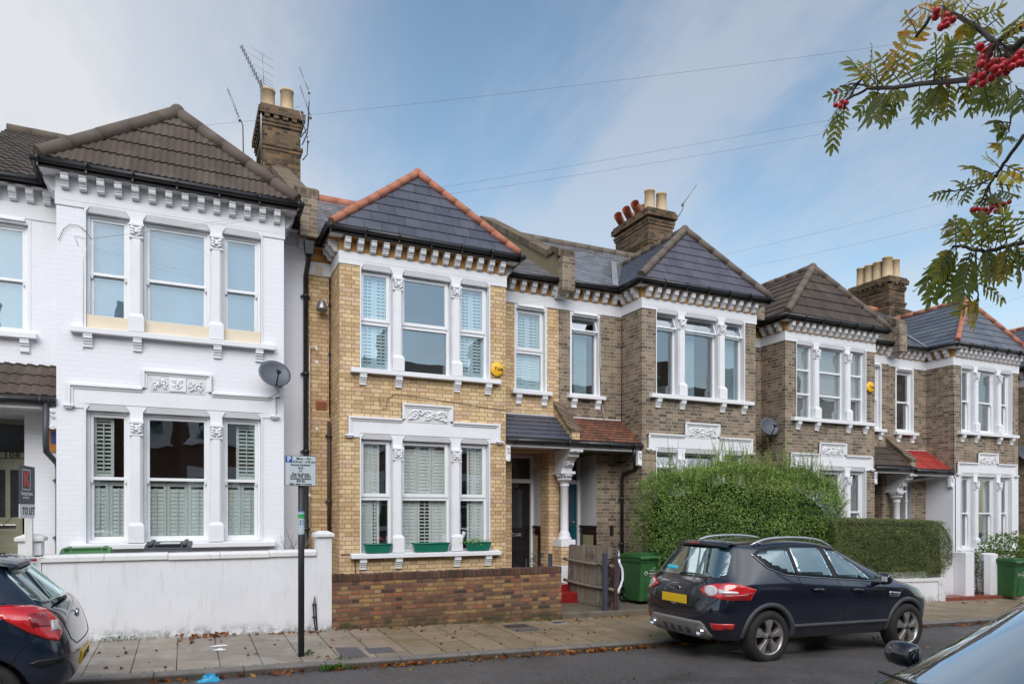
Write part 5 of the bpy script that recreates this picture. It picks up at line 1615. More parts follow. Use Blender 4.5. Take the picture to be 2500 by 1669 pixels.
# -------- compact SUV, seen from its rear left corner
xsK = [.62, 1.10, 1.62, 2.15, 2.80, 3.48]
kr = [
 ring(.30, 4.10, .74, .27, xsK), ring(.10, 4.30, .845, .30, xsK), ring(.025, 4.40, .892, .50, xsK), ring(0, 4.43, .90, .70, xsK),
 ring(.045, 4.39, .90, [(0,.885),(2,.86),(4.4,.80)], xsK), ring(.085, 4.20, .888, [(0,1.045),(1,1.03),(2.2,.99),(3.4,.985),(4.2,.92)], xsK),
 ring(.14, 4.0, .835, [(0,1.12),(1.1,1.165),(2.2,1.095),(3,1.04)], xsK, {0:(.135,0,1.10),1:(.145,.42,1.10),2:(.20,.66,1.105),3:(.40,.79,1.13),8:(2.92,.795,1.045),9:(3.26,.70,1.085),10:(3.36,.50,1.115),11:(3.41,.26,1.125),12:(3.42,0,1.13)}),
 ring(.4, 2.5, .64, 1.55, xsK, {0:(.42,0,1.575),1:(.43,.30,1.57),2:(.49,.53,1.545),3:(.66,.615,1.515),4:(.90,.635,1.535),5:(1.25,.645,1.565),6:(1.62,.645,1.58),7:(2.0,.635,1.565),8:(2.28,.605,1.525),9:(2.47,.555,1.50),10:(2.56,.40,1.53),11:(2.60,.2,1.545),12:(2.61,0,1.55)}),
 ring(.4, 2.5, .5, 1.6, xsK, {0:(.47,0,1.605),1:(.48,.26,1.60),2:(.56,.43,1.59),3:(.74,.51,1.575),4:(.97,.53,1.59),5:(1.27,.54,1.62),6:(1.62,.54,1.63),7:(1.97,.53,1.615),8:(2.2,.48,1.585),9:(2.33,.41,1.57),10:(2.41,.29,1.575),11:(2.45,.15,1.58),12:(2.46,0,1.585)}),
 ring(.4, 2.5, .0, 1.6, xsK, {0:(.62,0,1.625),1:(.68,0,1.63),2:(.76,0,1.635),3:(.88,0,1.64),4:(1.03,0,1.645),5:(1.3,0,1.655),6:(1.62,0,1.66),7:(1.93,0,1.645),8:(2.1,0,1.63),9:(2.2,0,1.62),10:(2.27,0,1.61),11:(2.31,0,1.605),12:(2.35,0,1.60)}),
]
for i in range(13): kr[9][i] = (kr[9][i][0], 0.0, kr[9][i][2])
SPK = dict(rings=kr, clad=2, cladm=CLAD, wheels=(.87, 3.56), arch=.395, track=.785, wr=.352, crease=[(2,2,11,.5),(5,3,10,.35),(4,0,4,.4),(6,0,9,.3),(7,0,4,.5)])
XK, YKc = 6.03, 7.76
def road_z(x, y):
    t = (y-.5)/(YK+.02-.5); return gz(x)-.145+.10*(1-(2*t-1)**2)
def suv():
    tl = math.atan(GS)
    c = Car('parked_car', (XK, YKc, road_z(XK, YKc)), 0.0, tl, SPK, PAINTK, 'black compact SUV with silver roof rails and a blank yellow rear plate')
    for sx in ('L', 'R'):
        sd = -1 if sx == 'L' else 1
        for x in SPK['wheels']: c.wheel(x, sd, .352, .235, 'wide')
        dlo = [(.74,1.43),(.92,1.265),(1.18,1.175),(1.40,1.155),(2.2,1.10),(2.97,1.055),(2.99,1.075),(2.66,1.30),(2.38,1.465),(2.10,1.545),(1.6,1.56),(1.2,1.54),(.88,1.495)]
        c.patch('window_trim', sx, dlo, BLACKT, .003)
        c.patch('side_window', sx, [(.82,1.425),(1.02,1.265),(1.26,1.19),(1.36,1.18),(1.345,1.52),(1.1,1.50),(.92,1.465)], CARGLASS, .008)
        c.patch('side_window', sx, [(1.44,1.175),(2.06,1.13),(1.98,1.53),(1.42,1.53)], CARGLASS, .008)
        c.patch('side_window', sx, [(2.18,1.12),(2.84,1.08),(2.80,1.14),(2.55,1.33),(2.33,1.455),(2.10,1.525)], CARGLASS, .008)
        c.line('chrome_strip', sx, [(.72,1.445),(.91,1.255),(1.17,1.162),(1.40,1.142),(2.2,1.088),(3.0,1.042)], .008, CHROME, off=.006)
        for pl in ([(1.40,1.14),(1.44,.98),(1.50,.80),(1.48,.60),(1.36,.50)], [(2.14,1.09),(2.20,.95),(2.225,.60),(2.20,.42)], [(3.02,1.03),(3.10,.90),(3.13,.62),(3.06,.45)], [(1.40,1.14),(1.38,1.35),(1.39,1.54)]):
            c.line('panel_gap', sx, pl, .0045, GAP, c.body)
        c.line('sill_trim', sx, [(1.30,.475),(2.2,.475),(3.1,.475)], .030, CLAD, off=-.004)
        for x in SPK['wheels']:
            arc = [(x+.425*math.cos(R(a)), .352+.425*math.sin(R(a))) for a in range(-8, 189, 6)]
            c.line('arch_trim', sx, arc, .042, CLAD, off=-.020, g=.2)
        for x, z in ((1.72,.955), (2.48,.935)):
            P, n = c.cast(sx, x, z); g = MB(); g.tube([(x-.10,P.y+sd*.006,z+.004),(x-.05,P.y+sd*.032,z+.01),(x+.06,P.y+sd*.032,z+.004),(x+.10,P.y+sd*.006,z-.002)], [.016,.019,.019,.014], 8)
            g.build('door_handle', PAINTK, c.root)
        c.patch('side_vent', sx, [(3.14,.90),(3.40,.885),(3.33,.815),(3.15,.83)], SILVER, .008)
        c.patch('vent_slot', sx, [(3.165,.88),(3.35,.87),(3.33,.855),(3.165,.862)], BLACKT, .012); c.patch('vent_slot', sx, [(3.165,.852),(3.325,.845),(3.31,.832),(3.17,.84)], BLACKT, .012)
        c.line('crease_line', sx, [(.55,.93),(.87,1.0),(1.2,.965)], .001, PAINTK)
        # tail lamp wraps the corner
        sw = ((.6,-.8*sd,0), (.8,.6*sd,0))
        dr, u = sw
        TLp = [(.33,.955),(.40,1.01),(.52,1.045),(.70,1.06),(.84,1.045),(1.03,.985),(1.0,.93),(.955,.85),(.72,.845),(.48,.865),(.37,.905)]
        tl_ = c.patch('tail_lamp', sw, TLp, LENSR, .014, g=.03)
        c.patch('reversing_lens', sw, [(.52+.075*math.cos(a*math.pi/7)-.05, .955+.068*math.sin(a*math.pi/7)) for a in range(14)], LENSW, .020, tl_, .03)
        c.patch('clear_strip', sw, [(.55,.985),(.62,.972),(.80,.955),(.79,.93),(.62,.925),(.55,.93)], LENSW, .0185, tl_, .03)
        c.patch('dark_lens', sw, [(.62,.918),(.80,.922),(.97,.945),(.99,.93),(.94,.86),(.72,.855),(.6,.865)], LENSD, .018, tl_, .03)
        hl = c.patch('headlamp', ((-.6,-.8*sd,0), (-.8,.6*sd,0)), [(-3.2+.0,.86),(-3.05,.93),(-2.75,.99),(-2.62,1.0),(-2.70,.93),(-2.95,.83)], LENSW, .008)
        # reflector low on the bumper
        rf = c.patch('reflector', ((.8,-.6*sd,0), (.6,.8*sd,0)), [(.565,.535),(.86,.545),(.85,.465),(.60,.45)], LENSR, .010, g=.03)
        rl = MB()
        pts = []
        for t in range(13):
            x = .80+1.58*t/12; P, n = c.cast('up', x, sd*.575)
            e = min(t, 12-t)/2.2; pts.append((x, sd*.578, P.z+.005+.062*min(1, e)**.7))
        rl.tube(pts, [.008]+[.020]*11+[.008], 8); rl.tube([pts[1], (pts[1][0]+.05, sd*.578, pts[1][2]-.03)], .02, 8)
        rl.build('roof_rail', SILVER, c.root)
        m = c.mirror(2.86, sd*.90, 1.10, sd, 1)
        g = MB(); g.box(2.805, 2.812, sd*.97-.06, sd*.97+.06, 1.05, 1.15); g.build('mirror_glass', CHROME, m)
        g = MB(); g.box(2.80, 2.83, sd*1.065-.035, sd*1.065+.045, 1.06, 1.135); g.build('indicator', LENSW, m, .01)
        g = MB(); y = sd*.50; g.lathe([(.050,.0),(.052,-.10),(.042,-.10),(.040,-.02),(.002,-.018)], (.03+.09,y,.40), 'x', 18, cap=False)
        g.build('exhaust_tip', CHROME, c.root)
    # rear
    rw = c.patch('rear_window', 'rear', [(-.64,1.125),(-.69,1.16),(-.60,1.40),(-.53,1.495),(-.3,1.525),(0,1.53),(.3,1.525),(.53,1.495),(.60,1.40),(.69,1.16),(.64,1.125),(.3,1.115),(0,1.11),(-.3,1.115)], CARGLASS, .006)
    c.patch('permit_sticker', 'rear', [(.16,1.175),(.42,1.185),(.42,1.235),(.16,1.225)], CYANST, .012, rw)
    g = MB(); P, n = c.cast('rear', 0, 1.14); g.tube([(P.x-.02,.03,1.13),(P.x-.035,-.10,1.155),(P.x-.02,-.40,1.15)], [.018,.014,.008], 6); g.build('rear_wiper', BLACKT, rw)
    g = MB()
    for i in range(12):
        y0, y1 = -.56+1.12*i/12, -.56+1.12*(i+1)/12
        def sp(y, k): 
            b = .34+.10*(y/.56)**2
            return [(b+.02,y,1.535-.03*(y/.56)**2),(b,y,1.56-.035*(y/.56)**2),(b+.03,y,1.59-.03*(y/.56)**2),(b+.22,y,1.615-.03*(y/.56)**2)]
        A, B = sp(y0,0), sp(y1,0)
        g.add(A+B, [(0,4,5,1),(1,5,6,2),(2,6,7,3)], 0, None, True)
    g.build('roof_spoiler', PAINTK, c.root)
    g = MB(); g.box(.335, .345, -.12, .12, 1.556, 1.572); g.build('brake_light', LENSD, c.root)
    gp = c.patch('tailgate_recess', 'rear', [(-.36,.70),(-.50,.865),(-.44,.885),(.44,.885),(.50,.865),(.36,.70)], BLACKT, .003)
    P, n = c.cast('rear', 0, .80)
    g = MB(); g.box(P.x-.022, P.x-.012, -.26, .26, .745, .862); g.build('number_plate', PLATEY, c.root, .003)
    g = MB(); g.box(P.x-.03, P.x+.01, -.045, .045, .722, .735); g.build('plate_lamp', SILVER, c.root)
    g = MB(); P2, n = c.cast('rear', 0, .945); g.lathe([(.062,0),(.062,-.016),(.052,-.020),(.052,-.014),(.002,-.014)], (P2.x+.002,0,.945), 'x', 24)
    g.v = [(p[0], p[1]*1.25, .945+(p[2]-.945)*.55) for p in g.v]; bd = g.build('badge_ring', CHROME, c.root)
    g = MB(); g.lathe([(.050,-.0165),(.002,-.0175)], (P2.x+.002,0,.945), 'x', 24); g.v = [(p[0], p[1]*1.25, .945+(p[2]-.945)*.55) for p in g.v]; g.build('badge', BADGE, bd)
    text_mesh('badge_script', 'Ford', .040, CHROME, bd, (P2.x-.0165, 0, .945), (R(90),0,R(-90)))
    P3, _ = c.cast('rear', -.58, .835); text_mesh('tailgate_lettering', 'TDCi', .034, CHROME, c.root, (P3.x-.008, -.575, .80), (R(90),0,R(-90)), 'CENTER', .002, 1.5, .002)
    P3, _ = c.cast('rear', .56, .86); text_mesh('tailgate_lettering', 'KUGA', .04, CHROME, c.root, (P3.x-.010, .62, .84), (R(90),0,R(-84)), 'CENTER', .002, 1.3, .001)
    c.patch('skid_plate', 'rear', [(-.52,.30),(-.62,.36),(-.56,.50),(-.50,.545),(.50,.545),(.56,.50),(.62,.36),(.52,.30)], SKID, .014)
    for k in range(4):
        y = -.24+.16*k; c.patch('skid_slot', 'rear', [(y-.05,.44),(y+.05,.44),(y+.035,.36),(y-.035,.36)], CLAD, .017)
    for yy in (.50, -.50):
        c.patch('exhaust_shroud', 'rear', [(yy+.095*math.cos(a*math.pi/6), .405+.085*math.sin(a*math.pi/6)) for a in range(12)], SKID, .026)
    c.line('panel_gap', 'rear', [(-.70,1.10),(-.74,.98),(-.72,.84),(-.60,.74),(-.5,.645),(0,.625),(.5,.645),(.60,.74),(.72,.84),(.74,.98),(.70,1.10)], .005, GAP, c.body)
    ws = c.patch('windscreen', 'up', [(2.66,-.50),(3.22,-.62),(3.36,-.35),(3.40,0),(3.36,.35),(3.22,.62),(2.66,.50),(2.68,0)], CARGLASS, .006)
    for x in SPK['wheels']: pass
    return c
kc_ = suv(); kc_.root.scale = (1, 1, .982)

# -------- dark hatchback at the left edge, its tail towards the camera
xsC = [.60, 1.05, 1.55, 2.05, 2.58, 3.12]
cr = [
 ring(.28, 3.72, .68, .24, xsC), ring(.09, 3.88, .79, .28, xsC), ring(.02, 3.96, .845, .42, xsC), ring(0, 3.99, .857, .60, xsC),
 ring(.055, 3.94, .86, [(0,.80),(2,.79),(4,.72)], xsC), ring(.125, 3.76, .85, [(0,.97),(1,.955),(2.2,.90),(3.1,.88),(3.8,.82)], xsC),
 ring(.19, 3.6, .785, [(0,1.03),(1.1,1.045),(2.2,.99),(3,.94)], xsC, {0:(.205,0,1.02),1:(.215,.38,1.02),2:(.26,.60,1.02),3:(.44,.735,1.03),8:(2.62,.765,.945),9:(2.93,.68,.985),10:(3.03,.48,1.015),11:(3.08,.25,1.025),12:(3.09,0,1.03)}),
 ring(.4, 2.5, .6, 1.4, xsC, {0:(.56,0,1.405),1:(.57,.28,1.40),2:(.62,.47,1.385),3:(.76,.555,1.365),4:(.95,.585,1.38),5:(1.2,.60,1.40),6:(1.5,.60,1.41),7:(1.8,.59,1.40),8:(2.02,.56,1.37),9:(2.18,.51,1.35),10:(2.25,.37,1.375),11:(2.29,.19,1.385),12:(2.30,0,1.39)}),
 ring(.4, 2.5, .5, 1.45, xsC, {0:(.63,0,1.435),1:(.64,.24,1.43),2:(.70,.39,1.42),3:(.84,.46,1.415),4:(1.0,.48,1.425),5:(1.22,.50,1.445),6:(1.5,.50,1.455),7:(1.77,.49,1.445),8:(1.95,.44,1.42),9:(2.07,.37,1.41),10:(2.13,.27,1.415),11:(2.16,.14,1.42),12:(2.17,0,1.425)}),
 ring(.4, 2.5, .0, 1.47, xsC, {0:(.76,0,1.45),1:(.80,0,1.452),2:(.88,0,1.455),3:(.97,0,1.46),4:(1.08,0,1.465),5:(1.26,0,1.475),6:(1.5,0,1.48),7:(1.74,0,1.47),8:(1.88,0,1.455),9:(1.96,0,1.45),10:(2.01,0,1.445),11:(2.04,0,1.44),12:(2.07,0,1.437)}),
]
for i in range(13): cr[9][i] = (cr[9][i][0], 0.0, cr[9][i][2])
SPC = dict(rings=cr, clad=0, wheels=(.66, 3.16), arch=.355, track=.745, wr=.305, crease=[(5,2,10,.35),(4,0,4,.3),(6,0,9,.3),(7,0,4,.4)])
def hatchback(loc, rz, paint, label, k=1.0, front=False):
    tl = -math.atan(GS)
    c = Car('parked_car', loc, rz, tl, SPC, paint, label, k)
    for sx in ('L', 'R'):
        sd = -1 if sx == 'L' else 1
        for x in SPC['wheels']: c.wheel(x*k, sd, .305, .20, 'thin')
        K = lambda pl: [(p[0]*k, p[1]) for p in pl]
        c.patch('window_trim', sx, K([(1.02,1.06),(1.16,1.045),(2.1,.995),(2.66,.955),(2.40,1.16),(2.16,1.32),(1.95,1.385),(1.5,1.40),(1.2,1.385)]), BLACKT, .003)
        c.patch('side_window', sx, K([(1.09,1.075),(1.28,1.06),(1.27,1.375),(1.2,1.365)]), CARGLASS, .008)
        c.patch('side_window', sx, K([(1.33,1.055),(2.1,1.01),(2.52,.98),(2.30,1.18),(2.10,1.315),(1.92,1.37),(1.5,1.385),(1.34,1.38)]), CARGLASS, .008)
        c.line('panel_gap', sx, K([(1.30,1.04),(1.34,.8),(1.40,.5),(1.35,.35)]), .0045, GAP, c.body)
        c.line('panel_gap', sx, K([(.50,1.06),(.74,1.11),(1.02,1.30)]), .0045, GAP, c.body)
        c.line('panel_gap', sx, K([(.18,.80),(.30,.78),(.40,.66),(.44,.56)]), .0045, GAP, c.body)
        sw = ((.55,-.835*sd,0), (.835,.55*sd,0))
        t_ = c.patch('tail_lamp', sw, [(.50,.73),(.455,.80),(.47,.90),(.53,.99),(.64,1.03),(.80,1.045),(.955,1.035),(.95,1.01),(.85,.93),(.72,.83),(.60,.765)], LENSR, .012, g=.03)
        c.patch('dark_lens', sw, [(.56,.86),(.56,.97),(.72,.97),(.70,.87)], LENSD, .015, t_, .03)
        c.patch('reversing_lens', sw, [(.485,.82),(.495,.90),(.545,.905),(.56,.82)], LENSW, .017, t_, .03)
        c.patch('bumper_strip', sw, [(.46,.555),(.47,.60),(.66,.60),(.72,.575),(.64,.54)], BLACKT, .014, g=.03)
        zm_ = 1.045 if front else 1.02
        m = c.mirror((2.42 if front else 2.50)*k, sd*.84, zm_, sd, 1, .74 if front else 1.0)
        g = MB(); e_ = .045 if front else .06; mx_ = (2.42 if front else 2.50)*k-(.026 if front else .045); g.box(mx_-.006, mx_, sd*.93-e_, sd*.93+e_, zm_-e_*.8, zm_+e_*.8); g.build('mirror_glass', CHROME, m)
        for x in (1.55,): 
            P, n = c.cast(sx, x*k, .90); g = MB(); g.tube([(x*k-.09,P.y,.905),(x*k-.04,P.y+sd*.03,.91),(x*k+.05,P.y+sd*.03,.905),(x*k+.09,P.y,.90)], .015, 8); g.build('door_handle', paint, c.root)
        c.patch('headlamp', ((-.6,-.8*sd,0), (-.8,.6*sd,0)), [(-2.95*k,.74),(-2.8*k,.82),(-2.45*k,.87),(-2.35*k,.875),(-2.45*k,.78),(-2.7*k,.70)], LENSW, .008)
    rw = c.patch('rear_window', 'rear', [(-.54,1.035),(-.58,1.07),(-.50,1.27),(-.44,1.345),(0,1.36),(.44,1.345),(.50,1.27),(.58,1.07),(.54,1.035),(0,1.03)], CARGLASS, .006)
    P, n = c.cast('rear', 0, 1.04)
    g = MB(); g.tube([(P.x-.03,-.02,1.02),(P.x-.05,.10,1.045),(P.x-.04,.42,1.05)], [.022,.018,.010], 6); g.build('rear_wiper', BLACKT, rw)
    g = MB()
    for i in range(12):
        y0, y1 = -.50+1.0*i/12, -.50+1.0*(i+1)/12
        def sp(y):
            b = (.40+.10*(abs(y)/.5)**2.5)*1.0; dz_ = -.05*(abs(y)/.5)**2.5
            return [(b+.05,y,1.36+dz_),(b,y,1.375+dz_),(b+.04,y,1.40+dz_),(b+.28,y,1.44+dz_)]
        A, B = sp(y0), sp(y1); g.add(A+B, [(0,4,5,1),(1,5,6,2),(2,6,7,3)], 0, None, True)
    so_ = g.build('roof_spoiler', paint, c.root)
    g = MB(); g.box(.395, .412, -.10, .10, 1.372, 1.394); g.build('brake_light', LENSR, so_)
    P, n = c.cast('rear', 0, .50)
    npl = c.patch('number_plate', 'rear', [(-.26,.45),(.26,.45),(.26,.56),(-.26,.56)], PLATEY, .010)
    if not front:
        text_mesh('plate_lettering', 'LG12 WKR', .085, INK, npl, (P.x-.0150, 0, .505), (R(90),0,R(-90)), 'CENTER', .001, .95, .002)
    P2, n = c.cast('rear', 0, .875)
    g = MB(); g.lathe([(.058,.004),(.058,-.014),(.046,-.016),(.046,-.006),(.002,-.006)], (P2.x,0,.875), 'x', 24); bd = g.build('badge_ring', CHROME, c.root)
    g = MB(); g.tube([(P2.x-.012,-.035,.86),(P2.x-.012,.012,.885),(P2.x-.012,-.012,.865),(P2.x-.012,.035,.89)], .006, 6); g.build('badge', CHROME, bd)
    g = MB(); g.box(P2.x-.035, P2.x, -.10, .10, .745, .775); g.build('tailgate_handle', CHROME, c.root, .005)
    c.line('panel_gap', 'rear', [(-.60,1.02),(-.56,.90),(-.52,.72),(-.40,.66),(0,.655),(.40,.66),(.52,.72),(.56,.90),(.60,1.02)], .005, GAP, c.body)
    c.patch('windscreen', 'up', [(2.33*k,-.47),(2.90*k,-.61),(3.00*k,-.45),(3.05*k,-.2),(3.06*k,0),(3.05*k,.2),(3.00*k,.45),(2.90*k,.61),(2.33*k,.47),(2.35*k,.2),(2.355*k,0),(2.35*k,-.2)], SCREEN, .006)
    g = MB(); P4, _ = c.cast('up', .86*k, 0); g.lathe([(.030,0),(.014,.03)], (.86*k,0,P4.z), 'z', 10); g.tube([(.86*k,0,P4.z+.02),(.86*k-.26,0,P4.z+.33)], [.006,.0025], 6); g.build('aerial', BLACKT, c.root)
    for sd in (-1, 1):
        P5, _ = c.cast('up', 3.0*k, sd*.3)
        g = MB(); g.tube([(3.08*k, .55 if sd > 0 else -.05, P5.z-.015), (3.075*k, .30 if sd > 0 else -.30, P5.z+.0), (3.02*k, -.02 if sd > 0 else -.56, P5.z+.012)], [.010,.009,.005], 6); g.build('wiper', BLACKT, c.root)
    return c
XC, YC = -.83, 7.58
hc_ = hatchback((XC, YC, road_z(XC, YC)), math.pi, PAINTC, 'dark blue hatchback at the left edge with a wiper and thin roof aerial')
hc_.root.scale = (1, 1, .978)
XF, YF = 6.16, 1.50
fc_ = hatchback((XF, YF, road_z(XF, YF)), math.pi, PAINTF, 'dark car in the bottom right corner, only windscreen and black mirror showing', 1.06, True)
fc_.root.scale = (1.08, 1.05, 1.09)

# ================================================================== walls, gates, sign, bins
def part(name, parent, mat, *boxes, bevel=.004):
    g = MB()
    for b in boxes: g.box(*b)
    return g.build(name, mat, parent, bevel)

# white rendered wall in front of the white house
t = empty('garden_wall', (0, 10.6, 0), 'long white rendered garden wall with drip stains in front of the white house', 'wall', 'garden walls along the pavement')
g = MB(); n = 24
for i in range(n):
    a, b = -1.64+3.41*i/n, -1.64+3.41*(i+1)/n
    j = .004*math.sin(i*1.7)
    g.box(a, b, 10.60+j*.3, 10.82, gz(0)-.4, 1.06)
part('wall', t, RENDERW, (-1.64, 1.77, 10.60, 10.82, -.4, 1.06))
g = MB(); rd = random.Random(2)
xs = [-1.66, -.95, -.2, .45, 1.1, 1.765]
for a, b in zip(xs, xs[1:]):
    j = rd.uniform(-.004, .004)
    g.prism([(10.565,1.06),(10.565,1.12),(10.60,1.15),(10.82,1.15),(10.85,1.12),(10.85,1.06)], lambda p,q,j=j: (q, p[0]+j*.5, p[1]+j), a+.002, b-.002)
g.build('coping', COPEW, t, .006)
for x0, x1 in ((-1.89, -1.645), (1.77, 1.985)):
    pr = part('gate_pier', t, RENDERW, (x0, x1, 10.585, 10.83, -.4, 1.335))
    g = MB(); g.box(x0-.035, x1+.035, 10.55, 10.865, 1.335, 1.385)
    c = ((x0+x1)/2, 10.7075); hx, hy = (x1-x0)/2+.03, .15
    g.add([(c[0]-hx,c[1]-hy,1.385),(c[0]+hx,c[1]-hy,1.385),(c[0]+hx,c[1]+hy,1.385),(c[0]-hx,c[1]+hy,1.385),(c[0]-hx*.45,c[1]-hy*.45,1.425),(c[0]+hx*.45,c[1]-hy*.45,1.425),(c[0]+hx*.45,c[1]+hy*.45,1.425),(c[0]-hx*.45,c[1]+hy*.45,1.425)], [(0,1,5,4),(1,2,6,5),(2,3,7,6),(3,0,4,7),(4,5,6,7)])
    g.build('pier_cap', COPEW, pr, .008)
g = MB(); g.tube([(1.745,10.575,-.03),(1.72,10.57,.18),(1.712,10.568,.34),(1.735,10.572,.47),(1.748,10.575,.30),(1.772,10.575,-.05)], .010, 6)
for z in (.16, .34): g.box(1.70, 1.76, 10.560, 10.60, z, z+.012)
props(g.build('cable_loop', WIRE, None), 'black cable loop rising from the pavement against the white wall end', 'cable')

# reclaimed brick wall
t = empty('garden_wall', (3.9, 10.6, 0), 'low reclaimed red brick garden wall in front of the yellow brick house', 'wall', 'garden walls along the pavement')
part('wall', t, WALLB, (1.99, 5.885, 10.60, 10.82, -.5, .655), bevel=.01)
g = MB(); x = 1.992; rd = random.Random(5)
while x < 5.83:
    w = rd.uniform(.062, .070); j = rd.uniform(-.006, .006)
    g.box(x, x+w, 10.592+j, 10.828+j, .659, .765+rd.uniform(-.008, .006)); x += w+.009
g.build('coping', COPEB, t, .010)
g = MB(); g.box(1.995, 5.88, 10.606, 10.815, .645, .748); g.build('mortar_bed', plain('coping_mortar', (.075,.06,.045), .95, .3, 9, bump=.4), t)

# forecourt step, path and red steps of the yellow house
g = MB(); nseg = 12
for i in range(nseg):
    a, b = 5.89+3.1*i/nseg, 5.89+3.1*(i+1)/nseg
    pr = [(10.60,-.25),(10.60,.085),(10.625,.10),(12.9,.125),(12.9,-.25)]
    vs = [(a,p[0],gz(a)+p[1]) for p in pr]+[(b,p[0],gz(b)+p[1]) for p in pr]
    g.add(vs, [(k,k+1,k+6,k+5) for k in range(4)])
g.build('forecourt', CONCG, None, kind='structure')
REDSTEP = plain('red_step_paint', (0.26, 0.012, 0.014), 0.35, 0.2, 5, dirt=((0.10, 0.02, 0.02), 0.5), dsc=6)
t = empty('door_steps', (6.5, 12.2, 0), 'glossy red painted steps behind the weathered wooden panel', 'steps')
part('step', t, REDSTEP, (6.0, 6.92, 11.75, 12.6, -.2, .15), bevel=.015); part('step', t, REDSTEP, (6.0, 6.95, 12.12, 13.12, .0, .28), bevel=.015)

# weathered wooden panel standing open
WOOD = None
def _wood():
    tt = NT('weathered_wood'); p = tt.obj(); s = tt.sep(p)
    n = tt.noise(tt.scale(p, (26, 26, 1.4)), 1.0, 6, .65); b = tt.noise(p, 2.4, 6, .65, .5)
    c_ = tt.ramp(n, [(.25, (.085,.066,.054)), (.5, (.215,.178,.145)), (.75, (.34,.29,.245))])
    c_ = tt.mix(tt.m('MULTIPLY', tt.mr(b, .50, .68), .75), c_, tt.mix(1.0, c_, (.30,.22,.17), 'MULTIPLY'))
    tt.set(color=c_, rough=.85, spec=.2); tt.bump(n, .6, .006); return tt.mat
WOOD = _wood()
A, B = Vector((6.90, 12.22)), Vector((6.965, 10.75))
t = empty('wooden_gate_panel', (6.93, 11.5, gz(6.93)+.11), 'leaning grey weathered panel of upright wooden slats with two rails', 'gate')
dv = (B-A); L = dv.length; du = dv/L; nn = Vector((-du.y, du.x))*-1
if nn.x > 0: nn = -nn
rd = random.Random(12); k = 24; 
for i in range(k):
    g = MB(); a = L*i/k; w = L/k*rd.uniform(.80, .97)
    bow = .06*math.sin(math.pi*i/k)
    P = A+du*a+nn*bow; Q = A+du*(a+w)+nn*(bow+rd.uniform(-.006,.006))
    z0 = gz(6.6)+.11+rd.uniform(0,.03); z1 = 1.06+.03*i/k+rd.uniform(-.012,.012)
    th = Vector((nn.x, nn.y))*-.022; ln = -.05
    lo = lambda p: (p.x, p.y, z0); hi = lambda p: (p.x+nn.x*ln, p.y+nn.y*ln, z1)
    g.add([lo(P),lo(Q),lo(Q+th),lo(P+th),hi(P),hi(Q),hi(Q+th),hi(P+th)], [(3,2,1,0),(4,5,6,7),(0,1,5,4),(1,2,6,5),(2,3,7,6),(3,0,4,7)])
    g.build('slat', WOOD, t, .004)
for zz in (.78, .36):
    g = MB(); pts = []
    for i in range(9):
        p = A+du*(L*(-.04+1.12*i/8))+nn*(.06*math.sin(math.pi*i/8)+.020)
        pts.append((p.x, p.y, zz-.04*i/8-.01*math.sin(math.pi*i/8)))
    g.tube(pts, .030, 6); g.build('rail', WOOD, t)
BLUEG = plain('blue_grey_steel', (0.050, 0.055, 0.085), 0.5, 0.15, 6, dirt=((0.10,0.05,0.03), .3))
t = empty('gate_post', (6.80, 10.66, gz(6.8)), 'blue grey square steel post in front of the wooden panel', 'post'); part('post', t, BLUEG, (6.765, 6.835, 10.625, 10.695, -.3, .97))
t = empty('gate_post', (7.04, 10.66, gz(7)), 'rusty edged steel post carrying a bent white tube', 'post')
part('post', t, BLUEG, (7.035, 7.085, 10.63, 10.69, -.3, .91)); part('rusty_angle', t, plain('rusty_steel', (.075,.028,.020), .7, .3, 9), (6.985, 7.033, 10.635, 10.69, -.3, .905))
g = MB(); g.tube([(7.06,10.60,.86),(7.065,10.60,.80),(7.12,10.60,.70),(7.135,10.60,.62),(7.135,10.60,.50),(7.10,10.60,.40),(7.05,10.60,.31),(7.045,10.60,.25)], .022, 8); g.build('white_tube', WHITE, t)
def scrollwork(mb, x0, x1, z0, z1, y, k=2, r=.010):
    h = (z1-z0)/k; cx = (x0+x1)/2; w = (x1-x0)/2
    for i in range(k):
        zc = z0+h*(i+.5)
        for s in (-1, 1):
            pts = []
            for q in range(15):
                a = 2*math.pi*1.3*q/14; rr = min(w*.48, h*.27)*(1-.75*q/14)
                pts.append((cx+s*(w*.5-rr*math.cos(a)*.9), y, zc+h*.20*s+rr*math.sin(a)))
            mb.tube(pts, r*.75, 5)
            mb.tube([(cx,y,zc-h*.46),(cx+s*w*.35,y,zc-h*.15),(cx+s*w*.1,y,zc+h*.1),(cx+s*w*.6,y,zc+h*.45)], r*.7, 5)
t = empty('iron_gate', (6.92, 10.68, 0), 'narrow black scrollwork iron gate between the two steel posts', 'gate')
g = MB(); scrollwork(g, 6.87, 6.99, .0, .86, 10.70, 5); g.tube([(6.86,10.70,.86),(6.99,10.70,.86)], .012, 6); g.build('scrollwork', IRON, t)
t = empty('iron_gate', (5.75, 10.9, 0), 'open black scrollwork gate rising behind the brick wall end', 'gate')
g = MB(); scrollwork(g, 5.40, 5.78, .62, 1.0, 10.95, 2, .011); g.tube([(5.38,10.95,.15),(5.38,10.95,.9)], .011, 6); g.tube([(5.38,10.95,.64),(5.80,10.95,.64)], .011, 6); g.tube([(5.6,10.95,.2),(5.6,10.95,1.05)], .009, 6); g.build('scrollwork', IRON, t)
part('post', t, BLUEG, (5.80, 5.86, 10.88, 10.94, -.2, .98))
t = empty('handrail', (7.45, 11.2, 0), 'galvanised tubular handrail bent down beside the green bin', 'handrail')
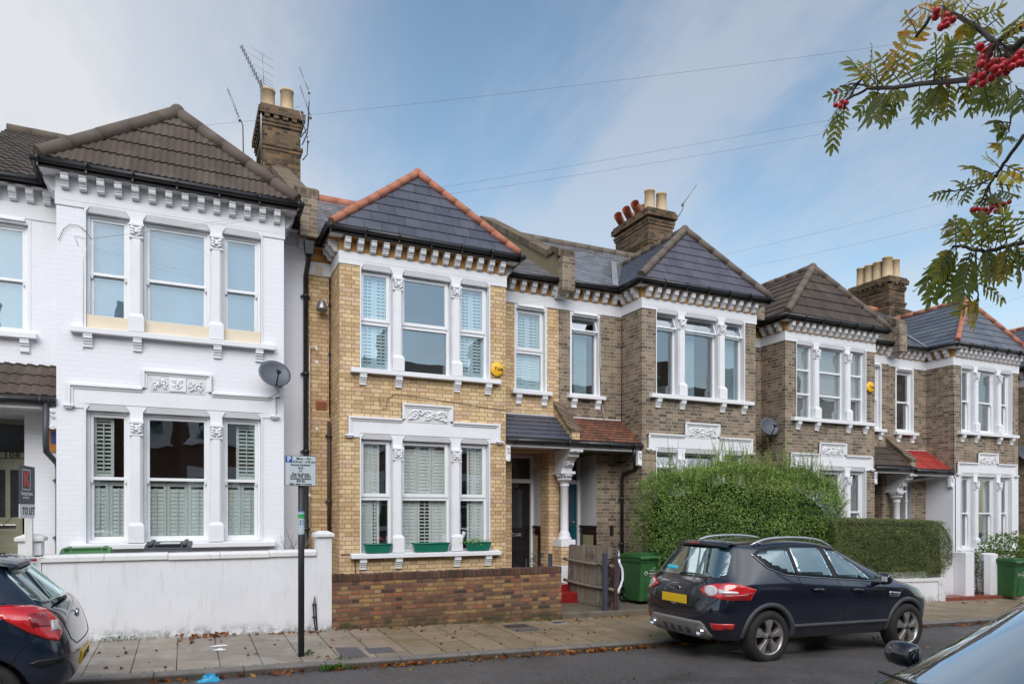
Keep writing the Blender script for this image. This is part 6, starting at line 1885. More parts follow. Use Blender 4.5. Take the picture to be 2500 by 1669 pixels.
g = MB(); g.tube([(7.40,11.15,.12),(7.42,11.15,.88),(7.44,11.18,.96),(7.48,11.3,.985),(7.70,12.0,1.0),(7.85,12.6,1.02)], .022, 10); g.build('rail', STEEL, t)
g = MB(); g.lathe([(.055,0),(.05,.012),(.03,.02),(.03,.06)], (7.40,11.15,gz(7.4)+.115), 'z', 14); g.build('foot_flange', STEEL, t)

# wheelie bins
BING = plain('green_bin_plastic', (0.030, 0.115, 0.034), 0.45, 0.10, 4, dirt=((0.05,0.06,0.035), .4), dsc=5)
BINLG = plain('light_green_bin_plastic', (0.045, 0.16, 0.045), 0.45, 0.10, 4)
BIND = plain('dark_blue_bin_plastic', (0.020, 0.023, 0.034), 0.42, 0.12, 4, dirt=((0.06,0.06,0.06), .3))
BINW = plain('white_bin_print', (0.62, 0.66, 0.62), 0.6, 0.05)
def bin_(x, y, z, mat, label, rz=0.0, tilt=0.0, h=1.0, lettering=True, group='wheeled rubbish bins', white=False):
    t = empty('wheelie_bin', (x, y, z), label, 'bin', group, rz, True)
    g = MB()
    def lvl(hx, y0, y1, zz): return [(-hx,y0,zz),(hx,y0,zz),(hx,y1,zz),(-hx,y1,zz)]
    L = [lvl(.215,-.24,.20,.06*h), lvl(.255,-.325,.27,.80*h), lvl(.275,-.345,.29,.82*h), lvl(.285,-.36,.30,.885*h), lvl(.26,-.33,.28,.886*h)]
    g.add([p for l in L for p in l], [(i*4+k, i*4+(k+1)%4, i*4+4+(k+1)%4, i*4+4+k) for i in range(4) for k in range(4)]+[(3,2,1,0),(16,17,18,19)])
    g.box(-.225, .225, .20, .27, .06*h, .16*h)
    body = g.build('body', mat, t, .014)
    g = MB()
    g.prism([(-.10,.42),(-.06,.50),(.06,.50),(.10,.42),(.10,.10),(-.10,.10)], lambda p,a: (p[0], -.252-.085*(p[1]*h-.06)/.74-a, p[1]*h), -.01, .004); g.build('front_panel', mat, body, .004)
    g = MB(); M = Matrix.Rotation(tilt, 3, 'X'); hy = .31; hz = .89*h
    def T(p): q = M @ Vector((p[0], p[1]-hy, p[2]-hz)); return (q.x, q.y+hy, q.z+hz)
    b = MB(); prof = [(-.385,.865*h),(-.395,.90*h),(-.37,.93*h),(-.20,.965*h),(.10,.975*h),(.30,.95*h),(.33,.90*h),(.30,.888*h),(-.36,.888*h)]
    b.prism(prof, lambda p,a: (a,p[0],p[1]), -.295, .295)
    b.box(-.17, .17, -.25, -.06, .955*h, .985*h); b.box(-.10,.10,-.41,-.385,.885*h,.915*h); b.box(-.25,-.19,-.28,.2,.957*h,.988*h); b.box(.19,.25,-.28,.2,.957*h,.988*h)
    g.v = [T(p) for p in b.v]; g.f = b.f; g.m = b.m; g.sm = b.sm
    lid = g.build('lid', mat, t, .012)
    if white:
        g = MB(); g.v = [T(p) for p in [(-.10,-.255,.986*h),(.16,-.255,.986*h),(.16,-.10,.987*h),(-.10,-.10,.987*h)]]; g.f = [(0,1,2,3)]; g.m = [0]; g.sm = [False]; g.build('address_label', BINW, lid)
    g = MB(); g.tube([(-.23,.33,.90*h),(-.23,.385,.92*h),(.23,.385,.92*h),(.23,.33,.90*h)], .016, 8); g.build('handle', mat, t)
    for s in (-1, 1):
        g = MB(); g.lathe([(.10,-.025),(.105,-.01),(.105,.01),(.10,.025)], (s*.235,.25,.10), 'x', 22); g.build('wheel', BLACKT, t)
    if lettering:
        yy = lambda zz: -.252-.085*(zz*h-.06)/.74-.003
        rx = R(90)-.10
        g = MB(); c = (-.115, .60)
        pts = [(c[0]+.034*math.cos(a), yy(c[1]+.034*math.sin(a)), (c[1]+.034*math.sin(a))*h) for a in [R(q) for q in range(-40, 290, 20)]]
        g.tube(pts, .007, 6); g.build('recycling_mark', BINW, body)
        text_mesh('lettering', 'recycle', .068, BINW, body, (.045, yy(.60)-.001, .60*h), (rx,0,0))
        text_mesh('lettering', 'for London', .036, BINW, body, (.06, yy(.545)-.001, .545*h), (rx,0,0))
        text_mesh('lettering', 'Lambeth', .036, BINW, body, (.03, yy(.66)-.001, .66*h), (rx,0,0))
        g = MB(); g.tube([(.035,yy(.70)-.002,.695*h),(.055,yy(.70)-.002,.705*h),(.075,yy(.70)-.002,.70*h),(.10,yy(.70)-.002,.708*h)], .005, 5); g.build('council_mark', BINW, body)
    return t
bin_(8.10, 11.42, gz(8.1)+.112, BING, 'tall green recycling bin standing beside the big hedge', R(4), 0, 1.0)
bin_(18.42, 10.50, gz(18.4)+.004, BING, 'green recycling bin on the pavement beside the foreground car roof', R(-6), 0, 1.0)
bin_(-1.22, 11.30, .17, BINLG, 'green bin lid showing above the white wall, left of the grey one', R(3), 0, 1.07, False)
bin_(-.20, 11.36, .21, BIND, 'dark grey bin with a raised lid above the white wall', R(-4), R(6), 1.12, False, white=True)
t = empty('storage_box', (8.12, 12.05, gz(8.1)+.115), 'dark caddy box on the ground behind the green bin', 'box')
g = MB()
for (hx, hy, z0, z1) in ((.20,.17,.0,.34),(.215,.185,.34,.40)):
    g.add([(8.08-hx*.92,12.0-hy,z0),(8.08+hx*.92,12.0-hy,z0),(8.08+hx*.92,12.0+hy,z0),(8.08-hx*.92,12.0+hy,z0),(8.08-hx,12.0-hy,z1),(8.08+hx,12.0-hy,z1),(8.08+hx,12.0+hy,z1),(8.08-hx,12.0+hy,z1)], [(3,2,1,0),(4,5,6,7),(0,1,5,4),(1,2,6,5),(2,3,7,6),(3,0,4,7)])
b = g.build('body', BIND, t, .012); part('lid', t, plain('maroon_lid', (.05,.012,.018), .5), (7.86, 8.30, 11.81, 12.19, .40, .43), bevel=.01)
text_mesh('lettering', 'Lambeth', .05, BINW, b, (8.02, 11.828, .22), (R(90),0,0))

# low wall and planter strip under the trimmed hedge
t = empty('garden_wall', (12.2, 10.6, gz(12.2)), 'low white wall with a flat coping under the clipped hedge', 'wall', 'garden walls along the pavement')
g = MB(); g2 = MB(); g3 = MB(); n = 14
for i in range(n):
    a, b = 9.1+6.75*i/n, 9.1+6.75*(i+1)/n; zz = .505+gz((a+b)/2)*.95
    g.box(a, b+.001, 10.60, 10.78, -.9, zz-.06); g2.box(a, b+.001, 10.575, 10.80, zz-.058, zz); g3.box(a, b+.001, 10.86, 10.98, -.8, zz+.14)
g.build('wall', RENDERW, t); g2.build('coping', COPEW, t); g3.build('planter_strip', COPEW, t)
part('end_pier', t, plain('flaking_white_pier', (.70,.69,.70), .8, .2, 12, bump=.5, dirt=((.10,.08,.06), .95), dsc=9), (15.86, 16.10, 10.575, 10.80, -.9, .17), bevel=.01)
# white brick gate pier and gate of the end house
t = empty('garden_wall', (17.1, 10.9, gz(17.1)), 'white painted brick gate pier with a stub of garden wall', 'wall', 'garden walls along the pavement')
part('gate_pier', t, WALLW, (17.03, 17.36, 10.70, 11.05, -.9, .73), bevel=.008); part('wall', t, WALLW, (17.05, 17.25, 11.05, 12.33, -.9, .70)); part('rendered_stub', t, RENDERW, (16.55, 17.029, 11.0, 11.12, -.9, .55), bevel=.01)
t = empty('iron_gate', (17.7, 10.85, gz(17.7)), 'slim black iron gate with ring scrolls beside the white brick pier', 'gate')
g = MB()
for x in (17.45, 17.70, 17.95): g.tube([(x,10.85,-.34),(x,10.85,.50)], .012, 6)
for z in (-.28, .30, .48): g.tube([(17.42,10.85,z),(17.97,10.85,z)], .012, 6)
g.build('frame', IRON, t); g = MB()
for x in (17.575, 17.825):
    for z in (.39, .20, .12): g.tube([(x+.07*math.cos(a),10.85,z+.055*math.sin(a)) for a in [2*math.pi*q/14 for q in range(14)]], .008, 5, 0, False, True)
g.tube([(17.55,10.85,.50),(17.6,10.85,.56),(17.7,10.85,.58),(17.8,10.85,.56),(17.85,10.85,.50)], .01, 6); g.build('scrollwork', IRON, t)
t = empty('garden_wall', (19, 10.75, gz(19)), 'low white wall with an octagonal white post beside the iron gate', 'wall', 'garden walls along the pavement')
g = MB(); g.lathe([(.20,-.9),(.20,.66),(.12,.69)], (18.17,10.85,0), 'z', 8, 0, False); g.build('gate_post', RENDERW, t); part('wall', t, RENDERW, (18.35, 22.3, 10.72, 10.92, -1.0, .20), bevel=.015)
REDT = plain('red_quarry_tile', (0.23, 0.055, 0.035), 0.4, 0.25, 9, dirt=((0.08,0.05,0.03), .6), dsc=5)
g = MB()
for i in range(10):
    a, b = 16.1+2.9*i/10, 16.1+2.9*(i+1)/10; g.box(a, b+.001, 10.55, 12.5, -1.0, gz((a+b)/2)+.075)
g.build('tiled_path', REDT, None, kind='structure')

# ------------------------------------------------------------------ parking sign
t = empty('parking_sign', (1.31, 8.98, gz(1.3)-.05), 'square parking restriction sign on a black post at the kerb', 'sign')
POSTB = plain('black_post', (0.020, 0.021, 0.024), 0.5, 0.2, 7, dirt=((0.06,0.055,0.05), .4), dsc=9)
SIGNW = plain('reflective_sign_face', (0.50, 0.56, 0.60), 0.5, 0.02)
SIGNB = plain('parking_blue', (0.010, 0.075, 0.42), 0.45, 0.03)
STKG = plain('green_sticker', (0.03, 0.36, 0.10), 0.5, 0.1, 30); STKW = plain('white_sticker', (0.46, 0.55, 0.62), 0.5, 0.06, 20); STKB = plain('blue_sticker_band', (0.12, 0.20, 0.38), 0.5)
g = MB(); g.lathe([(.038,-.4),(.038,2.40),(.001,2.405)], (1.31,8.98,0), 'z', 20); post = g.build('post', POSTB, t)
PX, PZ, PYF = 1.295, 2.21, 8.925
pl = part('sign_plate', t, plain('sign_edge', (.03,.03,.035), .5), (PX-.187, PX+.187, PYF, PYF+.006, PZ-.187, PZ+.187), bevel=.004)
part('sign_face', pl, SIGNW, (PX-.180, PX+.180, PYF-.0025, PYF-.0002, PZ-.180, PZ+.180), bevel=0)
part('blue_square', pl, SIGNB, (PX-.177, PX-.099, PYF-.005, PYF-.0028, PZ+.100, PZ+.176), bevel=0)
ty = PYF-.0075
text_mesh('lettering', 'P', .085, SIGNW, pl, (PX-.138, ty, PZ+.137), bold=.004)
for (bd_, sz, px, pz) in (('Mon - Fri', .042, .035, .148), ('8.30 am - 6.30 pm', .0330, .040, .110), ('Permit Holders', .0345, .0, .071), ('or', .033, .0, -.004), ('Pay by phone', .0345, .0, -.038), ('0207 005 0055', .0375, .0, -.068), ('quoting location', .0345, .0, -.096), ('83340', .036, .0, -.128), ('Max stay 4 hours', .0345, .0, -.163)):
    text_mesh('lettering', bd_, sz, INK, pl, (PX+px, ty+.004, PZ+pz), bold=.0012, spacing=1.08)
part('zone_box', pl, INK, (PX-.027, PX+.027, PYF-.005, PYF-.0028, PZ+.019, PZ+.052), bevel=0)
text_mesh('lettering', 'QR', .032, SIGNW, pl, (PX, ty, PZ+.0355), bold=.001)
for z in (PZ-.12, PZ+.10): g = MB(); g.lathe([(.042,-.012),(.042,.012)], (1.31,8.98,z), 'z', 16); g.box(1.285,1.335,8.931,8.96,z-.012,z+.012); g.build('clamp', POSTB, t)
def wrap(name, mat, z0, z1, r=.0386):
    g = MB(); n = 12
    for i in range(n):
        a0, a1 = math.pi+math.pi*i/n, math.pi+math.pi*(i+1)/n
        g.quad((1.31+r*math.cos(a0),8.98+r*math.sin(a0),z0),(1.31+r*math.cos(a1),8.98+r*math.sin(a1),z0),(1.31+r*math.cos(a1),8.98+r*math.sin(a1),z1),(1.31+r*math.cos(a0),8.98+r*math.sin(a0),z1))
    return g.build(name, mat, post)
wrap('sticker_band', STKB, 1.70, 1.715); wrap('sticker', STKW, 1.68, 1.70); wrap('green_sticker', STKG, 1.625, 1.68); wrap('sticker', STKW, 1.43, 1.625)
for zz, tx in ((1.652,'RingGo'),):
    pass
for k, (xx, zz) in enumerate(((-.016,1.595),(.016,1.595),(-.016,1.56),(.016,1.56))):
    g = MB(); g.box(1.31+xx-.007, 1.31+xx+.007, 8.936, 8.9395, zz-.008, zz+.008); g.build('sticker_icon', STKB if k % 2 else INK, post)

# ------------------------------------------------------------------ letting board
t = empty('letting_board', (-1.76, 10.30, gz(-1.7)), 'dark estate agent TO LET board with a red K on a white post', 'sign')
BRDD = plain('charcoal_board', (0.052, 0.058, 0.078), 0.5, 0.05); BRDW = plain('white_board', (0.72, 0.73, 0.77), 0.5, 0.03); BRDR = plain('red_print', (0.62, 0.03, 0.035), 0.5, 0.03)
d = Vector((.146, .989, 0)).normalized(); nrm_ = Vector((.989, -.146, 0)); ctr = Vector((-1.755, 10.36, 0))
def brd(u, w, z): p = ctr+d*u+nrm_*w; return (p.x, p.y, z)
def bslab(name, mat, u0, u1, z0, z1, w0, w1, par):
    g = MB(); g.add([brd(u0,w0,z0),brd(u1,w0,z0),brd(u1,w1,z0),brd(u0,w1,z0),brd(u0,w0,z1),brd(u1,w0,z1),brd(u1,w1,z1),brd(u0,w1,z1)], [(3,2,1,0),(4,5,6,7),(0,1,5,4),(1,2,6,5),(2,3,7,6),(3,0,4,7)]); return g.build(name, mat, par)
b = bslab('board', BRDD, -.25, .25, 1.80, 2.27, -.004, .004, t); b2 = bslab('white_panel', BRDW, -.25, .25, 1.63, 1.799, -.004, .004, t)
for (u0,u1,z0,z1) in ((-.17,.10,2.215,2.225),(-.17,.10,1.975,1.985),(-.17,-.16,1.975,2.225),(.09,.10,1.975,2.225)): bslab('frame_line', BRDW, u0, u1, z0, z1, .0042, .0055, b)
er = (R(90), 0, math.atan2(d.y, d.x))
text_mesh('lettering', 'K', .25, BRDR, b, brd(-.035,.006,2.10), er, bold=.008, sx=1.2)
text_mesh('lettering', 'Keating Estates', .062, BRDW, b, brd(-.02,.006,1.93), er, bold=.001)
text_mesh('lettering', '020 8674 8899', .034, BRDW, b, brd(-.05,.006,1.878), er)
text_mesh('lettering', 'TO LET', .125, INK, b2, brd(.04,.006,1.712), er, bold=.003)
part('post', t, COPEW, (-1.80, -1.725, 10.505, 10.58, -.3, 1.70)); g = MB()
g.tube([(-1.915,10.55,1.155),(-1.81,10.495,1.15),(-1.72,10.495,1.15),(-1.62,10.55,1.155)], .010, 6); g.build('strap', WIRE, t)

# ================================================================== plants
import numpy as np
def leaf_object(name, P, D, S, T, mat, parent, aspect=0.5, seed=1, bend=0.25, face=None):
    """P positions, D unit directions (Nx3), S lengths, T tones: one folded leaf blade each"""
    n = len(P); rs = np.random.RandomState(seed)
    P, D, S, T = np.asarray(P, float), np.asarray(D, float), np.asarray(S, float), np.asarray(T, float)
    r = rs.normal(size=(n,3))
    if face is not None: r = r*.55+np.asarray(face)
    U = np.cross(r, D) if face is not None else np.cross(D, r); U /= np.linalg.norm(U, axis=1)[:,None]+1e-9
    N = np.cross(D, U)
    if face is not None: N *= np.sign((N*np.asarray(face)).sum(1)+1e-9)[:,None]
    L = S[:,None]; w = L*aspect*.5
    v = np.empty((n,6,3))
    v[:,0] = P; v[:,1] = P+D*L*.45+U*w+N*L*bend*.35; v[:,2] = P+D*L*.45+N*0; v[:,3] = P+D*L*.45-U*w+N*L*bend*.35; v[:,4] = P+D*L-N*L*bend*.6; v[:,5] = P+D*L*.75
    verts = v[:, [0,1,2,3,4]].reshape(-1,3)
    f = np.array([[0,2,1],[0,3,2],[1,2,4],[2,3,4]])
    F = (np.arange(n)[:,None,None]*5+f[None]).reshape(-1,3)
    off = np.array(root_of(parent).location) if parent else np.zeros(3)
    me = bpy.data.meshes.new(name)
    me.vertices.add(len(verts)); me.vertices.foreach_set('co', (verts-off).ravel())
    me.loops.add(F.size); me.loops.foreach_set('vertex_index', F.ravel().astype(np.int32))
    me.polygons.add(len(F)); me.polygons.foreach_set('loop_start', (np.arange(len(F))*3).astype(np.int32)); me.polygons.foreach_set('loop_total', np.full(len(F),3,np.int32))
    me.update(calc_edges=True)
    at = me.attributes.new('tone', 'FLOAT', 'POINT'); at.data.foreach_set('value', np.repeat(T, 5).astype(np.float32))
    me.materials.append(mat)
    o = bpy.data.objects.new(name, me); COL.objects.link(o)
    if parent: o.parent = parent
    return o
def vnoise(p, sc, seed=0):
    """cheap smooth 3D noise from a few sines"""
    rs = np.random.RandomState(seed); out = np.zeros(len(p))
    for k in range(7):
        d = rs.normal(size=3)*sc*(1+.35*k); out += np.sin(p@d+rs.uniform(0,6.28))/(1+.3*k)
    return out/3.0
PRIVET = foliage('privet_leaf', [(0,(.024,.055,.010)),(.3,(.070,.155,.024)),(.6,(.165,.29,.048)),(.85,(.29,.41,.085)),(1,(.40,.48,.13))], .38, .36, .5)
CLIPPED = foliage('clipped_privet_leaf', [(0,(.022,.034,.009)),(.3,(.062,.092,.022)),(.6,(.13,.165,.040)),(.85,(.21,.235,.065)),(.93,(.24,.20,.07)),(1,(.19,.09,.04))], .42, .18, .5)
YGREEN = foliage('yellow_green_leaf', [(0,(.03,.07,.012)),(.4,(.075,.16,.02)),(.75,(.17,.26,.03)),(1,(.36,.33,.03))], .42, .3, .45)
ROWAN = foliage('rowan_leaf', [(0,(.085,.125,.045)),(.35,(.15,.185,.05)),(.6,(.245,.245,.05)),(.8,(.40,.30,.06)),(.92,(.46,.26,.06)),(1,(.34,.15,.06))], .42, .55, .5)
WEED = foliage('weed_leaf', [(0,(.03,.07,.012)),(1,(.13,.24,.03))], .5, .3)
TWIG = plain('twig_bark', (0.070, 0.042, 0.032), 0.75, 0.25, 20)
HCORE = plain('hedge_shade', (0.006, 0.011, 0.004), 0.95, 0.3, 6)  # near-black solid core: the shade inside the hedge is put into its colour
rs = np.random.RandomState(4)

def hedge_core(parent, x0, x1, y0, y1, z0, ztop, name='shade_core', e0=.15, dz_=.25):
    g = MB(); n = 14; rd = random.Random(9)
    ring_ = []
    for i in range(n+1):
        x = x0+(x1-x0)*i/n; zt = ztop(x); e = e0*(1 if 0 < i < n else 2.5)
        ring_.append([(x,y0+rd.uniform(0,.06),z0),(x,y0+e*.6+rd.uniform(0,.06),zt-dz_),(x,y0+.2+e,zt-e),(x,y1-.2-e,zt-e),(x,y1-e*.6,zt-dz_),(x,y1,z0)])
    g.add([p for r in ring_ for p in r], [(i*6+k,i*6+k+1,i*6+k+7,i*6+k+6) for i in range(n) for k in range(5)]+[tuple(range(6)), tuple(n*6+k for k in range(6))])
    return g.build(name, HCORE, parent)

# tall, unclipped privet hedge
t = empty('privet_hedge', (10.7, 11.4, gz(10.7)), 'tall feathery green privet hedge behind the black SUV', 'hedge', 'hedges in the front gardens')
ztop = lambda x: .07*np.sin(np.asarray(x)*3.1+1)+.05*np.sin(np.asarray(x)*7.3)+np.interp(x, [8.3,8.7,9.3,10.2,11.0,12.0,12.9,13.35], [2.15,2.40,2.56,2.66,2.68,2.60,2.46,2.1])
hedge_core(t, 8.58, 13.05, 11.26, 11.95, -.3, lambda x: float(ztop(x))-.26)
def shell(n, x0, x1, y0, y1, z0, zt, lump, seed, fuzz=.07):
    r = np.random.RandomState(seed)
    P, D = [], []
    nf = int(n*.66); x = r.uniform(x0, x1, nf); top = zt(x); z = z0+(top-z0)*r.uniform(0,1,nf)**.85
    p = np.stack([x, np.full(nf, y0), z], 1); nz = vnoise(p, 2.6, seed)*lump
    over = np.clip((z-top+.45)/.45, 0, 1)**2*.30
    p[:,1] += nz+over+np.abs(r.normal(0, fuzz, nf))-.03
    P.append(p); d = r.normal(size=(nf,3))*np.array([.9,.5,.8])+np.array([0,-.35,.35]); D.append(d)
    nt = int(n*.2); x = r.uniform(x0, x1, nt); y = r.uniform(y0, y1, nt); top = zt(x)
    p = np.stack([x,y,top],1); p[:,2] += vnoise(p,2.4,seed+1)*lump-np.abs(r.normal(0,fuzz,nt)); P.append(p); D.append(r.normal(size=(nt,3))*.7+np.array([0,-.1,.9]))
    for s, xx in ((-1,x0),(1,x1)):
        ns = int(n*.07); y = r.uniform(y0,y1,ns); z = r.uniform(z0, float(zt(np.array([xx]))[0]), ns)
        p = np.stack([np.full(ns,xx),y,z],1); p[:,0] += s*vnoise(p,2.6,seed+2)*lump-s*np.abs(r.normal(0,fuzz,ns)); P.append(p); D.append(r.normal(size=(ns,3))*.7+np.array([s*.8,0,.4]))
    P, D = np.concatenate(P), np.concatenate(D); D /= np.linalg.norm(D,axis=1)[:,None]
    return P, D
P, D = shell(50000, 8.32, 13.28, 10.98, 12.0, -.25, ztop, .13, 21)
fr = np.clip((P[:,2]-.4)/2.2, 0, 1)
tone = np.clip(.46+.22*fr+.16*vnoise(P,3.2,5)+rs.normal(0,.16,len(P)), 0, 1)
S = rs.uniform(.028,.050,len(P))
Pl, Dl, Sl, Tl = [P], [D], [S], [tone]
stems = MB()
for i in range(820):
    if i < 720:
        x = rs.uniform(8.5,13.2); y = rs.uniform(10.95,11.85); zb = float(ztop(x))-rs.uniform(.05,.5); L_ = rs.uniform(.22,.62)*(1.45 if rs.rand() < .2 else .85)
        d0 = np.array([rs.normal(0,.22), rs.normal(-.05,.22), 1.0])
    else:
        s = 1 if i > 760 else -1
        x = 13.2 if s > 0 else 8.5; y = rs.uniform(11.0,11.8); zb = rs.uniform(.9,2.2); L_ = rs.uniform(.2,.45); d0 = np.array([s*rs.uniform(.5,1.0), rs.normal(-.15,.25), .8])
    d0 /= np.linalg.norm(d0); p0 = np.array([x,y,zb]); side = np.cross(d0, rs.normal(size=3)); side /= np.linalg.norm(side)
    curve = rs.normal(0,.10,3); m = int(L_/.028)
    pts = [p0+d0*L_*q+curve*L_*q*q for q in (0,.5,1)]
    stems.tube(pts, [.004,.003,.0015], 4, 0, False)
    q = np.linspace(.06,1,m); pp = p0+d0*L_*q[:,None]+curve*L_*(q**2)[:,None]
    for sgn in (1,-1):
        Pl.append(pp); dd = side*sgn*.8+d0*.55+rs.normal(0,.25,(m,3)); Dl.append(dd/np.linalg.norm(dd,axis=1)[:,None]); Sl.append(rs.uniform(.030,.046,m)*(1.1-.5*q)); Tl.append(np.clip(rs.normal(.70,.12)+.12*q+rs.normal(0,.07,m),0,1))
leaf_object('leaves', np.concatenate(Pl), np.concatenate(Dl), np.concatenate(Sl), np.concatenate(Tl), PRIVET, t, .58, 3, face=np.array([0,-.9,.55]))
stems.build('stems', TWIG, t, fixn=False)

# clipped hedge
t = empty('clipped_hedge', (14.8, 11.1, gz(14.8)), 'flat topped clipped hedge above the low white wall', 'hedge', 'hedges in the front gardens')
ztc = lambda x: np.interp(x, [12.7,13.2,16.2,16.5,16.62], [1.57,1.575,1.50,1.44,1.28])
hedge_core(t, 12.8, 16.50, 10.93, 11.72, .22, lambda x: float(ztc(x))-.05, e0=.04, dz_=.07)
P, D = shell(60000, 12.75, 16.60, 10.78, 11.8, .16, ztc, .05, 31, .045)
under = np.interp(P[:,0],[15.9,16.6],[.14,.42])
keep = P[:,2] > under+rs.normal(0,.05,len(P)); P, D = P[keep], D[keep]
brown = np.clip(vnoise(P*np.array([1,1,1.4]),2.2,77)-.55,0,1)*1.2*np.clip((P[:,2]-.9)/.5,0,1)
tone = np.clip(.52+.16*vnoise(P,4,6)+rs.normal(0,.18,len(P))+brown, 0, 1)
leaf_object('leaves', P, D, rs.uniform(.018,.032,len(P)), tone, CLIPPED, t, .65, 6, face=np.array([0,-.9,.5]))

# shrub by the right edge
t = empty('garden_shrub', (19.9, 11.6, gz(19.9)), 'bright yellow green leafy shrub behind the bin at the right edge', 'shrub')
n = 3600; P = rs.normal(size=(n,3)); P /= np.linalg.norm(P,axis=1)[:,None]; rad = rs.uniform(.45,1.0,n)**.5
P = P*rad[:,None]*np.array([1.35,.55,.78])*(1+.22*vnoise(P*2,2,9))[:,None]+np.array([20.35,11.65,.36])
D = rs.normal(size=(n,3))*.7+np.array([0,-.5,.2]); D /= np.linalg.norm(D,axis=1)[:,None]
leaf_object('leaves', P, D, rs.uniform(.05,.10,n), np.clip(rs.normal(.52,.2,n)+.15*vnoise(P,2,3),0,1), YGREEN, t, .55, 8)
g = MB()
for i in range(14): g.tube([(20.2+rs.uniform(-.3,.3),11.65,-.55),(20.2+rs.uniform(-.9,.9),11.6,.2),(20.3+rs.uniform(-1.3,1.3),11.5+rs.uniform(-.3,.3),.7+rs.uniform(-.2,.35))],[.016,.010,.004],5)
g.build('stems', TWIG, t)
# little plants in gaps: by the white iron gate, by the storage box, dry twigs by the white house
def small_plant(name, label, c, r, n, mat, sz, cat='plant', stems_=6):
    t = empty(name, (c[0],c[1],c[2]), label, cat)
    P = rs.normal(size=(n,3))*np.array(r)*.45+np.array(c)+np.array([0,0,r[2]*.7]); P[:,2] = np.maximum(P[:,2], c[2]+.01)
    D = rs.normal(size=(n,3))+np.array([0,-.3,.6]); D /= np.linalg.norm(D,axis=1)[:,None]
    leaf_object('leaves', P, D, rs.uniform(sz*.6,sz*1.2,n), np.clip(rs.normal(.5,.22,n),0,1), mat, t, .55, 5)
    g = MB()
    for i in range(stems_): g.tube([c, (c[0]+rs.normal(0,r[0]*.4),c[1]+rs.normal(0,r[1]*.4),c[2]+r[2]*rs.uniform(.6,1.3))],[.006,.003],4)
    g.build('stems', TWIG, t); return t
small_plant('garden_plant', 'low leafy plant growing through the bars of the slim iron gate', (17.72,10.98,-.36), (.22,.10,.40), 260, YGREEN, .05)
small_plant('garden_plant', 'small green plant on the ground beside the dark caddy box', (7.75,11.72,-.06), (.22,.15,.16), 160, PRIVET, .05)
t = empty('dry_twigs', (1.66, 11.7, .6), 'bare dry twigs behind the white wall by the black downpipe', 'plant')
g = MB()
for i in range(16):
    a = rs.uniform(-.9,.9); b = Vector((1.66+rs.uniform(-.12,.12),11.6,.75)); e = b+Vector((a*.32,rs.uniform(-.1,.1),rs.uniform(.3,.75)))
    m = b.lerp(e,.5)+Vector((rs.normal(0,.03),0,.03)); g.tube([b,m,e],[.007,.005,.002],4)
    g.tube([m, m+Vector((rs.normal(0,.12),0,.18))],[.004,.0015],4)
g.build('stems', plain('dry_twig',(.16,.11,.08),.9,.3,9), t)

# ------------------------------------------------------------------ rowan with berries
def at(px, py, z):
    """a point at the given distance in front of the street corner where the tree hangs over"""
    tt = (px-1250)/1715.; c_, s_ = math.cos(R(25)), math.sin(R(25)); xc = tt*z
    return Vector((xc*c_+z*s_, z*c_-xc*s_, EYE-(py-1250)/1715.*z))
ROOT = Vector((2.25, .10, gz(2.25)))
rt = empty('rowan_tree', ROOT, 'rowan branches with red berries hanging in at the top right', 'tree')
BARK = plain('rowan_bark', (0.105, 0.085, 0.075), 0.75, 0.2, 14, bump=.4, bsc=40)
g = MB(); g.tube([ROOT+Vector((0,0,-.1)), ROOT+Vector((.02,.01,.9)), ROOT+Vector((.0,.03,1.8)), ROOT+Vector((.05,.06,2.6)), ROOT+Vector((.0,.05,3.6))], [.085,.07,.062,.045,.02], 14); g.build('trunk', BARK, rt)
branches = [
 ([(2500,95,1.05),(2440,150,1.08),(2380,196,1.12),(2290,200,1.2),(2200,212,1.28),(2130,218,1.34),(2112,208,1.36)], .0055),
 ([(2120,216,1.34),(2070,242,1.38),(2045,262,1.4)], .0026), ([(2113,208,1.36),(2085,205,1.38),(2050,212,1.4)], .0022),
 ([(2280,198,1.2),(2283,165,1.2),(2286,150,1.2)], .0020),
 ([(2500,60,1.0),(2430,105,1.03),(2400,78,1.05),(2346,42,1.08),(2310,30,1.1),(2270,45,1.12),(2235,92,1.14)], .0045),
 ([(2500,330,1.25),(2456,392,1.28),(2430,430,1.3),(2415,450,1.3),(2405,480,1.3)], .0035), ([(2430,430,1.3),(2378,457,1.32),(2330,466,1.33),(2300,466,1.34)], .0018),
 ([(2415,450,1.3),(2418,480,1.3),(2430,500,1.3)], .0015), ([(2415,450,1.3),(2400,485,1.3),(2385,505,1.3)], .0015),
 ([(2520,585,1.2),(2460,602,1.22),(2405,614,1.24),(2372,608,1.25),(2345,600,1.26),(2325,603,1.27)], .0042), ([(2382,614,1.24),(2383,660,1.24),(2385,700,1.24),(2390,735,1.24)], .0018),
 ([(2372,625,1.25),(2345,640,1.26),(2330,650,1.26)], .0016), ([(2356,600,1.26),(2362,575,1.26),(2368,562,1.26)], .0012),
 ([(2473,235,1.1),(2470,280,1.1),(2462,320,1.1),(2445,350,1.1)], .0016),
 ([(2500,120,.92),(2470,150,.92),(2450,110,.92)], .003), ([(2470,150,.92),(2440,165,.9),(2420,180,.9)], .002),
]
g = MB()
for pl, r in branches:
    pts = [at(*p) for p in pl]
    fine = []
    for i in range(len(pts)-1):
        for q in range(4): fine.append(pts[i].lerp(pts[i+1], q/4)+Vector((math.sin(i*7+q*3)*.0012, 0, math.cos(i*5+q*2)*.0012)))
    fine.append(pts[-1]); k = len(fine)
    g.tube(fine, [r*(1-.45*i/k) for i in range(k)], 7)
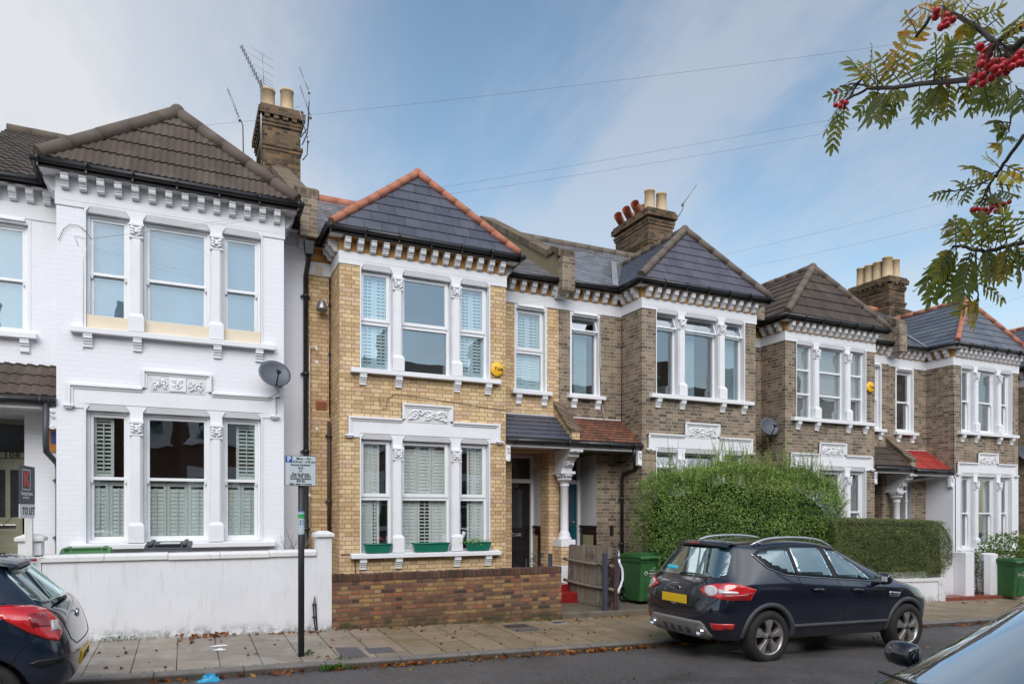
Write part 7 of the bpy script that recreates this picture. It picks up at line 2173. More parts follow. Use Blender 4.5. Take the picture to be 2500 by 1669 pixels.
for pl, r in branches:
    if pl[0][0] >= 2500:
        e = at(*pl[0]); s0 = ROOT+Vector((.03,.04,2.0 if e.z > 2.2 else 1.6)); m = s0.lerp(e,.5)+Vector((.12,.0,.10))
        g.tube([s0, s0.lerp(m,.5)+Vector((.02,0,.04)), m, m.lerp(e,.5)+Vector((.02,0,.02)), e], [.022,.017,.012,.009,r], 8)
g.build('limb', BARK, rt)
lv = [((2112,208),(2078,150),1.37,.40),((2120,214),(2128,128),1.36,.45),((2140,214),(2192,122),1.34,.72),((2165,210),(2242,62),1.3,.85),((2100,215),(2028,232),1.4,.35),((2060,242),(2018,318),1.4,.35),((2062,246),(2058,300),1.38,.4),((2050,262),(2032,356),1.4,.38),
 ((2150,217),(2098,272),1.33,.3),((2165,216),(2128,288),1.32,.32),((2190,213),(2158,292),1.3,.38),((2215,210),(2182,270),1.28,.35),((2245,208),(2240,292),1.25,.35),((2275,204),(2250,276),1.22,.35),((2300,200),(2272,262),1.2,.4),((2335,199),(2366,268),1.16,.35),((2360,198),(2382,262),1.14,.3),
 ((2200,208),(2150,142),1.3,.55),((2235,206),(2195,145),1.27,.5),((2250,206),(2245,150),1.26,.4),((2286,150),(2284,100),1.2,.3),((2286,160),(2272,130),1.2,.3),((2330,180),(2345,92),1.15,.32),((2300,185),(2322,108),1.18,.45),((2310,190),(2352,130),1.16,.6),((2350,195),(2392,170),1.13,.6),
 ((2240,85),(2215,38),1.14,.80),((2270,45),(2330,8),1.12,.72),((2310,30),(2268,12),1.1,.8),((2346,42),(2372,2),1.08,.6),((2346,45),(2402,22),1.08,.55),((2370,60),(2436,22),1.06,.6),((2360,52),(2352,78),1.06,.75),((2388,70),(2368,70),1.06,.4),((2400,75),(2440,44),1.05,.5),((2395,78),(2412,68),1.05,.5),((2440,100),(2500,52),1.02,.8),((2450,95),(2500,36),1.0,.5),((2430,105),(2480,70),1.02,.45),
 ((2300,60),(2320,40),1.12,.7),((2290,40),(2250,20),1.12,.7),((2310,32),(2300,2),1.1,.75),((2330,38),(2318,5),1.1,.8),
 ((2440,215),(2470,256),1.05,.3),((2470,200),(2440,232),1.05,.25),((2480,210),(2500,260),1.0,.3),((2400,200),(2412,252),1.08,.3),((2420,210),(2400,246),1.08,.35),
 ((2472,250),(2430,262),1.1,.28),((2465,300),(2425,300),1.1,.28),((2462,315),(2440,318),1.1,.28),((2450,340),(2465,335),1.1,.3),((2445,350),(2435,362),1.1,.75),((2430,428),(2372,412),1.3,.6),((2432,420),(2385,438),1.3,.55),((2440,410),(2415,385),1.29,.6),((2448,402),(2510,430),1.28,.65),((2440,415),(2480,440),1.28,.7),((2412,452),(2396,492),1.3,.35),((2412,448),(2350,452),1.32,.4),
 ((2330,466),(2285,476),1.34,.35),((2352,462),(2320,486),1.33,.3),((2362,460),(2340,445),1.33,.35),((2372,458),(2352,488),1.32,.35),((2430,450),(2482,456),1.3,.3),((2435,465),(2475,478),1.3,.3),((2430,470),(2428,490),1.3,.3),
 ((2450,600),(2500,518),1.2,.30),((2430,605),(2452,520),1.22,.32),((2415,610),(2405,530),1.22,.38),((2400,612),(2365,556),1.24,.36),((2380,612),(2438,548),1.23,.35),((2470,598),(2520,560),1.2,.3),((2345,600),(2322,546),1.26,.30),((2326,603),(2278,660),1.27,.32),((2330,603),(2262,692),1.27,.30),((2322,606),(2300,640),1.26,.3),((2318,612),(2272,730),1.27,.28),((2310,620),(2316,724),1.26,.35),((2335,606),(2330,650),1.26,.3),
 ((2372,612),(2338,690),1.25,.35),((2376,618),(2350,720),1.24,.35),((2392,612),(2440,660),1.24,.42),((2385,630),(2420,660),1.24,.45),((2388,690),(2445,730),1.24,.55),((2385,672),(2425,682),1.24,.55),((2388,735),(2340,760),1.24,.6),((2388,720),(2375,785),1.24,.65),((2382,690),(2345,715),1.24,.5),((2430,612),(2460,660),1.22,.4),((2450,606),(2475,612),1.22,.35),((2480,610),(2505,640),1.2,.3),((2440,615),(2452,680),1.22,.4)]
vs, fs, tn = [], [], []; stk = MB()
rd = random.Random(15)
def leaflet(base, d, nrm, L_, w, tone):
    u = d.cross(nrm).normalized(); b0 = len(vs); k = 6
    for i in range(k+1):
        q = i/k; ww = w*math.sin(math.pi*min(1,(q*.92+.06)))**.8*(1.0 if i % 2 else .80)
        c = base+d*L_*q-nrm*L_*(.10+.22*rd.random())*q*q
        for s in (-1, 0, 1):
            p = c+u*ww*s+nrm*abs(s)*w*.30; vs.append(tuple(p-ROOT)); tn.append(min(1,max(0,tone+(.10*q if tone > .5 else 0)+rd.uniform(-.04,.04))))
    for i in range(k):
        for s in (0, 1): a = b0+i*3+s; fs.append((a,a+1,a+4,a+3))
def pinnate(A, B, tone, droop=.12):
    L_ = (B-A).length; n = max(4, min(8, int(L_/.0105))); d = (B-A).normalized()
    view = Vector((math.sin(R(48)), math.cos(R(48)), .3)).normalized()
    nr = (-view+Vector((rd.gauss(0,.45),rd.gauss(0,.45),rd.gauss(.35,.5)))).normalized(); nr = (nr-d*nr.dot(d)).normalized(); u = d.cross(nr)
    pts = [A.lerp(B,q)+Vector((0,0,-droop*L_*q*q+droop*L_*q)) for q in (0,.25,.5,.75,1)]
    stk.tube(pts, [.0011,.001,.0009,.0008,.0005], 4, 0, False)
    ll = min(.031, max(.018, L_*.32))
    for i in range(n):
        q = .22+.74*i/(n-1) if n > 1 else .5; k = min(3,int(q*4)); P_ = pts[k].lerp(pts[k+1], q*4-k)
        for s in (-1, 1):
            dd = (d*(.55+rd.uniform(-.15,.2))+u*s*.85+Vector((0,0,-.25-rd.random()*.35))).normalized()
            leaflet(P_, dd, (nr+Vector((rd.gauss(0,.25),)*3)).normalized(), ll*rd.uniform(.8,1.1)*(1-.25*abs(q-.5)), ll*.165, tone+rd.gauss(0,.08))
    leaflet(pts[-1], d, nr, ll*.9, ll*.16, tone)
rx_ = random.Random(77)
for k in range(34):                # more leaves along the two main boughs
    q = rx_.random()
    if k < 20: px, py, z = 2110+390*q, 214-60*q*q, 1.35-.27*q
    else: px, py, z = 2330+170*q, 606-10*q, 1.27-.07*q
    an = rx_.uniform(.25, .85)*math.pi if rx_.random() < .6 else -rx_.uniform(.2,.8)*math.pi
    ln = rx_.uniform(45, 85); lv.append(((px, py), (px-ln*math.cos(an)*.7-10, py+ln*math.sin(an)), z, rx_.uniform(.25,.75)))
for (a, b, z, tone) in lv:
    A, B = at(a[0],a[1],z), at(b[0],b[1],z+rd.uniform(-.05,.05)); pinnate(A, B, tone)
for k in range(70):                # the rest of the crown, out of the picture to the right and overhead
    c = ROOT+Vector((rd.uniform(-.1,1.3), rd.uniform(-.9,.5), rd.uniform(2.2,4.2))); d = Vector((rd.gauss(0,1),rd.gauss(0,1),rd.gauss(-.4,.6))).normalized(); pinnate(c, c+d*.12, rd.uniform(.25,.75))
me = bpy.data.meshes.new('leaves'); me.from_pydata(vs, [], fs); a_ = me.attributes.new('tone','FLOAT','POINT'); a_.data.foreach_set('value', tn); me.materials.append(ROWAN)
for p in me.polygons: p.use_smooth = True
o = bpy.data.objects.new('leaves', me); COL.objects.link(o); o.parent = rt
stk.build('leaf_stalks', TWIG, rt, fixn=False)
BERRY = plain('red_berry', (0.80, 0.030, 0.036), 0.3, 0.15, 60, coat=.4)
CL = [([(2285.7,26.8),(2283.9,40.9),(2310,38.3),(2307.4,52.4),(2297,67),(2310,61.3),(2325.3,48.5)],1.05,.0055),
 ([(1925,445),(1965,490),(2040,455),(1945,555),(2015,525),(1935,615),(1990,600),(2060,590),(2130,590),(2065,660),(2120,650),(2200,600),(1875,730),(1945,725),(2035,745),(1855,790),(1950,800),(2100,700),(2160,660),(2260,560),(2310,510),(2330,560),(2290,610),(2230,640),(2345,600),(2180,690),(2150,620),(2000,640)],.90,.0052),
 ([(605,975),(548,1005),(640,985),(590,1015),(630,1030),(655,985),(548,880),(1620,815),(1630,770)],1.36,.0046),
 ([(1075,440),(1110,430),(1135,480),(1165,495),(1150,440),(1190,440),(1270,390),(1300,375),(1320,400),(1345,385),(1380,390),(1425,365),(1330,445),(1260,420),(1300,455),(1220,470),(1090,455),(1240,450),(1038,640),(1060,690)],1.3,.0048)]
for ci, (pts, z, r) in enumerate(CL):
    if ci in (1, 2): pts = [(1900+p[0]/3.915, p[1]/3.915) for p in pts]
    if ci == 3: pts = [(2100+p[0]/3.92, 400+p[1]/3.92) for p in pts]
    g = MB()
    cx = at(sum(p[0] for p in pts)/len(pts), min(p[1] for p in pts)-12, z)
    st = MB()
    for p in pts:
        c = at(p[0], p[1], z+rd.uniform(-.012,.012)); g.ball(c, r*rd.uniform(.9,1.08), 0, 10, 7)
        if (c-cx).length < .09: st.tube([c+Vector((0,0,r)), c.lerp(cx,.5)+Vector((0,0,.004)), cx], .0007, 4, 0, False)
    b_ = g.build('berry_cluster', BERRY, rt); st.build('berry_stalks', TWIG, b_, fixn=False)

# ================================================================== fittings on and about the houses
# pipes (parts of their houses)
def pipe(H, name, pts, r, mat, collars=()):
    g = MB(); g.tube(pts, r, 10)
    for z in collars:
        p = min(pts, key=lambda q: abs(q[2]-z)); g.tube([(p[0],p[1],z-.03),(p[0],p[1],z+.03)], r*1.3, 10); g.box(p[0]-r*1.9, p[0]+r*1.9, p[1]+r*.2, p[1]+r*1.4, z-.012, z+.012)
    return g.build(name, mat, H['root'])
pipe(HB, 'downpipe', [(1.985,12.70,6.35),(1.985,12.74,6.15),(1.985,13.07,5.95),(1.985,13.07,.85),(2.02,13.0,.75)], .045, BLACKP, (5.6,4.2,2.8,1.4))
g = MB(); g.prism([(-.09,.12),(.09,.12),(.06,-.12),(-.06,-.12)], lambda p,a:(1.985+p[0],a,6.33+p[1]), 12.62, 12.78); g.build('rainwater_hopper', BLACKP, HB['root'], .01)
pipe(HB, 'overflow_pipe', [(2.17,12.98,4.62),(2.17,13.06,4.70),(2.06,13.09,4.70),(2.06,13.10,.95)], .016, WHITE, (4.4,3.2,2.0))
pipe(HB, 'waste_pipe', [(2.415,13.09,6.0),(2.415,13.09,3.45)], .014, BLACKP, (5.5,4.6)); pipe(HB, 'waste_pipe', [(2.40,13.07,3.36),(2.40,13.07,.95)], .034, plain('rusty_pipe',(.055,.030,.024),.6,.2,8), (3.1,1.9,1.0))
pipe(HA, 'downpipe', [(-1.86,12.35,3.36),(-1.86,12.35,2.72),(-1.86,12.40,2.60),(-1.80,12.95,2.46),(-1.80,13.06,2.38),(-1.80,13.06,.05)], .042, GREYPIPE, (2.2,1.3,.6))
pipe(HC, 'downpipe', [(8.62,12.36,3.06),(8.62,12.40,2.86),(8.77,12.55,2.62),(8.77,12.98,2.55),(8.765,13.05,2.45),(8.765,13.05,-.1)], .036, BLACKP, (2.0,1.0))
pipe(HE, 'downpipe', [(19.0,12.40,2.72),(18.9,13.0,2.64),(18.2,13.08,2.55),(18.2,13.08,-.3)], .03, WHITE, (2.0,))
pipe(HC, 'cable', [(8.24,13.12,5.95),(8.23,13.12,5.0),(8.28,13.12,3.9),(8.36,13.12,3.7)], .005, WIRE); pipe(HC, 'cable', [(8.79,13.10,5.9),(8.79,13.10,3.6)], .007, WIRE)
pipe(HE, 'cable', [(19.13,12.345,5.0),(19.13,12.345,2.7),(19.2,12.345,2.62),(19.2,12.345,.5)], .008, WIRE)
pipe(HB, 'cable', [(5.63,12.35,3.66),(4.2,12.35,3.78),(3.45,12.345,3.83),(3.30,12.345,3.74),(3.27,12.345,3.55),(3.20,12.345,3.53),(3.16,12.345,3.62),(3.15,12.345,3.75)], .0038, WIRE)
pipe(HB, 'cable', [(2.47,12.345,.96),(2.66,12.345,.965),(2.72,12.345,.92),(2.725,12.345,.50)], .006, WIRE)
pipe(HA, 'cable', [(-1.70,12.335,5.75),(-1.63,12.335,5.93),(-1.55,12.335,6.01),(-1.44,12.335,6.01),(-1.34,12.335,5.93),(-1.27,12.335,5.82)], .004, WIRE); pipe(HA, 'cable', [(-1.45,12.345,5.72),(-1.50,12.345,5.86),(-1.30,12.345,5.84),(-1.38,12.345,5.5),(-1.38,12.345,4.15)], .004, plain('white_cable',(.6,.6,.62),.6))
g = MB(); g.box(2.17, 2.37, 13.115, 13.142, 3.58, 3.73); v = g.build('air_brick', TERRAV, HB['root'], .004)
g = MB()
for i in range(8):
    for j in range(5): g.box(2.183+i*.0225, 2.195+i*.0225, 13.112, 13.1155, 3.595+j*.026, 3.612+j*.026)
g.build('air_brick_holes', INK, v)
g = MB(); g.box(2.17, 2.30, 13.11, 13.14, 6.05, 6.19); g.box(2.18,2.29,13.104,13.112,6.11,6.125); g.build('cream_vent', CREAM, HB['root'], .006)
# house numbers and the door camera
x0, x1, yd, zf, door = HA['doorbox']
text_mesh('house_number', '108', .13, INK, HA['root'], (x1-.22, yd-.018, HA['Z'](2.385)), bold=.004, spacing=1.2)
x0, x1, yd, zf, door = HB['doorbox']
text_mesh('house_number', '106', .10, CHROME, HB['root'], (x0+.36, yd+.018, 2.28), bold=.002)
t = empty('security_camera', (6.86, 13.7, 2.70), 'small white dome security camera by the black front door', 'camera')
g = MB(); g.lathe([(.05,-.03),(.05,.0),(.001,.0)], (6.88,13.62,2.74), 'z', 16); g.ball((6.88,13.62,2.70), .042, 0, 14, 8); g.build('dome', UPVC, t); g = MB(); g.ball((6.865,13.585,2.692), .018, 0, 8, 6); g.build('lens', INK, t)
t = empty('doorbell', (8.55, 13.1, 1.3), 'small black bell box on the brick beside the second porch', 'doorbell'); part('box', t, BLACKP, (8.50, 8.575, 13.09, 13.14, 1.20, 1.42), bevel=.012)
t = empty('floodlight', (2.26, 13.1, 5.5), 'grey bell shaped outside light on the yellow brick', 'light')
g = MB(); g.lathe([(.06,0),(.06,-.03),(.03,-.05),(.03,-.09)], (2.26,13.14,5.50), 'y', 16); g.build('base', STEEL, t); g = MB(); g.lathe([(.04,.08),(.055,.06),(.095,-.06),(.10,-.10),(.085,-.10),(.03,.02)], (2.26,13.0,5.46), 'z', 20, cap=False); g.build('shade', STEEL, t); g = MB(); g.ball((2.26,12.99,5.42),.045,0,10,7); g.build('bulb', INK, t)
# alarm boxes
def alarm(x, y, z, label, tx='Yale', wd=1.0):
    t = empty('alarm_box', (x, y, z), label, 'alarm', 'yellow alarm boxes')
    g = MB(); prof = [(.135,0),(.14,-.02),(.13,-.045),(.09,-.062),(.001,-.068)]
    g.lathe(prof, (x,y,z), 'y', 28); g.build('cover', YELLOWBOX, t); g = MB(); g.lathe([(.128,.002),(.128,-.03)], (x,y,z-.018), 'y', 28); g.build('back_box', BLACKT, t)
    text_mesh('lettering', tx, .105, INK, t, (x+.01,y-.0685,z), bold=.002)
alarm(5.44, 12.36, 4.44, 'round yellow alarm box on the yellow brick bay'); alarm(15.80, 12.36, 4.875, 'round yellow alarm box on the dark brick bay further along')
t = empty('estate_plate', (-1.80, 13.0, 2.95), 'orange and white plate half hidden behind the white house downpipe', 'sign')
part('plate', t, plain('orange_plate',(.55,.22,.03),.5), (-1.96,-1.735,13.09,13.11,2.66,3.12), bevel=.003); part('blue_panel', t, plain('blue_panel',(.05,.09,.32),.5), (-1.90,-1.76,13.084,13.0898,2.78,2.98), bevel=0)

# satellite dishes
def dish(x, y, z, az, label, r=.25, wall=None):
    t = empty('satellite_dish', (x, y, z), label, 'satellite dish', 'satellite dishes on the bays')
    d = Vector((math.sin(az)*math.cos(R(20)), -math.cos(az)*math.cos(R(20)), math.sin(R(20)))); u = Vector((math.cos(az), math.sin(az), 0)); w = d.cross(u)*-1
    if w.z < 0: w = -w
    C = Vector((x,y,z)); g = MB(); n, m = 28, 6; vs = []
    for j in range(m+1):
        q = j/m
        for k in range(n): a = 2*math.pi*k/n; vs.append(C+u*(r*1.02*q*math.cos(a))+w*(r*.93*q*math.sin(a))+d*(.055*q*q))
    fs = [(j*n+k, j*n+(k+1)%n, (j+1)*n+(k+1)%n, (j+1)*n+k) for j in range(m) for k in range(n)]
    g.add(vs, fs, 0, None, True); b0 = len(vs); g.add([p-d*.012 for p in vs], [f[::-1] for f in fs], 0, None, True)
    for k in range(n): g.f.append((m*n+k, m*n+(k+1)%n, b0+m*n+(k+1)%n, b0+m*n+k)); g.m.append(0); g.sm.append(False)
    g.build('reflector', GREYDISH, t, fixn=False)
    g = MB(); e = C-w*r*.35+d*r*.95; g.tube([C-w*r*.90+d*.03, C-w*r*.75+d*.10, e], [.014,.012,.012], 8); g.tube([e-d*.02+w*.01, e+d*.03-w*.015], .030, 10); g.tube([e+w*.05-d*.03, e-d*.01], .026, 10); g.build('feed_arm', BLACKT, t)
    g = MB(); wp = Vector(wall); g.tube([C-d*.03, C-d*.12, wp], .020, 8); g.box(wp.x-.05,wp.x+.05,wp.y-.05,wp.y+.01,wp.z-.09,wp.z+.09); g.build('wall_bracket', STEEL, t)
    g = MB(); g.tube([C-w*r*.9, C-w*r*1.25+u*.05, wp+Vector((-.18,-.01,-.30)), wp+Vector((.02,-.01,-.27))], .006, 6); g.build('cable', WIRE, t)
dish(1.33, 12.08, 3.95, R(10), 'grey satellite dish on the corner of the white house', .255, (1.44, 12.36, 3.90))
dish(12.64, 12.62, 3.73, R(-8), 'grey satellite dish on the side of the dark brick bay with the tan blinds', .25, (12.91, 12.75, 3.70))
dish(22.76, 12.62, 3.46, R(-6), 'grey satellite dish at the far right edge on the last bay', .25, (23.0, 12.75, 3.42))

# planters on the lower sill
PLANTER = plain('green_planter', (0.012, 0.16, 0.105), 0.4, 0.08, 4)
def planter(x0, x1, label):
    t = empty('window_box', ((x0+x1)/2, 12.30, .982), label, 'planter', 'green window boxes')
    g = MB(); y0, y1, z0, z1 = 12.245, 12.385, .982, 1.135; e = .045; f = .022
    g.add([(x0+e,y0+f,z0),(x1-e,y0+f,z0),(x1-e,y1-f,z0),(x0+e,y1-f,z0),(x0+.01,y0,z1),(x1-.01,y0,z1),(x1-.01,y1,z1),(x0+.01,y1,z1),(x0+.03,y0+.02,z1),(x1-.03,y0+.02,z1),(x1-.03,y1-.02,z1),(x0+.03,y1-.02,z1),(x0+.04,y0+.03,z1-.05),(x1-.04,y0+.03,z1-.05),(x1-.04,y1-.03,z1-.05),(x0+.04,y1-.03,z1-.05)],
      [(3,2,1,0),(0,1,5,4),(1,2,6,5),(2,3,7,6),(3,0,4,7),(4,5,9,8),(5,6,10,9),(6,7,11,10),(7,4,8,11),(8,9,13,12),(9,10,14,13),(10,11,15,14),(11,8,12,15)])
    g.build('trough', PLANTER, t, .006); g = MB(); g.tube([(x0,y0-.004,z1),(x1,y0-.004,z1),(x1,y1+.004,z1),(x0,y1+.004,z1)], .011, 6, closed=True); g.build('rim', PLANTER, t)
    part('soil', t, SOIL, (x0+.045, x1-.045, y0+.035, y1-.035, z1-.075, z1-.045), bevel=0)
planter(2.86, 3.36, 'shorter empty green window box, leftmost of three on the yellow house sill'); planter(3.75, 4.45, 'longest green window box, in the middle of the yellow house sill'); planter(4.78, 5.29, 'green window box with bright leaves, rightmost of three on the sill')
def trail(c, n, rx, label, rz=.05):
    t = empty('trailing_plant', c, label, 'plant')
    P = rs.normal(size=(n,3))*np.array([rx,.035,rz])+np.array(c); P[:,2] -= np.clip(np.array(c)[1]-.03-P[:,1],0,1)*1.0
    D = rs.normal(size=(n,3))+np.array([0,-.6,.2]); D /= np.linalg.norm(D,axis=1)[:,None]
    leaf_object('leaves', P, D, rs.uniform(.018,.034,n), np.clip(rs.normal(.6,.15,n),0,1), TRAIL, t, .9, 4)
    g = MB()
    for i in range(7): g.tube([(c[0]+rs.normal(0,rx*.7),12.31,1.10),(c[0]+rs.normal(0,rx),12.27,c[2])],.002,4)
    g.build('stems', TWIG, t)
TRAIL = foliage('lime_leaf', [(0,(.07,.17,.015)),(1,(.28,.46,.05))], .45, .3)
trail((4.93,12.275,1.155), 230, .13, 'bright lime leaves spilling over the rightmost window box', .024); trail((3.91,12.262,1.13), 24, .025, 'tiny green sprig on the middle window box', .012)

# television aerials
def yagi(name, base, mast, boom, nel, ell, label, els=None, r=.012, extra=None, fat=False):
    t = empty(name, base, label, 'aerial', 'television aerials on the chimneys')
    g = MB(); g.tube([base]+mast, r, 8); g.build('mast', ALU if fat else BLACKP, t)
    a, b = Vector(boom[0]), Vector(boom[1]); d = (b-a); side = d.cross(Vector((0,0,1))).normalized(); upv = side.cross(d).normalized()
    g = MB(); g.tube([a,b], .010, 6)
    for i in range(nel):
        q = i/(nel-1); p = a.lerp(b,q); L_ = ell*(1-.45*q)
        if fat:
            for s in (-1,1):
                g.tube([p-side*.055+upv*.03*s, p+side*.055+upv*.03*s], .008, 5)
        g.tube([p-side*L_, p+side*L_], .0035 if not fat else .004, 5)
    if not fat: g.box(a.x-.02,a.x+.02,a.y-.05,a.y+.05,a.z-.03,a.z+.03)
    if extra:
        for (e0, e1) in extra: g.tube([e0, e1], .004, 5)
    g.build('elements', ALU if not fat else BLACKP, t); return t
yagi('tv_aerial', (1.22,17,9.3), [(1.20,17,10.45),(1.13,17,10.62)], ((1.13,17.0,10.58),(.88,17.0,11.20)), 9, .16, 'thin leaning aerial left of the tall chimney')
t2 = yagi('tv_aerial', (1.58,16.86,9.7), [(1.58,16.86,11.50)], ((1.58,16.88,11.38),(1.17,16.95,12.20)), 11, .075, 'tallest aerial on its silver mast by the chimney pots', r=.020, fat=True)
g = MB()
for k, (zz, L_) in enumerate(((11.70,.42),(11.78,.40),(11.86,.40),(12.02,.42),(12.22,.42),(12.40,.42))): g.tube([(1.62-L_*.5-.1,16.7+.02*k,zz-.23),(1.62+L_*.6,16.95+.02*k,zz-.28)], .0035, 5)
g.tube([(1.64,16.85,11.40),(1.60,16.85,12.12)], .007, 5); g.build('second_array', ALU, t2)
yagi('tv_aerial', (2.50,17.0,10.3), [(2.62,17.0,10.6),(2.66,17,11.35)], ((2.66,17.0,11.58),(2.46,17.1,12.15)), 8, .13, 'upper aerial to the right of the tall chimney', extra=[((2.66,17,11.35),(2.67,17,11.7))])
yagi('tv_aerial', (2.48,17.05,10.5), [(2.64,17.02,10.75),(2.66,17,11.0)], ((2.70,17.0,11.0),(2.46,17.0,11.65)), 8, .13, 'middle aerial on the right side of the tall chimney')
yagi('tv_aerial', (2.5,16.9,9.9), [(2.6,16.9,10.05),(2.62,16.9,10.4)], ((2.62,16.85,10.35),(2.36,16.6,10.95)), 9, .15, 'lowest white aerial against the tall chimney brickwork')
yagi('tv_aerial', (12.95,16.6,9.95), [(12.98,16.6,10.15),(13.28,16.6,10.6),(13.30,16.6,10.82)], ((13.28,16.6,10.74),(13.62,16.4,11.30)), 8, .13, 'aerial on a bent mast beside the middle chimney')

# overhead wires from the pole across the road
WIREG = plain('grey_overhead_cable', (0.10, 0.095, 0.10), 0.6, 0.1, 3)
POLE = Vector((18.0, -.60, 8.5))
t = empty('telegraph_pole', (18.0, -.60, gz(18)), 'wooden telegraph pole on the near pavement carrying the house wires', 'pole')
g = MB(); g.lathe([(.14,-.5),(.10,8.8),(.02,8.85)], (18,-.60,gz(18)), 'z', 16); g.build('pole', plain('pole_wood',(.10,.075,.055),.85,.3,5), t)
g = MB(); g.lathe([(.16,8.55),(.16,8.62)], (18,-.60,gz(18)), 'z', 16); g.build('wire_ring', STEEL, t)
def wire(a, sag, label, r=.0014, b=None):
    a = Vector(a); b = Vector(b) if b else POLE; n = 18; pts = []
    for i in range(n+1): q = i/n; p = a.lerp(b,q); p.z -= sag*4*q*(1-q); pts.append(p)
    g = MB(); g.tube(pts, r, 5); o = g.build('overhead_wire', WIREG, None); props(o, label, 'wire', 'overhead wires')
wire((-1.27,12.30,5.82), .32, 'upper of two wires fixed beside the white house window')
wire((-1.40,12.30,5.80), .50, 'lower of two wires fixed beside the white house window')
wire((-3.34,12.25,6.70), .38, 'long wire crossing in front of the white house gable')
wire((5.65,12.30,5.80), .40, 'upper wire from the right corner of the yellow house bay'); wire((5.65,12.30,5.68), .68, 'lower wire from the right corner of the yellow house bay')
wire((12.91,12.30,5.42), .68, 'wire from the left corner of the tan blind house'); wire((16.0,12.34,5.1), .5, 'wire from the right corner of the tan blind house'); wire((19.12,12.30,5.02), .30, 'upper wire from the corner of the white ground floor house'); wire((19.14,12.30,4.97), .55, 'lower wire from the corner of the white ground floor house')

# covers and litter on the pavement
def lay(name, pts, mat, label, cat, th=.006):
    g = MB(); zs = [gz(p[0])-.058+.058*(p[1]-(YK+.148))/(10.62-YK-.148) for p in pts]
    n = len(pts); vs = [(p[0],p[1],z+.001) for p,z in zip(pts,zs)]+[(p[0],p[1],z+.001+th) for p,z in zip(pts,zs)]
    g.add(vs, [tuple(range(n))[::-1], tuple(range(n,2*n))]+[(i,(i+1)%n,n+(i+1)%n,n+i) for i in range(n)]); o = g.build(name, mat, None, .002); props(o, label, cat); return o
GREYC = plain('grey_cover', (0.105, 0.098, 0.108), 0.55, 0.12, 5, bump=.3, bsc=60); IRONC = plain('iron_cover', (0.055,0.050,0.048), .5, .3, 20, bump=.6, bsc=80)
lay('access_cover', [(1.76,8.74),(2.09,8.69),(2.07,9.30),(1.79,9.36)], GREYC, 'larger grey access cover in the pavement by the kerb', 'cover', .003); lay('access_cover', [(2.14,8.88),(2.49,8.88),(2.49,9.20),(2.14,9.20)], GREYC, 'smaller grey access cover beside the larger one', 'cover', .003)
lay('access_cover', [(4.60,10.02),(5.05,10.06),(5.05,10.33),(4.62,10.30)], IRONC, 'dark iron cover in the pavement before the brick wall', 'cover', .003); lay('access_cover', [(4.62,9.72),(5.05,9.76),(5.10,10.0),(4.62,9.98)], GREYC, 'pale concrete surround next to the iron cover', 'cover', .0025)
fr = lay('access_cover', [(5.48,10.16),(5.75,10.18),(5.75,10.38),(5.50,10.36)], plain('pale_frame',(.38,.36,.34),.5), 'small meter cover with a pale frame near the gateway', 'cover', .004)
g = MB(); g.box(5.53,5.71,10.205,10.335,gz(5.6)-.008,gz(5.6)+.0005); g.build('lid', plain('meter_lid',(.05,.055,.09),.5), fr).location = (0,0,0)
PAPER = plain('white_tissue', (.72,.72,.72), .9, .05)
def crumple(name, c, rx, ry, h, mat, label, seed):
    rr = random.Random(seed); g = MB(); n, m = 12, 5; vs = []
    for j in range(m+1):
        for k in range(n):
            a = 2*math.pi*k/n; q = 1-j/m; e = rr.uniform(.75,1.25); vs.append((c[0]+rx*q*math.cos(a)*e, c[1]+ry*q*math.sin(a)*e, c[2]+h*(1-q*q)*rr.uniform(.5,1.3)))
    g.add(vs, [(j*n+k,j*n+(k+1)%n,(j+1)*n+(k+1)%n,(j+1)*n+k) for j in range(m) for k in range(n)]); o = g.build(name, mat, None); props(o, label, 'litter')
crumple('tissue', (.42,9.86,gz(.4)-.02), .11, .035, .012, PAPER, 'long flat white tissue on the pavement, nearer the wall', 3); crumple('tissue', (.40,9.60,gz(.4)-.025), .075, .05, .02, PAPER, 'crumpled white tissue on the pavement, nearer the kerb', 5)
crumple('plastic_bag', (.25,8.36,gz(.2)-.14), .13, .07, .075, plain('blue_plastic',(.02,.36,.62),.35,.2,9), 'crumpled bright blue plastic bag in the gutter', 9)

# fallen leaves, kerb weeds
LITTER = foliage('fallen_leaf', [(0,(.07,.028,.014)),(.35,(.17,.055,.02)),(.65,(.33,.11,.025)),(.85,(.42,.20,.035)),(1,(.40,.30,.05))], .7, .1, .25)
def pz(x, y):
    if y > YK+.15: return gz(x)-.058+.058*(y-(YK+.148))/(10.62-YK-.148)
    if y > YK: return gz(x)-.056
    return road_z(x, y)
P, S, T = [], [], []
def scat(n, x0, x1, fy, s0, s1, t0=.2, t1=.9, lift=.012):
    for _ in range(n):
        x = rs.uniform(x0,x1); y = fy(); P.append((x,y,pz(x,y)+rs.uniform(.003,lift))); S.append(rs.uniform(s0,s1)); T.append(rs.uniform(t0,t1))
gut = lambda: YK-.03-abs(rs.normal(0,.05))
for (a,b,n) in ((-.3,1.4,34),(1.6,2.2,16),(2.2,3.5,60),(3.5,4.4,26),(4.4,6.2,110),(6.2,9,60),(11.8,14.5,40)): scat(n,a,b,gut,.04,.10,.2,.85,.035)
scat(30,-.1,.75,lambda: 10.50-abs(rs.normal(0,.06)),.04,.10,.2,.7,.05); scat(26,.8,1.9,lambda: 10.50-abs(rs.normal(0,.05)),.03,.07,.05,.5)
scat(36,2,5.8,lambda: 10.55-abs(rs.normal(0,.10)),.03,.07,.1,.6); scat(55,6,8.8,lambda: 10.53-abs(rs.normal(0,.06)),.03,.08,.3,.95,.02)
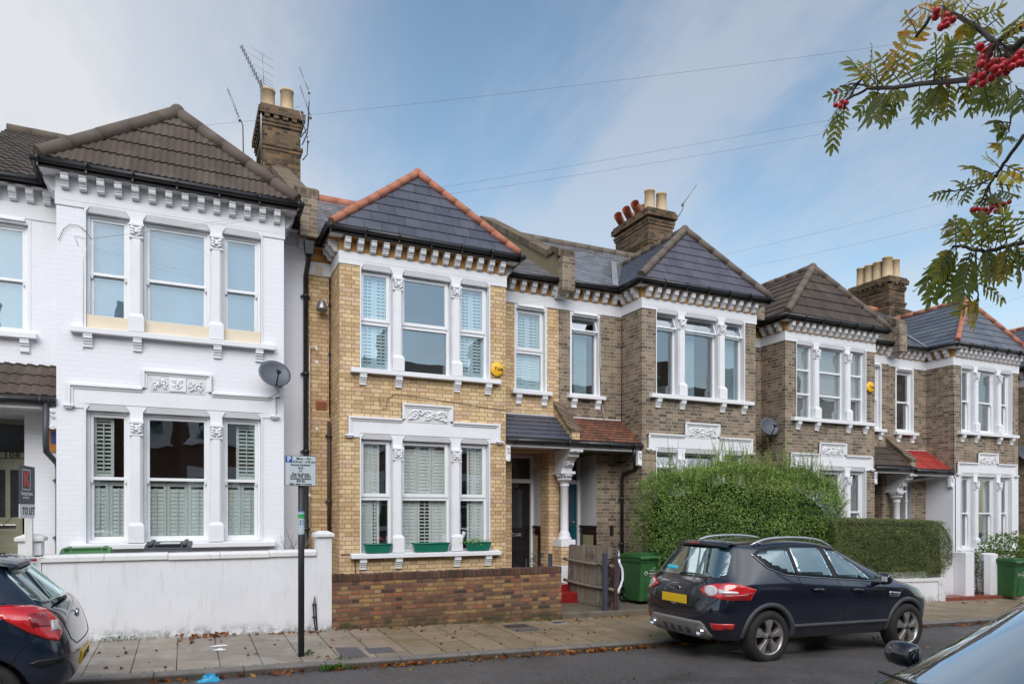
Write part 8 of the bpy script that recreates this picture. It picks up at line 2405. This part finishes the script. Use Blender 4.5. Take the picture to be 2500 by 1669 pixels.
scat(80,-1,6.5,lambda: rs.uniform(YK+.2,10.5),.03,.075,.05,.55,.008); scat(40,-1,12,lambda: rs.uniform(4.5,8.2),.03,.07,.4,1.0,.010); scat(20,13,18.5,lambda: rs.uniform(10.1,10.5),.03,.09,.3,.9)
n = len(P); a = rs.uniform(0,6.28,n); D = np.stack([np.cos(a),np.sin(a),rs.uniform(-.05,.35,n)],1); D /= np.linalg.norm(D,axis=1)[:,None]
lf = leaf_object('fallen_leaves', P, D, S, T, LITTER, None, .75, 12, .5); props(lf, 'orange and brown fallen leaves lying along the kerb and pavement', 'leaves', None, 'stuff')
P, S, T = [], [], []
def weed(n, x0, x1, fy, s0, s1, h):
    for _ in range(n): x = rs.uniform(x0,x1); y = fy(); P.append((x,y,pz(x,y)+rs.uniform(0,h))); S.append(rs.uniform(s0,s1)); T.append(rs.uniform(0,1))
weed(110,1.45,1.72,lambda: YK-.02-abs(rs.normal(0,.03)),.03,.07,.05); weed(40,1.75,1.9,lambda: YK-.02-abs(rs.normal(0,.02)),.02,.05,.03); weed(220,2.4,4.2,lambda: YK-.015-abs(rs.normal(0,.02)),.012,.03,.015)
weed(260,4.3,5.75,lambda: 10.57-abs(rs.normal(0,.05)),.015,.035,.02); weed(220,-1.4,1.0,lambda: 10.585-abs(rs.normal(0,.025)),.012,.03,.02); weed(160,2.0,4.3,lambda: 10.585-abs(rs.normal(0,.02)),.010,.025,.012)
weed(50,1.36,1.44,lambda: 8.97+rs.normal(0,.03),.02,.05,.05); weed(120,1.55,1.98,lambda: YK+.16+abs(rs.normal(0,.015)),.01,.03,.012); weed(160,-1,1.3,lambda: YK+.155+abs(rs.normal(0,.012)),.01,.02,.006); weed(70,-1.0,-.6,lambda: 10.55-abs(rs.normal(0,.03)),.02,.05,.04)
n = len(P); D = rs.normal(size=(n,3))*.6+np.array([0,-.2,.8]); D /= np.linalg.norm(D,axis=1)[:,None]
lf = leaf_object('weeds', P, D, S, T, WEED, None, .4, 13, .3); props(lf, 'small green weeds growing along the kerb and wall foot', 'weeds', None, 'stuff')

# ------------------------------------------------------------------ the terrace across the road, seen mirrored in glass and paint
def opposite(x0, brickm, label):
    t = empty('terraced_house', (x0+2.6, -3.6, gz(x0+2.6)), label, 'house', 'houses across the road')
    y0, y1 = -3.35, -4.15; W_ = 5.2; b0, b1 = x0+1.7, x0+4.85
    g = MB(); g.box(x0, x0+W_-.002, -11, y1, -1.2, 6.4); g.box(b0, b1, y1+.001, y0, -1.2, 6.4); g.build('wall', brickm, t)
    s = MB(); f = MB(); p = MB()
    for (a,b,c,d,yy) in ((b0+.4,b1-.4,1.0,3.05,y0),(b0+.4,b1-.4,4.25,6.05,y0),(x0+.45,x0+1.2,4.25,5.95,y1)):
        s.box(a-.12,b+.12,yy,yy+.03,c-.10,d+.28); s.box(a-.2,b+.2,yy,yy+.14,c-.1,c)
        k = 3 if b-a > 1.5 else 1; w = (b-a)/k
        for i in range(k):
            u0, u1 = a+w*i+.08, a+w*(i+1)-.08; f.box(u0,u1,yy+.031,yy+.05,c+.03,d-.03); p.box(u0+.06,u1-.06,yy+.0505,yy+.055,c+.09,(c+d)/2-.03); p.box(u0+.06,u1-.06,yy+.0505,yy+.055,(c+d)/2+.03,d-.09)
    s.box(x0,x0+W_,y1,y1+.02,6.02,6.25); s.box(b0-.02,b1+.02,y0,y0+.02,6.02,6.25)
    s.build('stone_trim', STONEW, t); fo = f.build('window', UPVC, t); p.build('pane', CARGLASS, fo)
    g = MB(); g.add([(x0,y1+.35,6.42),(x0+W_,y1+.35,6.42),(x0+W_,-8,9.0),(x0,-8,9.0),(x0,-11.3,6.42),(x0+W_,-11.3,6.42)],[(0,1,2,3),(3,2,5,4)]); m = (b0+b1)/2
    g.add([(b0-.3,y0+.35,6.45),(b1+.3,y0+.35,6.45),(m,y0-.6,8.2),(m,-7,8.2),(b0-.3,-5,6.45),(b1+.3,-5,6.45)],[(0,1,2),(1,5,3,2),(4,0,2,3)]); g.build('roof', TILED, t)
    g = MB(); g.box(x0-.35,x0+.45,-8.6,-7.4,7,10.2); g.build('chimney', CHIMB, t)
    g = MB(); g.box(x0,x0+4.2,-1.62,-1.40,-1.0,.85+gz(x0)); g.build('front_wall', WALLB, t)
OB = brick('opposite_brick', [(0,(.12,.06,.045)),(.5,(.21,.10,.07)),(1,(.16,.085,.055))], (.16,.12,.09), .006, .4)
for i, lb in enumerate(('first house across the road at the far left','second house across the road from the left','third house across the road, facing the white house','fourth house across the road, facing the yellow house','fifth house across the road, facing the dark brick house','sixth house across the road, facing the tan blind house','seventh house across the road, further right','eighth house across the road, further right again','ninth house across the road, second from the right end','tenth house across the road at the far right end')):
    opposite(-12.4+5.21*i, OB if i % 3 else BROWNB, lb)
